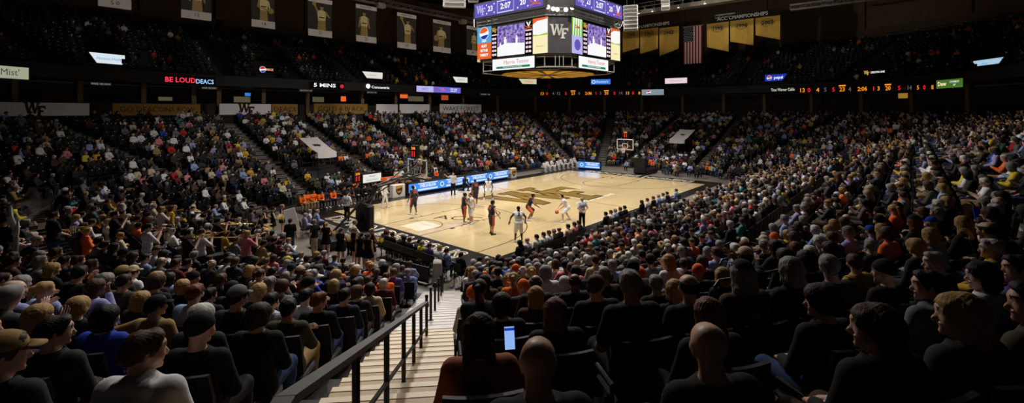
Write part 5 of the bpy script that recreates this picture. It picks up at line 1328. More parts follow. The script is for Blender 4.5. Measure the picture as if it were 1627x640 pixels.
HAIRS = [('short', 'dark brown'), ('short', 'brown'), ('short', 'black'), ('short', 'grey'), ('short', 'grey'), ('short', 'white'), ('buzz', 'dark brown'), ('fringe', 'grey'), ('fringe', 'white'), ('bob', 'blond'), ('bob', 'brown'), ('bob', 'dark brown'), ('bob', 'grey'), ('long', 'dark brown'), ('long', 'brown'), ('long', 'blond'), ('long', 'auburn'), ('curly', 'brown'), ('curly', 'grey'), ('ponytail', 'brown'), ('ponytail', 'blond')]
taken = [False] * len(SEATS); PLAN = []
# solve each singled-out head on its row, then slide along the row so that it stands exactly in that direction
DEP_Y = ((355, 412, 440, 462, 488, 510, 545, 575, 605), (12, 10, 8.5, 7.2, 5.7, 4.4, 3.3, 2.8, 2.3))
for e in sorted(NEAR, key=lambda e: -e[1]):
    px, py = e[0], e[1]; lean_h = 1.205; a, b = ray(px); cands = []
    for ri, (d0, t, z, sec, k) in enumerate(ROWS):
        d = d0 + .52; prev = None
        for i in range(1, 800):
            s = i * .05; v = ring_d(CAM[0] + a * s, CAM[1] + b * s) - d
            if prev is not None and (v < 0) != (prev < 0):
                s2 = s - .05 * v / (v - prev) if v != prev else s
                x0, y0 = CAM[0] + a * s2, CAM[1] + b * s2
                for q in range(-7, 8):
                    n = ring_dir(x0, y0); x, y = x0 + n.y * q * .11, y0 - n.x * q * .11; n = ring_dir(x, y); off = ring_d(x, y) - d; x += n.x * off; y += n.y * off
                    dp = depth(x, y)
                    if dp < 1.85: continue
                    qx, qy, _ = proj(x + n.x * .07, y + n.y * .07, z + lean_h)
                    ang = abs(math.atan2(y - KY0, x - KX0) % (2 * PI) - MAIN) * (d + KR)
                    if x < 0 and y < KY0 and ang < .86: continue      # keep the stairs clear
                    c = abs(qy - py) + 70 * abs(math.log(dp / float(np.interp(py, *DEP_Y)))) + 1.3 * abs(qx - px)
                    if any(p['row'] == ri and math.hypot(p['x'] + n.x * .07 - x, p['y'] + n.y * .07 - y) < .50 for p in PLAN): c += 4000
                    cands.append((c, x, y, z, n, ri, d, dp, qy))
            prev = v
    c, x, y, z, n, ri, d, dp, hy = min(cands, key=lambda q: q[0])
    dz = max(-.09, min(.09, (hy - py) * dp / FPX))
    x -= n.x * .07; y -= n.y * .07
    PLAN.append({'x': x, 'y': y, 'z': z, 'nx': n.x, 'ny': n.y, 'row': ri, 'd': d, 'dep': dp, 'hand': e, 'scale': 1 + dz / 1.2})
    for i, s in enumerate(SEATS):
        if s['row'] == ri and math.hypot(s['x'] - x, s['y'] - y) < .50: taken[i] = True
def near_cam(x, y): return math.hypot(x - CAM[0], y - CAM[1]) < 3.3
for i, s in enumerate(SEATS):
    s['free'] = taken[i] or near_cam(s['x'], s['y'])
occ = []
def occupancy(s):
    x, y = s['x'], s['y']; px, py, dp = proj(x, y, s['z'] + 1.1)
    if dp < 14: return .93
    if y > 12 and px < 330: return .42 if ROWS[s['row']][3] == 'up' else .55
    if px < 560 and y > 12: return .72
    return .88 if px > 560 else .8
for s in SEATS:
    if not s['free'] and RR.random() < occupancy(s): s['occ'] = True; occ.append(s)
    else: s['occ'] = False
N_SINGLE = 226
occ.sort(key=lambda s: s['dep'])
def head_visible(s):
    px, py, d = head_of(s)
    return -25 < px < 1652 and py < 652
cand = [s for s in occ if head_visible(s)]
single = cand[:max(0, N_SINGLE - len(PLAN))]
sid = set(id(s) for s in single)
PLAN += single
for s in PLAN:
    e = s.get('hand')
    s['key'] = (s['row'], 'right' if stair_side(s['x'], s['y']) > 0 else 'left')
rows_ = {}
for s in PLAN: rows_.setdefault(s['key'], []).append(s)
for k, l in rows_.items():
    l.sort(key=lambda s: (math.atan2(s['y'] - KY0, min(s['x'], 0) - KX0) % (2 * PI) - MAIN) * (1 if k[1] == 'right' else -1) * 30 + max(s['x'], 0) + (max(0, s['y'] - KY0) if k[1] == 'left' else 0))
    for i, s in enumerate(l): s['n'] = i
for s in PLAN:
    e = s.get('hand'); mw = frame(s['x'], s['y'], s['z'], s['nx'], s['ny'])
    if e:
        px, py, hair, hc, hat, hatc, top, arms, skin, ex = e
    else:
        hair, hc = RR.choice(HAIRS); hat = hatc = None; ex = {}
        if RR.random() < .12:
            hat, hatc = RR.choice([('cap', 'black'), ('cap', 'navy'), ('cap', 'cream'), ('beanie', 'black'), ('cap', 'grey'), ('beanie', 'orange'), ('cap', 'orange')])
            if hair in ('curly', 'ponytail'): hair = 'short'
            if hat == 'beanie' and hair != 'long': hair = None
        top = RR.choice(TOPS); arms = RR.choice(['lap', 'lap', 'lap', 'cross', 'cross', 'knees', 'clap', 'chin']); skin = RR.choice(['fair', 'fair', 'fair', 'tan', 'brown' if s['dep'] > 6 else 'fair'])
    if not e and s['dep'] < 6.5 and s['key'][1] == 'right':
        top = RR.choice(['black', 'black', 'black', 'charcoal', 'charcoal', 'navy', 'brown']); hc = RR.choice(['black', 'dark brown', 'dark brown', 'brown', 'grey']) if hair else hc  # dim right foreground put into dark clothes and hair
    yaw = ex.get('yaw', look_yaw(s['x'], s['y'], s['nx'], s['ny']) + RR.uniform(-.25, .25))
    pose = 'sit_raise' if arms == 'raise' else 'sit_over' if arms == 'over' else 'sit_phone' if arms == 'hold' else best_pose(yaw, arms)
    top = ex.get('top', top)
    place = '%s, %s person %s of stairs' % (row_words(s['row']).replace(' the', ''), ORD[s['n']], s['key'][1])
    hw = {'buzz': 'close-cropped', 'fringe': 'balding', 'bob': 'bob-haired', 'long': 'long-haired', 'curly': 'curly-haired', 'ponytail': 'ponytailed', 'short': 'short-haired', None: 'bald'}[hair]
    if hat: look = 'person in %s %s and %s top' % (hatc, 'cap' if hat == 'cap' else 'beanie', top)
    elif hair: look = '%s %s person in %s' % (hc.replace(' ', '-'), hw, top) if hair != 'short' else '%s-haired person in %s' % (hc.replace(' ', '-'), top)
    else: look = 'bald person in %s' % top
    if top.endswith('d') or 'plaid' in top: look += ' top' if not hat else ''
    s['label'] = ex.get('label') or '%s, %s' % (look, place)
    s['pose'] = pose; s['mw'] = mw
    sc_ = s.get('scale', RR.uniform(.95, 1.04))
    person(pose, mw, skin, hair, hc, top, ex.get('bottom', RR.choice(['charcoal', 'black', 'navy', 'denim', 'denim', 'tan', 'brown'])), RR.choice([1.92, 1.92, 1.92, .75]) if not e else 1.92, 1.93, hat, hatc, RR.choice(['black', 'brown', 'white']),
           hood=ex.get('hood', False), label=s['label'], group='spectators in the near rows', scale=sc_, cap_back=False)
# ---- the many more beyond: one mass, each a low copy of the same seated figures
def low_variant(J, style, h, legs=True):
    parts = []; cls = []
    def addp(F, c, warp=None):
        v, f = F.contour(h * (.8 if c in (0, 3) else 1), warp); parts.append((v, f)); cls.append(np.full(len(v), c))
    F = Field(); head(F, J, fine=False)
    for n in 'lr': F.ball(J['wr' + n], .045)
    addp(F, 0)
    F = Field(); torso(F, J, 1, .018)
    for n in 'lr': arm(F, J, n, 1, .02, 1.95)
    addp(F, 1)
    F = Field(); F.cap(J['pelvis'] - V(.075, 0, 0), J['pelvis'] + V(.075, 0, 0), .12, k=.04)
    for n in 'lr': leg(F, J, n, 1, .02, 1.95)
    if legs: addp(F, 2)
    if style:
        F, wp = hair_field(style); v, f = F.contour(h * .75)
        m = head_matrix(J); c = m[:3, 3]; v = v * 1.06 @ m[:3, :3].T + c
        parts.append((v, f)); cls.append(np.full(len(v), 3))
    n = 0; fs = []
    for v, f in parts: fs.append(f + n); n += len(v)
    return np.concatenate([p[0] for p in parts]).astype(np.float32), np.concatenate(fs), np.concatenate(cls)
LOW = {}
for lod, h in (('mid', .042), ('far', .066), ('deck', .085)):
    LOW[lod] = []
    for yv in (-.5, 0., .5):
        for a, ln in (('lap', .02), ('cross', -.05), ('knees', .5), ('clap', .12)):
            if lod != 'mid' and a == 'clap': continue
            st = R.choice(['short', 'short', 'long', 'bob', 'short', 'cap'])
            LOW[lod].append((yv, low_variant(seated(lean=ln, arms=a, yaw=yv, pitch=-.1), st, h, legs=lod != 'deck')))
crowd_v, crowd_f, crowd_c, nvert = [], [], [], 0
HC = [lin((18, 15, 14))] * 4 + [lin((40, 28, 20))] * 4 + [lin((80, 55, 36))] * 3 + [lin((165, 128, 78))] * 2 + [lin((140, 136, 130))] * 3 + [lin((205, 202, 195))] * 2
SK = [lin((205, 160, 135))] * 5 + [lin((182, 136, 108))] * 2 + [lin((118, 80, 60)), lin((74, 50, 40))]
def add_crowd(x, y, z, nx, ny, lod, tops=FAR_TOPS, yaw=None):
    global nvert
    yw = look_yaw(x, y, nx, ny) if yaw is None else yaw
    L = LOW[lod]; c = RR.choice([q for q in L if abs(q[0] - yw) < .45] or L)
    v, f, cl = c[1]; s = RR.uniform(.94, 1.05)
    m = np.array([[ny * s, nx * s, 0], [-nx * s, ny * s, 0], [0, 0, s]], np.float32)
    crowd_v.append(v @ m.T + np.array([x, y, z], np.float32)); crowd_f.append(f + nvert); nvert += len(v)
    t = RR.choice(tops); t = CLOTH.get(t, (120, 120, 124))
    pal = np.array([RR.choice(SK), lin(t), lin(CLOTH[RR.choice(['charcoal', 'black', 'navy', 'denim', 'tan', 'brown', 'black'])]), RR.choice(HC)])
    crowd_c.append(pal[cl])
for s in occ:
    if id(s) in sid: continue
    lod = 'mid' if s['dep'] < 26 else 'far'
    near_side = s['y'] < 4 and s['x'] > -9
    add_crowd(s['x'], s['y'], s['z'], s['nx'], s['ny'], lod, TOPS + FAR_TOPS if near_side else FAR_TOPS)
DECK_SIGNS = ((140, 197), (575, 607), (719, 742), (824, 852), (939, 970), (1057, 1092), (1216, 1251), (1549, 1597), (405, 440), (1375, 1412), (222, 234))
def deck_sign(x, y):
    px = proj(x, y, 10)[0]; return any(a - 3 < px < b + 3 for a, b in DECK_SIGNS)
for (d0, t, z) in DECK[:15]:
    for (x, y, nx, ny) in ring_seats(d0 + .5, pitch=.56):
        if inframe(x, y, z + 1) and not (d0 < 22 and deck_sign(x, y)) and RR.random() < .20: add_crowd(x, y, z, nx, ny, 'deck', DECK_TOPS)
# floor-level visitors around the far end and the far sideline
for i in range(70):
    y = -1.0 + 16 * RR.random(); x = CL + 3.2 + 4.2 * RR.random()
    if 12.0 < y < 16 or abs(y - 7.62) < 1.6 and x < CL + 6.2: continue
    add_crowd(x, y, 0, -1, 0, 'far', yaw=0)
def crowd_mesh():
    v = np.concatenate(crowd_v); f = np.concatenate(crowd_f); c = np.concatenate(crowd_c).astype(np.float32)
    me = to_mesh_raw('crowd', v, f)
    at = me.color_attributes.new('cloth', 'FLOAT_COLOR', 'POINT')
    at.data.foreach_set('color', np.concatenate([c, np.ones((len(c), 1), np.float32)], 1).ravel())
    m = M('crowd_cloth', (120, 120, 120), rough=.75, noise=0); nt = m.node_tree
    a = nt.nodes.new('ShaderNodeAttribute'); a.attribute_name = 'cloth'
    nt.links.new(a.outputs['Color'], next(n for n in nt.nodes if n.type == 'BSDF_PRINCIPLED').inputs['Base Color'])
    me.materials.append(m); return me
def to_mesh_raw(name, vs, fs):
    me = bpy.data.meshes.new(name)
    me.vertices.add(len(vs)); me.vertices.foreach_set('co', vs.astype(np.float32).ravel())
    me.loops.add(len(fs) * 4); me.loops.foreach_set('vertex_index', fs.astype(np.int32).ravel())
    me.polygons.add(len(fs)); me.polygons.foreach_set('loop_start', np.arange(0, len(fs) * 4, 4, dtype=np.int32))
    me.polygons.foreach_set('use_smooth', np.ones(len(fs), bool)); me.update(calc_edges=True); return me
o = put('crowd', crowd_mesh()); tag(o, 'crowd of seated spectators filling the far rows around the court', 'crowd', kind='stuff')
print('SEATS', len(SEATS), 'PLAN', len(PLAN), 'CROWD', len(crowd_v), 'verts', nvert, 'single max dep', single[-1]['dep'] if single else 0)
# ---- chairs: shells of black plastic; the nearest ones one by one
seat_black = M('seat_black_plastic', (17, 17, 19), rough=.6, spec=.22, noise=.1); seat_steel = M('seat_steel', (24, 24, 26), rough=.6, metal=.0, spec=.2, noise=.1); plate_m = M('seat_number_plate', (205, 202, 196), rough=.5, noise=0)
def curved(mb, w, h, t, y0, z0, tilt, bow=.03, n=6, mi=0):
    vs = []
    for k, th in enumerate((0, t)):
        for j in range(4):
            for i in range(n + 1):
                u = -1 + 2 * i / n; q = j / 3
                rx = w / 2 * (1 - .08 * (q > .9))
                vs.append((u * rx, y0 - th + bow * (u * u) - math.sin(tilt) * q * h, z0 + math.cos(tilt) * q * h))
    m = (n + 1) * 4; fs = []
    for k in (0, 1):
        for j in range(3):
            for i in range(n):
                a = k * m + j * (n + 1) + i; q = (a, a + 1, a + n + 2, a + n + 1); fs.append(q if k else q[::-1])
    bd = [i for i in range(n + 1)] + [j * (n + 1) + n for j in range(1, 4)] + [3 * (n + 1) + i for i in range(n - 1, -1, -1)] + [j * (n + 1) for j in (2, 1)]
    for i in range(len(bd)): a, b = bd[i], bd[(i + 1) % len(bd)]; fs.append((a, b, b + m, a + m))
    mb.add(vs, fs, mi)
b1 = MB(); curved(b1, .47, .44, .03, -.17, .50, .16); backrest_me = b1.mesh('backrest', seat_black)
b2 = MB(); b2.rbox((0, .04, .41), (.45, .42, .045), .02); pan_me = b2.mesh('seat_pan', seat_black)
b3 = MB(); b3.rbox((-.25, .0, .56), (.04, .34, .03), .01); b3.rod((-.25, -.16, .0), (-.25, -.14, .56), .018); b3.rod((-.25, .12, .0), (-.25, -.02, .4), .014); arm_me = b3.mesh('armrest', seat_steel)
b4 = MB(); b4.box((0, -.245, .84), (.05, .006, .03)); plate_me = b4.mesh('number_plate', plate_m)
N_CHAIR = 150
ch = []
for s in PLAN: ch.append((s['x'] - 0, s['y'], s['z'], s['nx'], s['ny'], s['dep'], s))
for s in SEATS:
    if not s['occ'] and not s['free'] and s['dep'] < 40: ch.append((s['x'], s['y'], s['z'], s['nx'], s['ny'], s['dep'], s))
ch.sort(key=lambda q: q[5])
ch = [q for q in ch if head_visible(q[6])]
kept = []
for q in ch:
    if q[5] > 22 or all(math.hypot(q[0] - p[0], q[1] - p[1]) > .53 for p in kept): kept.append(q)
dropped = set(id(q[6]) for q in ch) - set(id(q[6]) for q in kept)
ch = kept
single_ch = ch[:N_CHAIR]; scid = set(id(q[6]) for q in single_ch)
n_empty = 0
for i, q in enumerate(single_ch):
    s = q[6]; mw = frame(q[0], q[1], q[2], q[3], q[4])
    o = empty('arena_seat', mw)
    if 'label' in s: lb = 'black seat under the ' + s['label'].replace('person in', 'person with').split(',')[0]; full = 'black seat under the %s person %s of stairs, %s' % (ORD[s['n']], s['key'][1], row_words(s['row']).replace(' the', ''))
    else:
        n_empty += 1; full = 'empty black seat, %s, %s empty one from the camera' % (row_words(s['row']).replace(' the', ''), ORD[min(n_empty - 1, 49)])
    tag(o, full, 'seat', 'black folding seats in the near rows')
    put('backrest', backrest_me, o); put('seat_pan', pan_me, o); put('armrest', arm_me, o); put('number_plate', plate_me, o)
# the rest of the chairs
def seat_arrays():
    v = []; f = []
    mb = MB(); mb.box((0, -.21, .70), (.46, .035, .42)); mb.box((0, .03, .42), (.44, .40, .05)); mb.box((-.25, .0, .5), (.04, .3, .14)); n0 = len(mb.f)
    mb.box((0, -.190, .86), (.07, .006, .045))
    return np.array(mb.v, np.float32), np.array(mb.f), n0
sv, sf, sn = seat_arrays(); av, af, am = [], [], []; nn = 0
for s in SEATS + [q for q in PLAN if 'hand' in q]:
    if id(s) in scid or id(s) in dropped or s.get('free'): continue
    m = np.array([[s['ny'], s['nx'], 0], [-s['nx'], s['ny'], 0], [0, 0, 1]], np.float32)
    av.append(sv @ m.T + np.array([s['x'], s['y'], s['z']], np.float32)); af.append(sf + nn); nn += len(sv); am.append(np.array([0] * sn + [1] * (len(sf) - sn)))
for (d0, t, z) in DECK[:15]:
    for (x, y, nx, ny) in ring_seats(d0 + .5, pitch=.56):
        if inframe(x, y, z + 1) and not (d0 < 22 and deck_sign(x, y)):
            m = np.array([[ny, nx, 0], [-nx, ny, 0], [0, 0, 1]], np.float32)
            av.append(sv @ m.T + np.array([x, y, z], np.float32)); af.append(sf + nn); nn += len(sv); am.append(np.array([0] * sn + [1] * (len(sf) - sn)))
me = to_mesh_raw('seating', np.concatenate(av), np.concatenate(af)); me.materials.append(seat_black); me.materials.append(plate_m)
me.polygons.foreach_set('material_index', np.concatenate(am).astype(np.int32)); me.polygons.foreach_set('use_smooth', np.zeros(len(me.polygons), bool)); me.update()
tag(put('seating', me), 'black stadium seating of the far rows around the bowl', 'seats', kind='stuff')
# ================================================================ stairs, rails, baskets, tables
# main stairs: a radial flight through the corner; local axes: +Y up the stairs (outwards), X to the right when looking up
mx, my = math.cos(MAIN), math.sin(MAIN)
STAIR = Matrix(((my, mx, 0, KX0 + mx * KR), (-mx, my, 0, KY0 + my * KR), (0, 0, 1, 0), (0, 0, 0, 1)))   # origin at d = 0
tread_wood = M('stair_tread_tan', (176, 144, 106), rough=.6, noise=.22, scale=3); nosing = M('stair_nosing_pale', (214, 194, 164), rough=.55, noise=.1, scale=4)
alu_tread = M('stair_tread_aluminium', (196, 188, 182), rough=.5, metal=.0, noise=.1, scale=4); gap_black = M('stair_gap_black', (14, 13, 13), rough=.8, noise=.05)
def flight(name, d0, z0, d1, z1, n, halfw, m_t, m_n, nose, mat_r, gap=0.0):
    mb = MB(); t = (d1 - d0) / n; r = (z1 - z0) / n
    for i in range(n):
        y0 = d0 + i * t; z = z0 + (i + 1) * r
        mb.box((0, y0 + t / 2, z - .2), (halfw * 2, t, .4), 2)
        mb.box((0, y0 + t / 2 + nose / 2 - gap / 2, z + .004), (halfw * 2, t - nose - gap, .008), 0)
        mb.box((0, y0 + nose / 2 - .01, z - .012), (halfw * 2, nose, .05), 1)
    return struct(mb.build(name, [m_t, m_n, mat_r], None, STAIR))
flight('floor_lower_stairs', -.4, -.074, 7.2, 2.111, 19, .74, alu_tread, alu_tread, .05, gap_black, .10)
flight('floor_upper_stairs', 7.575, 2.206, 16.5, 5.146, 21, .69, tread_wood, nosing, .09, M('stair_riser', (120, 96, 72), rough=.7, noise=.2, scale=3))
# other aisles: plain half steps between the blocks
def side_aisle(px_dir, name='floor_aisle_steps'):
    (cx, cy, a) = px_dir; v = Vector((math.cos(a), math.sin(a)))
    mb = MB(); xf = Matrix(((v.y, v.x, 0, cx + v.x * KR), (-v.x, v.y, 0, cy + v.y * KR), (0, 0, 1, 0), (0, 0, 0, 1)))
    for (d0, t, z, sec, k) in ROWS:
        for q in (0, 1):
            zz = z - (LOW_R if sec == 'low' else UP_R) * (.5 if q == 0 else 0) + .01
            if q == 0: mb.box((0, d0 - t * .25 + 0, zz - .1), (1.0, t * .5, .2), 0)
            mb.box((0, d0 + (-t * .5 if q == 0 else 0) + .03, zz + .006), (1.0, .06, .012), 1)
        mb.box((0, d0 + t * .3, z + .006), (1.0, t * .58, .01), 0)
    return struct(mb.build(name, [M('aisle_concrete', (104, 96, 88), rough=.7, noise=.2, scale=3), M('aisle_nosing', (176, 168, 158), rough=.6, noise=.1)], None, xf))
AIS = [(KX1, KY1, math.radians(q)) for q in (0, 25, 55, 90)] + [(KX1, KY0, -PI / 2 + math.radians(q)) for q in (0, 32, 62, 90)] + [(KX0, KY1, PI / 2 + math.radians(q)) for q in (0, 30, 60, 90)] + [(KX0, KY0, PI), (KX0, KY0, PI + math.radians(25)), (KX0, KY0, 1.5 * PI)]
AIS += [(x, KY1, PI / 2) for x in (7.2, 14.3, 21.5)] + [(x, KY0, -PI / 2) for x in (7.2, 14.3, 21.5)]
for q in AIS: side_aisle(q)
# ---- handrails of the main stairs
rail_black = M('rail_black', (20, 20, 21), rough=.45, noise=.1); rail_grey = M('rail_worn_grey', (66, 60, 53), rough=.5, noise=.25, scale=6)
def stair_z(d): return 2.2 + (d - 8.0) * (3.08 / 8.6) if d > 8 else (2.2 if d > 7.2 else max(0.0, (d + .25) * 2.2 / 7.45))
def handrail(x, ds, label, h=.92, mid=True, flatbar=True):
    d0, d1 = ds[0], ds[-1]; z0, z1 = stair_z(d0), stair_z(d1)
    root = empty('handrail', STAIR @ T(x, d0, z0)); tag(root, label, 'handrail', 'rails of the main stairs')
    pts = [(0, -.12, h - .12), (0, 0, h)] + [(0, d - d0, stair_z(d) - z0 + h) for d in ds[1:]] + [(0, d1 - d0 + .15, z1 - z0 + h)]
    m = MB()
    for a, b in zip(pts[:-1], pts[1:]):
        a = Vector(a); b = Vector(b); t = (b - a).normalized(); s = Vector((1, 0, 0)) * .04; u = t.cross(Vector((1, 0, 0))).normalized() * .018
        m.add([a - s - u, a + s - u, a + s + u, a - s + u, b - s - u, b + s - u, b + s + u, b - s + u], [(0, 1, 2, 3), (7, 6, 5, 4), (0, 4, 5, 1), (1, 5, 6, 2), (2, 6, 7, 3), (3, 7, 4, 0)])
    m.build('rail', rail_grey, root)
    if mid:
        m = MB(); m.tube([(0, d - d0, stair_z(d) - z0 + h * .48) for d in ds], .02, 8); m.build('mid_rail', rail_black, root)
    for d in ds:
        m = MB(); m.rod((0, d - d0, stair_z(d) - z0), (0, d - d0, stair_z(d) - z0 + h), .026, n=10); m.lathe([(.06, 0), (.06, .012), (.03, .02)], 12, (0, d - d0, stair_z(d) - z0)); m.build('post', rail_black, root)
handrail(-.08, [8.35, 9.5, 10.6, 11.7, 12.9, 14.1, 15.3], 'black handrail with a worn grey top down the left of the upper stairs')
for i, d in enumerate((7.35, 6.1, 4.5, 2.7, 1.1, -.1)):
    m = MB(); m.rod((0, 0, 0), (0, 0, .76), .03, n=10); root = empty('stair_post', STAIR @ T(.0, d, stair_z(d))); tag(root, 'short black post on the lower stairs, %s from the landing' % ('nearest the landing', 'second', 'third', 'fourth', 'fifth', 'lowest of six')[i] if i else 'short black post on the lower stairs, nearest the landing', 'post', 'posts of the lower stairs')
    m.build('post_tube', rail_black, root); q = MB(); q.lathe([(.07, 0), (.07, .015), (.035, .03)], 12); q.build('base_plate', rail_black, root); q = MB(); q.lathe([(.034, .74), (.036, .78), (.02, .80)], 12); q.build('cap', rail_black, root)
# ---- rails in front of blocks
def loop_rail(x, y, dx, dy, w, label, z=0.0, h=.95):
    root = empty('guard_rail', frame(x, y, z, dx, dy)); tag(root, label, 'rail', 'black guard rails')
    m = MB(); m.tube([(-w / 2, 0, 0), (-w / 2, 0, h - .06), (-w / 2 + .06, 0, h), (w / 2 - .06, 0, h), (w / 2, 0, h - .06), (w / 2, 0, 0)], .022, 8); m.build('rail_loop', rail_black, root)
    m = MB(); m.rod((-w / 2, 0, h * .5), (w / 2, 0, h * .5), .016, n=8); m.build('mid_bar', rail_black, root)
gx, gy = on_ground(577, 462, .15); gd = ring_dir(gx, gy); loop_rail(gx, gy, gd.x, gd.y, .9, 'black loop rail on the floor in front of the lowest left rows', .0)
for (px, py, w_, lb) in ((1016, 425, 2.2, 'black guard rail among the right rows, left one'), (1215, 402, 2.4, 'black guard rail among the right rows, upper right one'), (1275, 437, 2.4, 'black guard rail among the right rows, lower right one')):
    # find the terrace point
    for i in range(30, 900):
        s = i * .05; a, b = ray(px); x, y = CAM[0] + a * s, CAM[1] + b * s; z = row_floor(ring_d(x, y)) + .95
        if CY + FPX * (CAM[2] - z) / s < py: break
    n = ring_dir(x, y); d = ring_d(x, y); k = next((r for r in ROWS if r[0] <= d < r[0] + r[1]), ROWS[8]); sh = d - (k[0] + .05); x += n.x * sh; y += n.y * sh
    loop_rail(x, y, n.x, n.y, w_, lb, k[2])
# ---- landing barrier at the left of the stairs and court barrier boards behind the near baseline
board_black = M('barrier_black', (20, 19, 20), rough=.45, noise=.1)
def barrier(x0, y0, x1, y1, label, h=.85, n=3):
    L = math.hypot(x1 - x0, y1 - y0); root = empty('barrier', frame((x0 + x1) / 2, (y0 + y1) / 2, 0, -(y1 - y0), x1 - x0)); tag(root, label, 'barrier', 'black floor barriers')
    for i in range(n):
        m = MB(); m.rbox((-L / 2 + L * (i + .5) / n, 0, h / 2 + .04), (L / n - .04, .05, h), .015); m.build('board', board_black, root)
    m = MB(); m.rod((-L / 2, 0, h + .06), (L / 2, 0, h + .06), .025, n=8); m.build('top_rail', rail_grey, root)
    for i in range(n + 1):
        m = MB(); m.box((-L / 2 + L * i / n, 0, .02), (.06, .5, .04)); m.build('foot', rail_black, root)
a = on_ground(622, 436); b = on_ground(682, 452)
barrier(a[0], a[1], b[0], b[1], 'black barrier with a grey top rail between the near baseline seats and the concrete floor', .6)
barrier(-1.9, -1.25, 3.2, -2.9, 'black barrier at the near corner of the court', .45, 4)
barrier(3.4, -2.95, 9.5, -2.95, 'black barrier behind the courtside chairs of the near sideline', .5, 4)
# ---- baskets
pad_black = M('pad_black_vinyl', (18, 18, 20), rough=.5, noise=.08); steel_black = M('basket_steel', (28, 28, 30), rough=.45, metal=.4, noise=.1); rim_orange = M('rim_orange', (214, 72, 30), rough=.4, noise=.05)
glass = bpy.data.materials.new('backboard_glass'); glass.use_nodes = True; nt = glass.node_tree; nt.nodes.clear(); out = nt.nodes.new('ShaderNodeOutputMaterial'); mxs = nt.nodes.new('ShaderNodeMixShader'); tr = nt.nodes.new('ShaderNodeBsdfTransparent'); gl = nt.nodes.new('ShaderNodeBsdfGlossy'); gl.inputs['Roughness'].default_value = .05; mxs.inputs[0].default_value = .06; nt.links.new(tr.outputs[0], mxs.inputs[1]); nt.links.new(gl.outputs[0], mxs.inputs[2]); nt.links.new(mxs.outputs[0], out.inputs[0])
net_m = M('net_white', (220, 218, 214), rough=.9, noise=0)
def basket(x, sgn, label):
    """Portable basket: local +Y points from the base to the court."""
    root = empty('basketball_hoop', frame(x, CW / 2, 0, sgn, 0)); tag(root, label, 'basketball hoop', 'baskets')
    m = MB(); m.rbox((0, -3.6, .28), (1.7, 2.6, .5), .08); m.build('base', pad_black, root)
    m = MB(); m.rbox((0, -2.25, 1.0), (1.35, .42, 1.75), .1); m.build('front_pad', pad_black, root)
    m = MB(); m.rod((0, -2.9, .5), (0, -1.5, 2.75), .13, n=10); m.rod((.0, -4.3, .5), (0, -2.2, 2.2), .07, n=8); m.build('mast', pad_black, root)
    m = MB()
    for s in (-1, 1): m.rod((s * .18, -1.6, 2.7), (s * .45, 1.1, 3.15), .06, n=8); m.rod((s * .14, -2.5, 1.9), (s * .4, 1.1, 3.75), .035, n=8)
    m.build('arm', steel_black, root)
    m = MB(); m.box((0, 1.22, 3.43), (1.83, .02, 1.07)); m.build('backboard', glass, root)
    m = MB()
    for (cx, cz, w_, h_) in ((0, 3.945, 1.83, .06), (0, 2.915, 1.83, .06), (-.885, 3.43, .06, 1.07), (.885, 3.43, .06, 1.07)): m.box((cx, 1.22, cz), (w_, .045, h_))
    m.build('backboard_frame', M('backboard_white', (226, 226, 224), rough=.5, noise=.04), root)
    m = MB()
    for (cx, cz, w_, h_) in ((0, 3.51, .61, .05), (0, 3.075, .61, .05), (-.28, 3.29, .05, .45), (.28, 3.29, .05, .45)): m.box((cx, 1.238, cz), (w_, .01, h_))
    m.build('target_square', M('backboard_white', None), root)
    m = MB(); m.rbox((0, 1.20, 2.86), (1.9, .09, .1), .03); m.build('edge_pad', pad_black, root)
    m = MB(); m.tube([(.23 * math.cos(a), 1.61 + .23 * math.sin(a), 3.05) for a in [2 * PI * k / 24 for k in range(25)]], .012, 6); m.box((0, 1.30, 3.05), (.14, .16, .03)); m.build('rim', rim_orange, root)
    m = MB(); n_ = 12
    for j in range(4):
        for k in range(n_):
            def q(jj, kk): r_ = .225 - .03 * jj; return (r_ * math.cos(2 * PI * kk / n_), 1.61 + r_ * math.sin(2 * PI * kk / n_), 3.04 - .11 * jj)
            o_ = .5 * (j % 2)
            m.rod(q(j, k + o_), q(j + 1, k + o_ + .5), .006, n=4, cap=False); m.rod(q(j, k + o_), q(j + 1, k + o_ - .5), .006, n=4, cap=False)
    m.build('net', net_m, root)
    m = MB(); m.rbox((0, 1.05, 4.45), (.62, .22, .78), .03); c = m.build('shot_clock', steel_black, root); m = MB(); m.rod((0, 1.05, 3.9), (0, 1.05, 4.1), .03, n=6); m.build('clock_bracket', steel_black, c)
    for s in (1, -1):
        mw = T(0, 1.05 + s * .115, 4.45) @ (UPRIGHT if s > 0 else Matrix.Rotation(PI, 4, 'Z') @ UPRIGHT)
        text('digits', '2:06', .22, E_('digit_orange', (255, 150, 40), 1.0), c, mw @ T(0, .2, 0), bold=.01); text('digits', '11', .42, E_('digit_red', (255, 40, 34), 1.2), c, mw @ T(0, -.14, 0), bold=.016)
basket(0, 1, 'near basket seen from behind, black padded base and glass backboard')
basket(CL, -1, 'far basket with a white-framed glass backboard facing the camera')
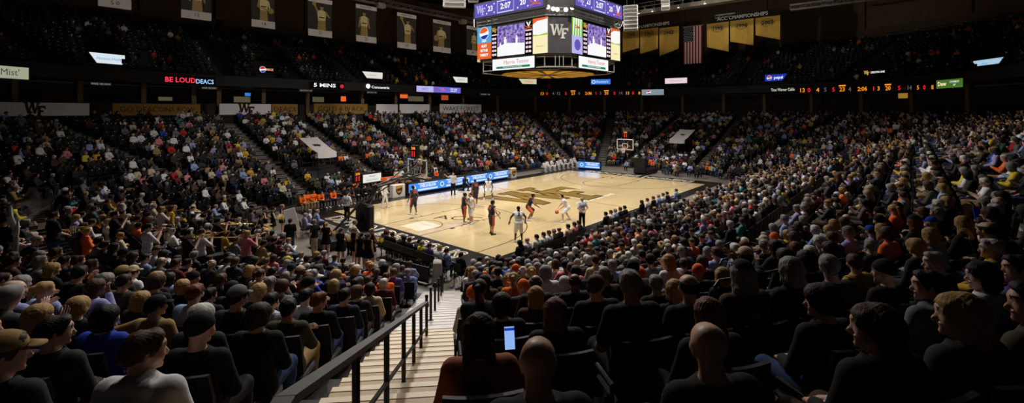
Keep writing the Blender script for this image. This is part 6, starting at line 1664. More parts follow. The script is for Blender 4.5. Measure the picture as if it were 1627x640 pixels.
# ---- scorer's table with its lit front
led_face = E_('led_blue', (74, 146, 240), 1.0); led_pale = E_('led_pale', (216, 232, 255), 1.05)
def led_table(x, y, dx, dy, L, label, units, ends=True):
    mw = frame(x, y, 0, dx, dy); root = empty('led_table', mw); tag(root, label, 'table', 'lit advertising tables')
    m = MB(); m.rbox((0, -.3, .5), (L, .5, .96), .03); m.build('table_body', board_black, root)
    m = MB(); m.box((0, -.1, .985), (L, .9, .03)); m.build('table_top', board_black, root)
    m = MB(); quad(m, -L / 2, .20, L / 2, .90, 0, .04); p = m.build('led_panel', led_face, root, T(0, -.02, 0) @ UPRIGHT)
    n = units; w_ = L / n
    q = MB()
    for i in range(n): quad(q, -L / 2 + w_ * i + .9, .27, -L / 2 + w_ * (i + 1) - .05, .40, .04, .046); quad(q, -L / 2 + w_ * i + .9, .8, -L / 2 + w_ * (i + 1) - .05, .88, .04, .046)
    q.build('light_bands', led_pale, p)
    for i in range(n):
        text('lettering', 'OVER $4 BILLION', .34, led_pale, p, T(-L / 2 + w_ * (i + .5) + .42, .62, .042), bold=.016, sx=(w_ - 1.05) / 3.1)
        q = MB(); disc(q, -L / 2 + w_ * i + .45, .55, .22, .04, .046, 0); disc(q, -L / 2 + w_ * i + .45, .55, .12, .046, .050, 1); q.build('round_mark', [led_pale, E_('led_teal', (40, 130, 120), .9)], p)
    return root
ta, tb = on_ground(651, 311), on_ground(824, 286.5)
TX0, TX1 = ta[0], tb[0]
led_table((TX0 + TX1) / 2, 16.15, 0, -1, TX1 - TX0, 'long scorer table with a bright blue lit front along the far sideline', 4)
fa = on_ground(932, 270); led_table(30.6, fa[1] - .1, -1, -.15, 2.7, 'short table with a blue lit front behind the far corner of the court', 1)
def parcel_box(px, py, label):
    x, y = on_ground(px, py); root = empty('sponsor_box', frame(x, 16.2, 0, 0, -1)); tag(root, label, 'sign', 'white boxes with a brown shield')
    m = MB(); m.rbox((0, -.2, .5), (1.15 if px < 700 else .8, .45, 1.0), .02); m.build('box_body', M('box_white', (220, 214, 208), rough=.5, noise=.05), root)
    m = MB(); m.prism(ccw([(-.3, .34), (.3, .34), (.3, -.05), (.18, -.26), (0, -.38), (-.18, -.26), (-.3, -.05)]), 0, .012, 0); m.prism(ccw([(-.27, .12), (.27, .22), (.27, .31), (-.27, .31)]), .012, .018, 1)
    e = m.build('shield', [M('shield_brown', (74, 42, 24), rough=.5, noise=.05), M('shield_yellow', (206, 150, 40), rough=.5, noise=.05)], root, T(0, .03, .55) @ UPRIGHT); text('lettering', 'ups', .26, M('shield_yellow', None), e, T(0, -.08, .014), bold=.012)
parcel_box(638, 314, 'white box with a brown and yellow shield at the left end of the lit table')
parcel_box(831, 284.5, 'white box with a brown shield at the right end of the lit table')
# ---- white lit sign and red clock behind the visitors' bench, orange cooler table
x, y, s = plane_point(590, Y=17.85); mw = frame(x, 17.85, 0, .1, -1); root = empty('bench_sign', mw); tag(root, 'white lit sign board on a black stand behind the far bench', 'sign')
m = MB(); m.rbox((0, 0, 1.55), (1.9, .2, .85), .03); m.build('case', frame_black, root); m = MB(); quad(m, -.86, -.32, .86, .32, 0, .02); p = m.build('sign_face', E_('bench_white', (236, 236, 230), .95), root, T(0, .105, 1.55) @ UPRIGHT)
text('lettering', 'TRUIST', .2, lit_grey, p, T(0, .12, .022)); text('lettering', 'WAKE FOREST', .17, lit_grey, p, T(0, -.14, .022))
m = MB()
for q in (-.8, .8): m.rod((q, 0, 0), (q, 0, 1.2), .04, n=8)
m.build('stand', frame_black, root)
x, y, s = plane_point(567, Y=17.85); root = empty('shot_clock', frame(x, 17.85, 0, .1, -1)); tag(root, 'black clock with red and orange digits left of the white bench sign', 'clock')
m = MB(); m.rbox((0, 0, 1.75), (.7, .22, .95), .03); m.build('case', frame_black, root); m = MB(); m.rod((0, 0, 0), (0, 0, 1.3), .05, n=8); m.build('stand', frame_black, root)
text('digits', '2:06', .24, E_('digit_orange', None), root, T(0, .115, 1.98) @ UPRIGHT, bold=.01); text('digits', '11', .46, E_('digit_red', None), root, T(0, .115, 1.6) @ UPRIGHT, bold=.016)
x, y, s = plane_point(622, Y=17.5); root = empty('drinks_table', frame(x, 17.5, 0, 0, -1)); tag(root, 'drinks table with an orange banner left of the lit table', 'table')
orange_cloth = M('drinks_orange', (226, 92, 36), rough=.7, noise=.08)
m = MB(); m.rbox((0, 0, 1.35), (2.0, .12, .34), .04); p = m.build('banner', orange_cloth, root); text('lettering', 'Gatorade', .26, M('banner_white', None), p, T(0, .065, 1.35) @ UPRIGHT, bold=.01)
m = MB(); m.rbox((0, -.1, .74), (2.0, .7, .05), .02); m.build('table_top', board_black, root)
for q in (-.9, .9): m = MB(); m.rod((q, -.1, 0), (q, -.1, 1.5), .035, n=8); m.build('leg', frame_black, root)
for q in (-.5, .2): m = MB(); m.lathe([(.16, .765), (.2, .9), (.2, 1.12), (.17, 1.17)], 16, (q, -.1, 0)); m.build('cooler', orange_cloth, root)
# ---- canopies over the two tunnels
for i, ((tx, ty, v), lb) in enumerate(zip(TUNNELS, ('white sloping canopy with dark mark over the left tunnel', 'white sloping canopy with dark mark over the far right tunnel'))):
    dd = ring_d(tx, ty); root = empty('tunnel_canopy', frame(tx, ty, row_floor(dd), v.x, v.y)); tag(root, lb, 'canopy', 'white tunnel canopies')
    prof = [(-1.6, 2.75), (-.4, 2.3), (.9, 1.85), (1.9, 1.62), (1.95, 1.2)]
    W = .82 if i == 0 else .95; m = MB(); vs = []
    for s_ in (0, 1):
        for (yy, zz) in prof:
            for xx in (-W, -W / 2, 0, W / 2, W): vs.append((xx, yy, zz - .05 * (1 - (xx / W) ** 2) - s_ * .02))
    fs = []
    for s_ in (0, 1):
        for j in range(4):
            for k in range(4): a = s_ * 25 + j * 5 + k; q = (a, a + 1, a + 6, a + 5); fs.append(q if s_ == 0 else q[::-1])
    bd = [0, 1, 2, 3, 4, 9, 14, 19, 24, 23, 22, 21, 20, 15, 10, 5]
    for k in range(16): a, b = bd[k], bd[(k + 1) % 16]; fs.append((a, a + 25, b + 25, b))
    m.add(vs, fs); c = m.build('canopy_cloth', M('canopy_white', (214, 208, 204), rough=.8, noise=.06, scale=2), root)
    mm = monogram_mesh(.6, .015, .006); nrm_t = Matrix.Rotation(-.33, 4, 'X'); mm.build('emblem', [dk, dk, dk], c, T(0, .1, 2.125) @ Matrix.Rotation(PI, 4, 'Z') @ Matrix.Rotation(.345, 4, 'X'))
    for sx_ in (-1, 1): q = MB(); q.rod((sx_ * W * .96, -1.5, -.2), (sx_ * W * .96, -1.5, 2.7), .04, n=8); q.rod((sx_ * W * .96, 1.85, -1.2), (sx_ * W * .96, 1.85, 1.6), .04, n=8); q.build('post', rail_black, root)
# ---- draped table end and small furniture at the near corner
x, y = on_ground(695, 449); root = empty('draped_table', frame(x, y, 0, math.cos(.84), math.sin(.84))); tag(root, 'tall table end draped in a pleated grey-white cloth at the foot of the stairs', 'table')
m = MB(); vs = []; n_ = 40
def ring_(z, a, b, k): return [((a + k * math.sin(i * PI * .8)) * math.copysign(abs(math.cos(2 * PI * i / n_)) ** .4, math.cos(2 * PI * i / n_)), (b + k * math.sin(i * PI * .8)) * math.copysign(abs(math.sin(2 * PI * i / n_)) ** .4, math.sin(2 * PI * i / n_)), z) for i in range(n_)]
L_ = [ring_(.02, .20, .32, .02), ring_(.5, .19, .30, .015), ring_(.82, .17, .28, .005), ring_(.86, .16, .27, .0)]
for l in L_: vs += l
fs = [(j * n_ + i, j * n_ + (i + 1) % n_, (j + 1) * n_ + (i + 1) % n_, (j + 1) * n_ + i) for j in range(3) for i in range(n_)] + [tuple(range(3 * n_, 4 * n_))]
m.add(vs, fs); m.build('cloth', M('drape_grey', (176, 170, 162), rough=.9, noise=.1, scale=3), root, smooth=True)
m = MB(); m.rbox((0, 0, .42), (.24, .46, .8), .02); m.build('table_frame', frame_black, root)
# ================================================================ players, officials, musicians, cheerleaders
def azf(x, y, z, deg): a = math.radians(deg); return frame(x, y, z, math.cos(a), math.sin(a))
def face_az(deg): return deg
team = bpy.data.materials.new('cloth_navy_orange'); team.use_nodes = True; nt = team.node_tree; b = nt.nodes['Principled BSDF']; b.inputs['Roughness'].default_value = .7
tc = nt.nodes.new('ShaderNodeTexCoord'); sp = nt.nodes.new('ShaderNodeSeparateXYZ'); ab = nt.nodes.new('ShaderNodeMath'); ab.operation = 'ABSOLUTE'; gt = nt.nodes.new('ShaderNodeMath'); gt.operation = 'GREATER_THAN'; gt.inputs[1].default_value = .192
mx_ = nt.nodes.new('ShaderNodeMix'); mx_.data_type = 'RGBA'; mx_.inputs[6].default_value = (*lin((20, 22, 40)), 1); mx_.inputs[7].default_value = (*lin((206, 84, 36)), 1)
nt.links.new(tc.outputs['Object'], sp.inputs[0]); nt.links.new(sp.outputs[0], ab.inputs[0]); nt.links.new(ab.outputs[0], gt.inputs[0]); nt.links.new(gt.outputs[0], mx_.inputs[0]); nt.links.new(mx_.outputs[2], b.inputs['Base Color'])
CM['navy and orange'] = team; CM['team navy'] = M('jersey_navy', (22, 24, 44), rough=.7, noise=.08); CM['team white'] = M('jersey_white', (236, 234, 238), rough=.7, noise=.05); CM['referee grey'] = M('referee_grey', (186, 188, 198), rough=.8, noise=.08)
def ps(key, **k): pose_set(key, standing(**k), 1.0, k.pop('hands', ('relaxed', 'relaxed')) if 'hands' in k else ('relaxed', 'relaxed'), .015)
def pose_st(key, hands=('relaxed', 'relaxed'), **k): pose_set(key, standing(**k), 1.0, hands, .015)
pose_st('st_rest', yaw=-.2)
pose_st('st_stride', anl=(-.12, .14, .09), anr=(.13, -.12, .10), elr=(.30, -.08, 1.16), wrr=(.34, .06, .90), ell=(-.27, .0, 1.16), wrl=(-.30, .12, .92), lean=.04)
pose_st('st_arms_out', anl=(-.16, .05, .09), anr=(.16, -.05, .09), ell=(-.36, .02, 1.22), wrl=(-.42, .12, .98), elr=(.34, .04, 1.20), wrr=(.36, .22, .96), lean=.08, hipz=.93)
pose_st('st_ready', anl=(-.30, .06, .09), anr=(.30, .04, .09), knl=(-.26, .20, .50), knr=(.26, .20, .50), hipz=.80, hipy=-.08, lean=.42, ell=(-.30, .26, .92), wrl=(-.26, .36, .66), elr=(.30, .26, .92), wrr=(.26, .36, .66), pitch=-.05, hands=('relaxed', 'relaxed'))
pose_st('st_guard', anl=(-.30, .14, .09), anr=(.30, -.18, .09), knl=(-.27, .26, .50), knr=(.26, .08, .48), hipz=.76, hipy=-.10, lean=.45, ell=(-.42, .20, .98), wrl=(-.58, .36, .90), elr=(.40, .22, .96), wrr=(.46, .44, .82), hands=('open', 'open'))
pose_st('st_dribble', anl=(-.24, .26, .09), anr=(.24, -.26, .10), knl=(-.22, .30, .50), knr=(.22, .02, .50), hipz=.80, hipy=-.06, lean=.55, ell=(-.30, .24, .92), wrl=(-.22, .42, .76), elr=(.36, .16, .96), wrr=(.40, .32, .78), hands=('open', 'relaxed'), pitch=.15)
pose_st('st_hips', ell=(-.37, -.04, 1.18), wrl=(-.20, .10, 1.02), elr=(.37, -.04, 1.18), wrr=(.20, .10, 1.02), hands=('grip', 'grip'))
pose_st('st_point', ell=(-.27, .0, 1.16), wrl=(-.27, .12, .92), elr=(.40, .12, 1.42), wrr=(.62, .22, 1.58), hands=('relaxed', 'open'))
pose_st('st_behind', ell=(-.30, -.08, 1.18), wrl=(-.08, -.20, 1.02), elr=(.30, -.08, 1.18), wrr=(.08, -.20, 1.02))
pose_st('st_pompom', ell=(-.30, .08, 1.18), wrl=(-.16, .28, 1.14), elr=(.30, .08, 1.18), wrr=(.16, .28, 1.14), hands=('grip', 'grip'))
pose_st('st_horn', ell=(-.34, .16, 1.24), wrl=(-.06, .36, 1.50), elr=(.34, .16, 1.24), wrr=(.06, .32, 1.50), hands=('grip', 'grip'), yaw=-.1)
pose_st('st_low_horn', ell=(-.30, .10, 1.18), wrl=(-.12, .30, 1.16), elr=(.30, .06, 1.18), wrr=(.12, .28, 1.06), hands=('grip', 'grip'))
pose_st('st_lean', hipz=.92, hipy=-.10, lean=.55, anl=(-.14, -.02, .09), anr=(.14, .04, .09), ell=(-.34, .34, 1.02), wrl=(-.30, .54, .86), elr=(.34, .34, 1.02), wrr=(.30, .54, .86))
pose_st('st_kneel', hipz=.52, hipy=-.05, lean=.18, anl=(-.14, .26, .09), knl=(-.16, .36, .52), anr=(.12, -.42, .07), knr=(.14, -.02, .09), footr=(0, -1), ell=(-.26, .20, .72), wrl=(-.16, .36, .56), elr=(.28, .16, .72), wrr=(.14, .36, .58))
pose_st('st_drum', ell=(-.32, .12, 1.16), wrl=(-.24, .36, 1.06), elr=(.32, .12, 1.16), wrr=(.24, .36, 1.10), hands=('grip', 'grip'), pitch=-.3)
def number(o, pose, s, m, back=True, size=.24):
    J = POSES[pose]['J']; c = J['chest'] + V(0, 0, .05); f = J['fwd']; u = nrm(J['neck'] - J['waist'])
    d = -f if back else f; p = c + d * .142
    x = nrm(np.cross(u, d)); mw = Matrix(((x[0], u[0], d[0], p[0]), (x[1], u[1], d[1], p[1]), (x[2], u[2], d[2], p[2]), (0, 0, 0, 1)))
    text('jersey_number', s, size, m, o, mw, .002, bold=.012)
num_o = M('number_orange', (222, 96, 44), rough=.7, noise=0); num_k = M('number_black', (26, 24, 24), rough=.7, noise=0)
def player(px, py, pose, az, team_, num, label, skin='brown', scale=1.09, back=True, hair='buzz', shoes='white', both=False):
    x, y = on_ground(px, py); t, bt = ('team navy', 'navy and orange') if team_ == 'v' else ('team white', 'team white')
    o = person(pose, azf(x, y, 0, az), skin, hair, 'black', t, bt, .0, .95, shoes=shoes, label=label, group='basketball players on the court', scale=scale, loose=.024, top_name='jersey', bottom_name='shorts')
    for b_ in ((True, False) if both else (back,)): number(o, pose, num, num_o if team_ == 'v' else num_k, b_)
    return o
player(657, 341, 'st_stride', 95, 'v', '12', 'player in navy jersey nearest the lit table, walking away at the left of the court', 'brown')
player(737, 355, 'st_arms_out', -25, 'v', '5', 'player in navy and orange at the left of the close pair under the key')
player(749, 355, 'st_arms_out', 170, 'w', '22', 'player in white leaning on the navy player in the close pair', 'tan', back=False)
player(755, 327, 'st_rest', 70, 'v', '15', 'player in navy seen from behind, beyond the close pair')
player(776, 316, 'st_ready', 222, 'w', '0', 'player in white bent forward facing the camera, near the lit table', 'deep', back=False)
player(781, 372, 'st_arms_out', -15, 'v', '34', 'player in navy with orange shorts panel standing alone in front of the arc', 'tan', hair='short', shoes='black', both=True)
player(824, 385, 'st_arms_out', 48, 'w', '3', 'player in white with number 3 on the back, nearest the camera', 'deep')
player(842, 349, 'st_guard', -42, 'v', '13', 'player in navy crouching on defence, facing the ball handler', 'brown')
hx_, hy_ = on_ground(900, 351)
player(900, 351, 'st_dribble', 140, 'w', '4', 'player in white bent low with the ball', 'fair', hair='short', back=False)
ball_m = M('basketball_orange', (186, 88, 44), rough=.6, noise=.1, bump=.2, scale=80)
def ico(r, n=16): return [(r * math.sin(PI * k / n), -r * math.cos(PI * k / n)) for k in range(1, n)]
pj = POSES['st_dribble']['J']; hw = azf(hx_, hy_, 0, 140) @ Matrix.Scale(1.09, 4) @ Vector((pj['wrl'] + .17 * nrm(pj['wrl'] - pj['ell'])).tolist())
m = MB(); m.lathe(ico(.121), 20); root = m.build('basketball', ball_m, None, Matrix.Translation((hw.x - .04, hw.y + .06, hw.z - .10)), smooth=True); tag(root, 'orange basketball at the hand of the bent player in white', 'ball')
m = MB()
for rot in (Matrix.Identity(3), Matrix.Rotation(PI / 2, 3, 'X'), Matrix.Rotation(PI / 2, 3, 'Y')): m.tube([rot @ Vector((.1205 * math.cos(a), .1205 * math.sin(a), 0)) for a in [2 * PI * k / 24 for k in range(25)]], .003, 4)
m.build('seams', num_k, root)
def official(px, py, pose, az, label, hair='short', hc='grey', skin='fair', top='referee grey', z=0.0):
    x, y = on_ground(px, py); return person(pose, azf(x, y, z, az), skin, hair, hc, top, 'black', .8, 1.93, shoes='black', label=label, group='referees', scale=1.03)
official(925, 363, 'st_behind', 60, 'referee in grey shirt and black trousers at the near sideline, seen from behind')
official(720, 309, 'st_point', 235, 'referee in grey shirt raising one arm in front of the lit table', hc='brown')
official(551, 351, 'st_hips', 20, 'referee in pale grey shirt standing left of the near basket', hc='dark brown')
x, y = on_ground(738, 303); person('st_kneel', azf(x, y, 0, -70), 'brown', 'short', 'black', 'black', 'black', 1.9, 1.93, label='person in black kneeling in front of the lit table', group='people around the court')
x, y = on_ground(611, 330); person('st_stride', azf(x, y, 0, -60), 'brown', 'buzz', 'black', 'white', 'white', 1.9, 1.93, shoes='white', label='person in all white walking past the drinks table', group='people around the court', scale=1.05)
# ---- benches
chair_m = M('bench_chair_black', (24, 24, 26), rough=.5, noise=.1)
c1 = MB(); c1.rbox((0, .04, .43), (.46, .44, .05), .02); bc_seat = c1.mesh('seat', chair_m)
c1 = MB(); c1.rbox((0, -.215, .74), (.45, .035, .34), .015, 0, Matrix.Rotation(.12, 3, 'X')); bc_back = c1.mesh('backrest', chair_m)
bc_leg = []
for (sx_, sy_) in ((-1, -1), (1, -1), (-1, 1), (1, 1)):
    c1 = MB(); c1.rod((sx_ * .2, sy_ * .17 + .02, 0), (sx_ * .2, sy_ * .05 if sy_ > 0 else -.14, .42 if sy_ > 0 else .62), .013, n=6); bc_leg.append(c1.mesh('leg', seat_steel))
def chair(mw, label, group):
    o = empty('folding_chair', mw); tag(o, label, 'chair', group); put('seat', bc_seat, o); put('backrest', bc_back, o)
    for l in bc_leg: put('leg', l, o)
def sitter(x, y, z, dx, dy, top, bottom, label, group, hair='short', hc='dark brown', skin='fair', arms='lap', sleeve=1.9, legs=1.93, shoes='black', yaw=None, scale=1.0, ch=True, **k):
    yw = look_yaw(x, y, dx, dy) if yaw is None else yaw
    pose = best_pose(yw, arms); mw = frame(x, y, z, dx, dy)
    o = person(pose, mw, skin, hair, hc, top, bottom, sleeve, legs, shoes=shoes, label=label, group=group, scale=scale, **k)
    if ch: chair(mw, 'black chair under the ' + label.replace('from its left end', 'from left').replace(' behind the near baseline,', ', baseline row,').replace('seated behind the referee at the near baseline', 'near the referee'), group.split(' ')[0] + ' chairs' if False else 'folding chairs around the court')
    return o
vis = [('orange', 'tan', 'orange warm-up'), ('orange', 'tan', 'orange warm-up'), ('orange', 'tan', 'orange warm-up'), ('orange', 'navy', 'orange warm-up'), ('team navy', 'navy and orange', 'navy jersey'), ('orange', 'navy', 'orange warm-up'), ('team navy', 'navy and orange', 'navy jersey'), ('black', 'black', 'black suit'), ('team navy', 'navy and orange', 'navy jersey'), ('black', 'black', 'black suit'), ('black', 'black', 'black suit'), ('charcoal', 'black', 'charcoal suit'), ('black', 'black', 'black suit'), ('tan', 'tan', 'tan suit')]
for i, (t, b_, w_) in enumerate(vis):
    x, y, s = plane_point(478 + (604 - 478) * i / (len(vis) - 1), Y=16.9); pl = 'team' in t
    sitter(x, 16.9, 0, 0, -1, t, b_, 'person in %s on the far left bench, %s from its left end' % (w_, ORD[i]), 'visiting bench', skin=['fair', 'brown', 'tan', 'fair', 'deep', 'fair', 'brown'][i % 7], hair='short' if not pl else 'buzz', arms=['knees', 'cross', 'lap', 'knees', 'lap'][i % 5], sleeve=0.0 if pl else 1.9, legs=.95 if pl else 1.93, shoes='white' if pl else 'black')
for i in range(8):
    x, y, s = plane_point(862 + (912 - 862) * i / 7, Y=16.9)
    sitter(x, 16.9, 0, 0, -1, 'white', 'white', 'person in white warm-up on the far right bench, %s from its left end' % ORD[i], 'home bench', skin=['brown', 'deep', 'fair', 'tan'][i % 4], hair='buzz', hc='black', arms=['knees', 'lap', 'cross'][i % 3], shoes='white')
# ---- courtside chairs on the near sideline
CS = [(824, 'long', 'black', 'charcoal'), (836, 'fringe', 'grey', 'white'), (851, 'short', 'black', 'white'), (862, 'short', 'dark brown', 'white'), (870.5, 'short', 'brown', 'white'), (878.5, 'short', 'grey', 'olive'), (887, 'fringe', 'brown', 'navy'), (901, 'short', 'black', 'cream'), (911, 'short', 'dark brown', 'pink'), (918, 'short', 'black', 'charcoal'), (961, 'short', 'black', 'black'), (969, 'short', 'brown', 'white'), (976, 'short', 'grey', 'pale blue'), (984, 'short', 'brown', 'navy'), (991, 'short', 'black', 'black'),
      (1018, 'long', 'dark brown', 'black'), (1027, 'short', 'black', 'white'), (1036.5, 'short', 'brown', 'black'), (1045, 'short', 'grey', 'pale blue'), (1052, 'short', 'brown', 'white'), (1058.5, 'short', 'black', 'navy'), (1073, 'short', 'brown', 'pale blue')]
for i, (px, hr, hc, tp) in enumerate(CS):
    x, y, s = plane_point(px, Y=-1.85)
    sitter(x, -1.95, 0, 0, 1, tp, 'charcoal', '%s-haired person in %s, %s courtside chair from the near corner' % (hc.replace(' ', '-'), tp, ORD[i]), 'courtside row', hair=hr, hc=hc, yaw=(.5 if x > 17 else 0.0))
# ---- photographers and press behind the near baseline
MD = [(607, 'long', 'auburn', 'black'), (616, 'short', 'brown', 'navy'), (624, 'short', 'dark brown', 'black'), (634, 'short', 'grey', 'charcoal'), (643, 'bob', 'dark brown', 'black'), (651, 'short', 'brown', 'charcoal'), (660, 'short', 'black', 'black'), (671, 'short', 'grey', 'yellow'), (683, 'short', 'brown', 'purple'), (692, 'bob', 'blond', 'white plaid'), (710, 'short', 'dark brown', 'pale blue'), (733, 'short', 'black', 'black'), (756, 'short', 'dark brown', 'green'), (783, 'bob', 'blond', 'tan')]
for i, (px, hr, hc, tp) in enumerate(MD):
    x, y, s = plane_point(px, X=-3.3)
    sitter(-3.35, y, 0, 1, .05, tp, 'charcoal', '%s-haired person in %s behind the near baseline, %s from the basket' % (hc.replace(' ', '-'), tp, ORD[i]), 'baseline press', hair=hr, hc=hc, yaw=-.35, arms='lap' if i % 3 else 'knees', scale=.95)
# ---- cheerleaders and floor staff
pom = M('pompom_white', (224, 220, 208), rough=.8, noise=.2, scale=30); pomg = M('pompom_gold', (206, 178, 70), rough=.7, noise=.2, scale=30)
def pompom(p, m, label):
    mb = MB(); rr = random.Random(int(p[0] * 1000) % 997)
    for k in range(90):
        d = Vector((rr.gauss(0, 1), rr.gauss(0, 1), rr.gauss(0, 1))).normalized(); e = d * rr.uniform(.12, .19); u = d.orthogonal().normalized() * .012
        mb.add([d * .02 - u, d * .02 + u, e + u * .7, e - u * .7], [(0, 1, 2, 3)])
    o = mb.build('pompom', m, None, Matrix.Translation(p)); tag(o, label, 'pompom', 'pompoms')
CH = [(518, 410, 40, 'blond', True, 'left of the floor group'), (541, 422, 30, 'brown', True, 'second from left in the floor group'), (563, 421, 0, 'blond', False, 'beside the person in white shirt and black vest'), (574, 432, 45, 'dark brown', False, 'front of the floor group, seen from behind'), (585, 434, 20, 'brown', False, 'front right of the floor group'), (590, 423, 10, 'blond', True, 'right end of the floor group'), (421, 378, -30, 'brown', True, 'beside the drums, left one'), (434, 378, -20, 'dark brown', True, 'beside the drums, middle one'), (448, 372, -25, 'blond', False, 'beside the drums, right one')]
for i, (px, py, az, hc, pp, w_) in enumerate(CH):
    x, y = on_ground(px, py); mw = azf(x, y, 0, az)
    person('st_pompom' if pp else 'st_rest', mw, 'fair', 'ponytail', hc, 'black', 'black', .0, .5, shoes='white', skirt=True, label='cheerleader in black sleeveless top and skirt, ' + w_, group='cheerleaders on the floor', scale=.95, loose=.014, top_name='uniform_top')
    if pp:
        for q, (sx_, mm_) in enumerate(((-1, pom), (1, pomg))):
            p = mw @ Vector((sx_ * .15, .38, 1.10)); pompom(p, mm_, '%s pompom of the cheerleader %s' % ('white' if q == 0 else 'gold', w_))
x, y = on_ground(556, 405); person('st_lean', azf(x, y, 0, -10), 'fair', 'short', 'grey', 'white', 'black', 1.92, 1.93, label='person in white shirt leaning forward among the cheerleaders', group='floor staff')
x, y = on_ground(500, 408); person('st_hips', azf(x, y, 0, 120), 'fair', 'short', 'grey', 'black', 'cream', .8, 1.93, shoes='brown', label='standing person in black polo shirt and pale khaki trousers, hands on hips', group='floor staff')
x, y = on_ground(461, 407); person('st_rest', azf(x, y, 0, 60), 'fair', 'short', 'dark brown', 'black', 'denim', .8, 1.93, label='standing person in black shirt and jeans right of the drums', group='floor staff')
x, y = on_ground(414, 398); person('st_drum', azf(x, y, 0, -20), 'fair', 'ponytail', 'dark brown', 'black', 'black', .7, 1.93, label='drummer in black behind the pale drums', group='floor staff')
x, y = on_ground(399, 384); person('st_rest', azf(x, y, 0, 0), 'fair', 'long', 'dark brown', 'grey', 'black', 1.9, 1.93, label='standing person in long grey top left of the drums', group='floor staff')
for (px, py, t) in ((491, 336, 'white'), (503, 336, 'pale blue'), (484, 342, 'lilac')):
    dp = (CAM[2] - 1.2) * FPX / (py - CY); a, b_ = ray(px); x, y = CAM[0] + a * dp, CAM[1] + b_ * dp
    sitter(x, y, 0, 1, -.2, t, 'charcoal', 'grey-haired person in %s shirt seated behind the referee at the near baseline' % t, 'floor staff', hair='short', hc='grey')
x, y = on_ground(462, 372); root = empty('white_sign', azf(x, y, 0, 240)); tag(root, 'tall white sign board standing on the floor behind the musicians', 'sign')
m = MB(); m.rbox((0, 0, .95), (.62, .04, .95), .01, 0, Matrix.Rotation(.25, 3, 'Y')); m.build('board', M('board_plain_white', (222, 218, 212), rough=.6, noise=.04), root); m = MB(); m.rod((0, 0, 0), (0, 0, .6), .02, n=6); m.box((0, 0, .02), (.4, .3, .04)); m.build('stand', rail_black, root)
# ---- drums and cases
x, y = on_ground(425, 396); root = empty('drum_kit', azf(x, y, 0, -20)); tag(root, 'pale drum kit with cymbals on the floor beside the left rows', 'drums')
shell = M('drum_shell_pale', (206, 198, 182), rough=.4, noise=.08); skin_m = M('drum_skin', (226, 222, 212), rough=.6, noise=.05); brass = M('brass', (226, 186, 92), rough=.3, metal=.6, noise=.1); chrome = M('chrome', (214, 214, 214), rough=.25, metal=.6, noise=.05)
def drum(c, r, h, horiz=False):
    ax = Matrix.Rotation(PI / 2, 3, 'X') if horiz else None
    m = MB(); m.lathe([(r, -h / 2), (r, h / 2)], 24, c, 0, ax); d = m.build('drum', shell, root); m = MB(); m.lathe([(r * .98, h / 2 + .001), (r * .98, h / 2 + .006)], 24, c, 0, ax); m.lathe([(r * .98, -h / 2 - .006), (r * .98, -h / 2 - .001)], 24, c, 0, ax); m.build('drum_skin', skin_m, d)
    m = MB(); m.lathe([(r + .012, h / 2 - .02), (r + .012, h / 2 + .012)], 24, c, 0, ax); m.lathe([(r + .012, -h / 2 - .012), (r + .012, -h / 2 + .02)], 24, c, 0, ax); m.build('hoop', chrome, d)
drum((0, .1, .30), .29, .42, True); drum((-.22, .1, .76), .16, .2); drum((.22, .1, .76), .16, .2); drum((-.5, .25, .62), .18, .15); drum((.55, .3, .45), .22, .4)
for (cx, cy, cz, r) in ((-.6, .0, 1.1, .24), (.6, -.05, 1.15, .26)):
    m = MB(); m.lathe([(r, 0), (r * .4, .025), (.05, .04), (.03, .055)], 20, (cx, cy, cz)); m.build('cymbal', brass, root)
    m = MB(); m.rod((cx, cy, 0.1), (cx, cy, cz + .04), .012, n=6)
    for k in range(3): m.rod((cx, cy, .3), (cx + .25 * math.cos(k * 2.1), cy + .25 * math.sin(k * 2.1), 0), .01, n=5)
    m.build('cymbal_stand', chrome, root)
for (px, py, w_, h_, lb) in ((432, 412, .9, .55, 'black flat equipment case in front of the drums'), (405, 411, .8, .6, 'black equipment case left of the drums'), (415, 424, 1.2, .45, 'low black equipment case on the concrete floor')):
    x, y = on_ground(px, py); root = empty('equipment_case', azf(x, y, 0, 35)); tag(root, lb, 'case', 'equipment cases')
    m = MB(); m.rbox((0, 0, h_ / 2), (w_, .6, h_ - .02), .03); m.build('case_body', pad_black, root); m = MB(); m.rbox((0, 0, h_ + .03), (w_ + .01, .61, .08), .02); m.build('lid', M('case_lid', (34, 34, 36), rough=.5, noise=.1), root)
    m = MB(); m.tube([(-.1, .31, h_ * .5), (-.1, .34, h_ * .5), (.1, .34, h_ * .5), (.1, .31, h_ * .5)], .01, 6); m.build('handle', chrome, root)
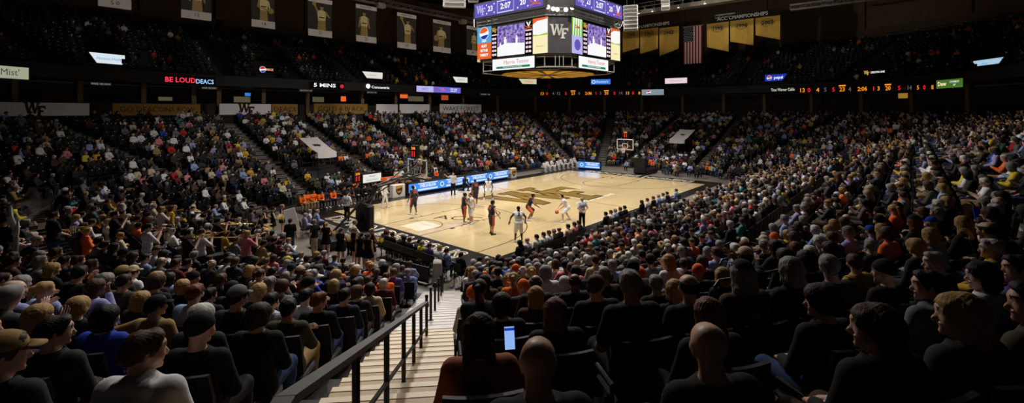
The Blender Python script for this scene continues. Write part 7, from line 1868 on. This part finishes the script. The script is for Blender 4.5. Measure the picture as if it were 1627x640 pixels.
# ---- musicians with their instruments
def bell(m, p, d, r0, r1, L, n=16):
    p = Vector(p); d = Vector(d).normalized(); q = d.to_track_quat('Z', 'Y').to_matrix(); m.lathe([(r0, 0), (r0 * 1.15, L * .4), (r0 * 1.7, L * .75), (r1 * .65, L * .93), (r1, L)], n, p, 0, q)
def instrument(kind, mw, label):
    root = empty(kind if kind != 'horn' else 'brass_horn', mw); tag(root, label, kind if kind != 'horn' else 'horn', 'brass instruments')
    if kind in ('trumpet', 'horn'):
        b = Vector((0, .30, 1.53)) if kind == 'trumpet' else Vector((0, .34, 1.16)); k = 1.0 if kind == 'trumpet' else 1.7
        m = MB(); m.tube([b + Vector(q) * k for q in ((0, -.18, .02), (0, .20, .02), (0, .25, -.01), (0, .20, -.05), (0, -.02, -.05), (0, -.06, -.02), (0, -.02, .0), (0, .28, .0))], .008 * k, 8); m.build('tubing', brass, root)
        m = MB(); bell(m, b + Vector((0, .26, 0)) * k, (0, 1, .05), .011 * k, .075 * k, .17 * k); m.build('bell', brass, root)
        m = MB()
        for q in (-.03, .0, .03): m.rod(b + Vector((0, .06 + q, -.07)) * k, b + Vector((0, .06 + q, .06)) * k, .012 * k, n=8)
        m.build('valves', chrome, root)
    elif kind == 'trombone':
        b = Vector((0, .24, 1.52))
        m = MB(); m.tube([b + Vector(q) for q in ((.03, -.06, .0), (.03, .98, -.18), (.03, 1.04, -.22), (-.03, .98, -.20), (-.03, -.02, -.04))], .009, 8); m.build('slide', brass, root)
        m = MB(); m.tube([b + Vector(q) for q in ((-.03, -.02, -.02), (-.03, -.34, .06), (-.10, -.42, .06), (-.14, -.34, .05), (-.14, .20, -.03))], .010, 8); bell(m, b + Vector((-.14, .2, -.03)), (0, 1, -.15), .012, .11, .26); m.build('bell', brass, root)
    else:
        m = MB(); pts = [Vector((.34 * math.cos(a) * (1 + .1 * math.sin(a * 2)), .08 + .1 * math.sin(a * .5), 1.30 + .46 * math.sin(a))) for a in [2 * PI * k / 26 for k in range(27)]]; m.tube(pts, .05, 10); m.build('tubing', chrome, root)
        m = MB(); m.tube([(.30, .1, 1.45), (.26, .02, 1.75), (.12, .06, 1.95), (.0, .2, 2.0)], .06, 10); bell(m, (0, .18, 2.0), (0, 1, .05), .07, .32, .34, 24); m.build('bell', chrome, root)
        m = MB()
        for q in (-.06, .0, .06): m.rod((q, .22, 1.0), (q, .22, 1.2), .022, n=8)
        m.tube([(.0, .22, 1.2), (.05, .2, 1.45), (0, .14, 1.52)], .012, 8); m.build('valves', brass, root)
for e, (x, y, z) in zip(BAND, BANDPOS):
    px, py, hr, hc, tp, bt, ins, az, lb = e; mw = azf(x, y, z, az)
    pose = {'trumpet': 'st_horn', 'trombone': 'st_horn', 'horn': 'st_low_horn', 'tuba': 'st_low_horn', None: 'st_rest'}[ins]
    person(pose, mw, 'fair', hr, hc, tp, bt, .8 if tp != 'black' or ins else 1.9, 1.93, label=lb, group='musicians in the left rows')
    if ins: instrument(ins, mw, ('brass ' if ins not in ('tuba',) else 'silver ') + ins.replace('horn', 'horn') + ' held by the ' + lb.split(',')[0])
# the phone lit in the hand of the person beside the stairs
ps_ = next(s for s in PLAN if s['pose'] == 'sit_phone'); pj = POSES['sit_phone']['J']; xh = nrm(pj['wrr'] - pj['elr']); p = pj['wrr'] + .085 * xh + V(0, .015, .045)
root = empty('smartphone', ps_['mw'] @ T(*p.tolist()) @ Matrix.Rotation(-.35, 4, 'X')); tag(root, 'lit phone held up by the person with long dark hair beside the stairs', 'phone')
m = MB(); m.rbox((0, 0, 0), (.074, .009, .15), .004); m.build('phone_body', frame_black, root); m = MB(); quad(m, -.034, -.07, .034, .07, 0, .001, 0); quad(m, -.034, .045, .034, .062, .001, .0014, 1); m.build('screen', [E_('phone_screen', (140, 180, 240), 1.0), lit_navy], root, T(0, -.005, 0) @ Matrix.Rotation(PI, 4, 'Z') @ UPRIGHT)
print('PEOPLE', sum(1 for o in bpy.data.objects if o.name.split('.')[0] == 'person'))
# ================================================================ the arena lights and the added fill spots
def spot(x, y, z, tx, ty, tz, watts, ang, blend=.6, col=(1, .95, .88), size=.5):
    l = bpy.data.lights.new('sports_or_fill_light', 'SPOT'); l.energy = watts; l.spot_size = math.radians(ang); l.spot_blend = blend; l.color = col; l.shadow_soft_size = size
    o = bpy.data.objects.new('sports_or_fill_light', l); COL.objects.link(o)
    v = Vector((tx - x, ty - y, tz - z)); o.rotation_mode = 'QUATERNION'; o.rotation_quaternion = v.to_track_quat('-Z', 'Y'); o.location = (x, y, z); return o
for x in (4, 11, 18, 25):
    spot(x, -3.5, 22.5, 14.3 + (x - 14.3) * .8, 14, 0, 8200, 82, .55)
    spot(x, 19.0, 22.5, 14.3 + (x - 14.3) * .8, 1.2, 0, 8200, 82, .55)
for y in (3.5, 11.7):
    spot(-3, y, 22.5, 14.5, y, 0, 7600, 84, .55)
    spot(31.6, y, 22.5, 13.5, y, 0, 7600, 84, .55)
for (x, y, tx, ty) in ((2, 2, -6.5, -4.5), (3, 10, -10, 9), (5, 3, 3, -9.5), (13, 3, 12, -11), (22, 3, 22, -11), (25, 9, 36, 9)):  # fill spots added to brighten stands the court lights leave dim
    spot(x, y, 22.5, tx, ty, 1.5, 8500, 50, 1.0)
spot(4, 0, 22.5, -9.5, -7.5, 2.5, 6000, 42, 1.0)  # added fill on the main stairs
spot(8, 15, 22.5, -14.5, -4, 4, 22000, 50, 1.0)  # added fill for the left foreground
spot(-7, -1, 22.5, -14.8, -7.5, 4.5, 4200, 34, 1.0)  # added overhead fill on the left foreground shoulders
# spots added by the scoreboard's corner lamps to brighten roof steel and back wall
spot(19.5, 4.0, 14.6, 41, 1, 21.5, 3500, 62, .8, (1, .97, .92), .2)
spot(12, 13, 14.8, 9, 44, 24, 2600, 70, .8, (1, .97, .92), .2)
for b in BL: spot(*b[:7], b[7], .5, size=.15)  # the added banner and flag fill
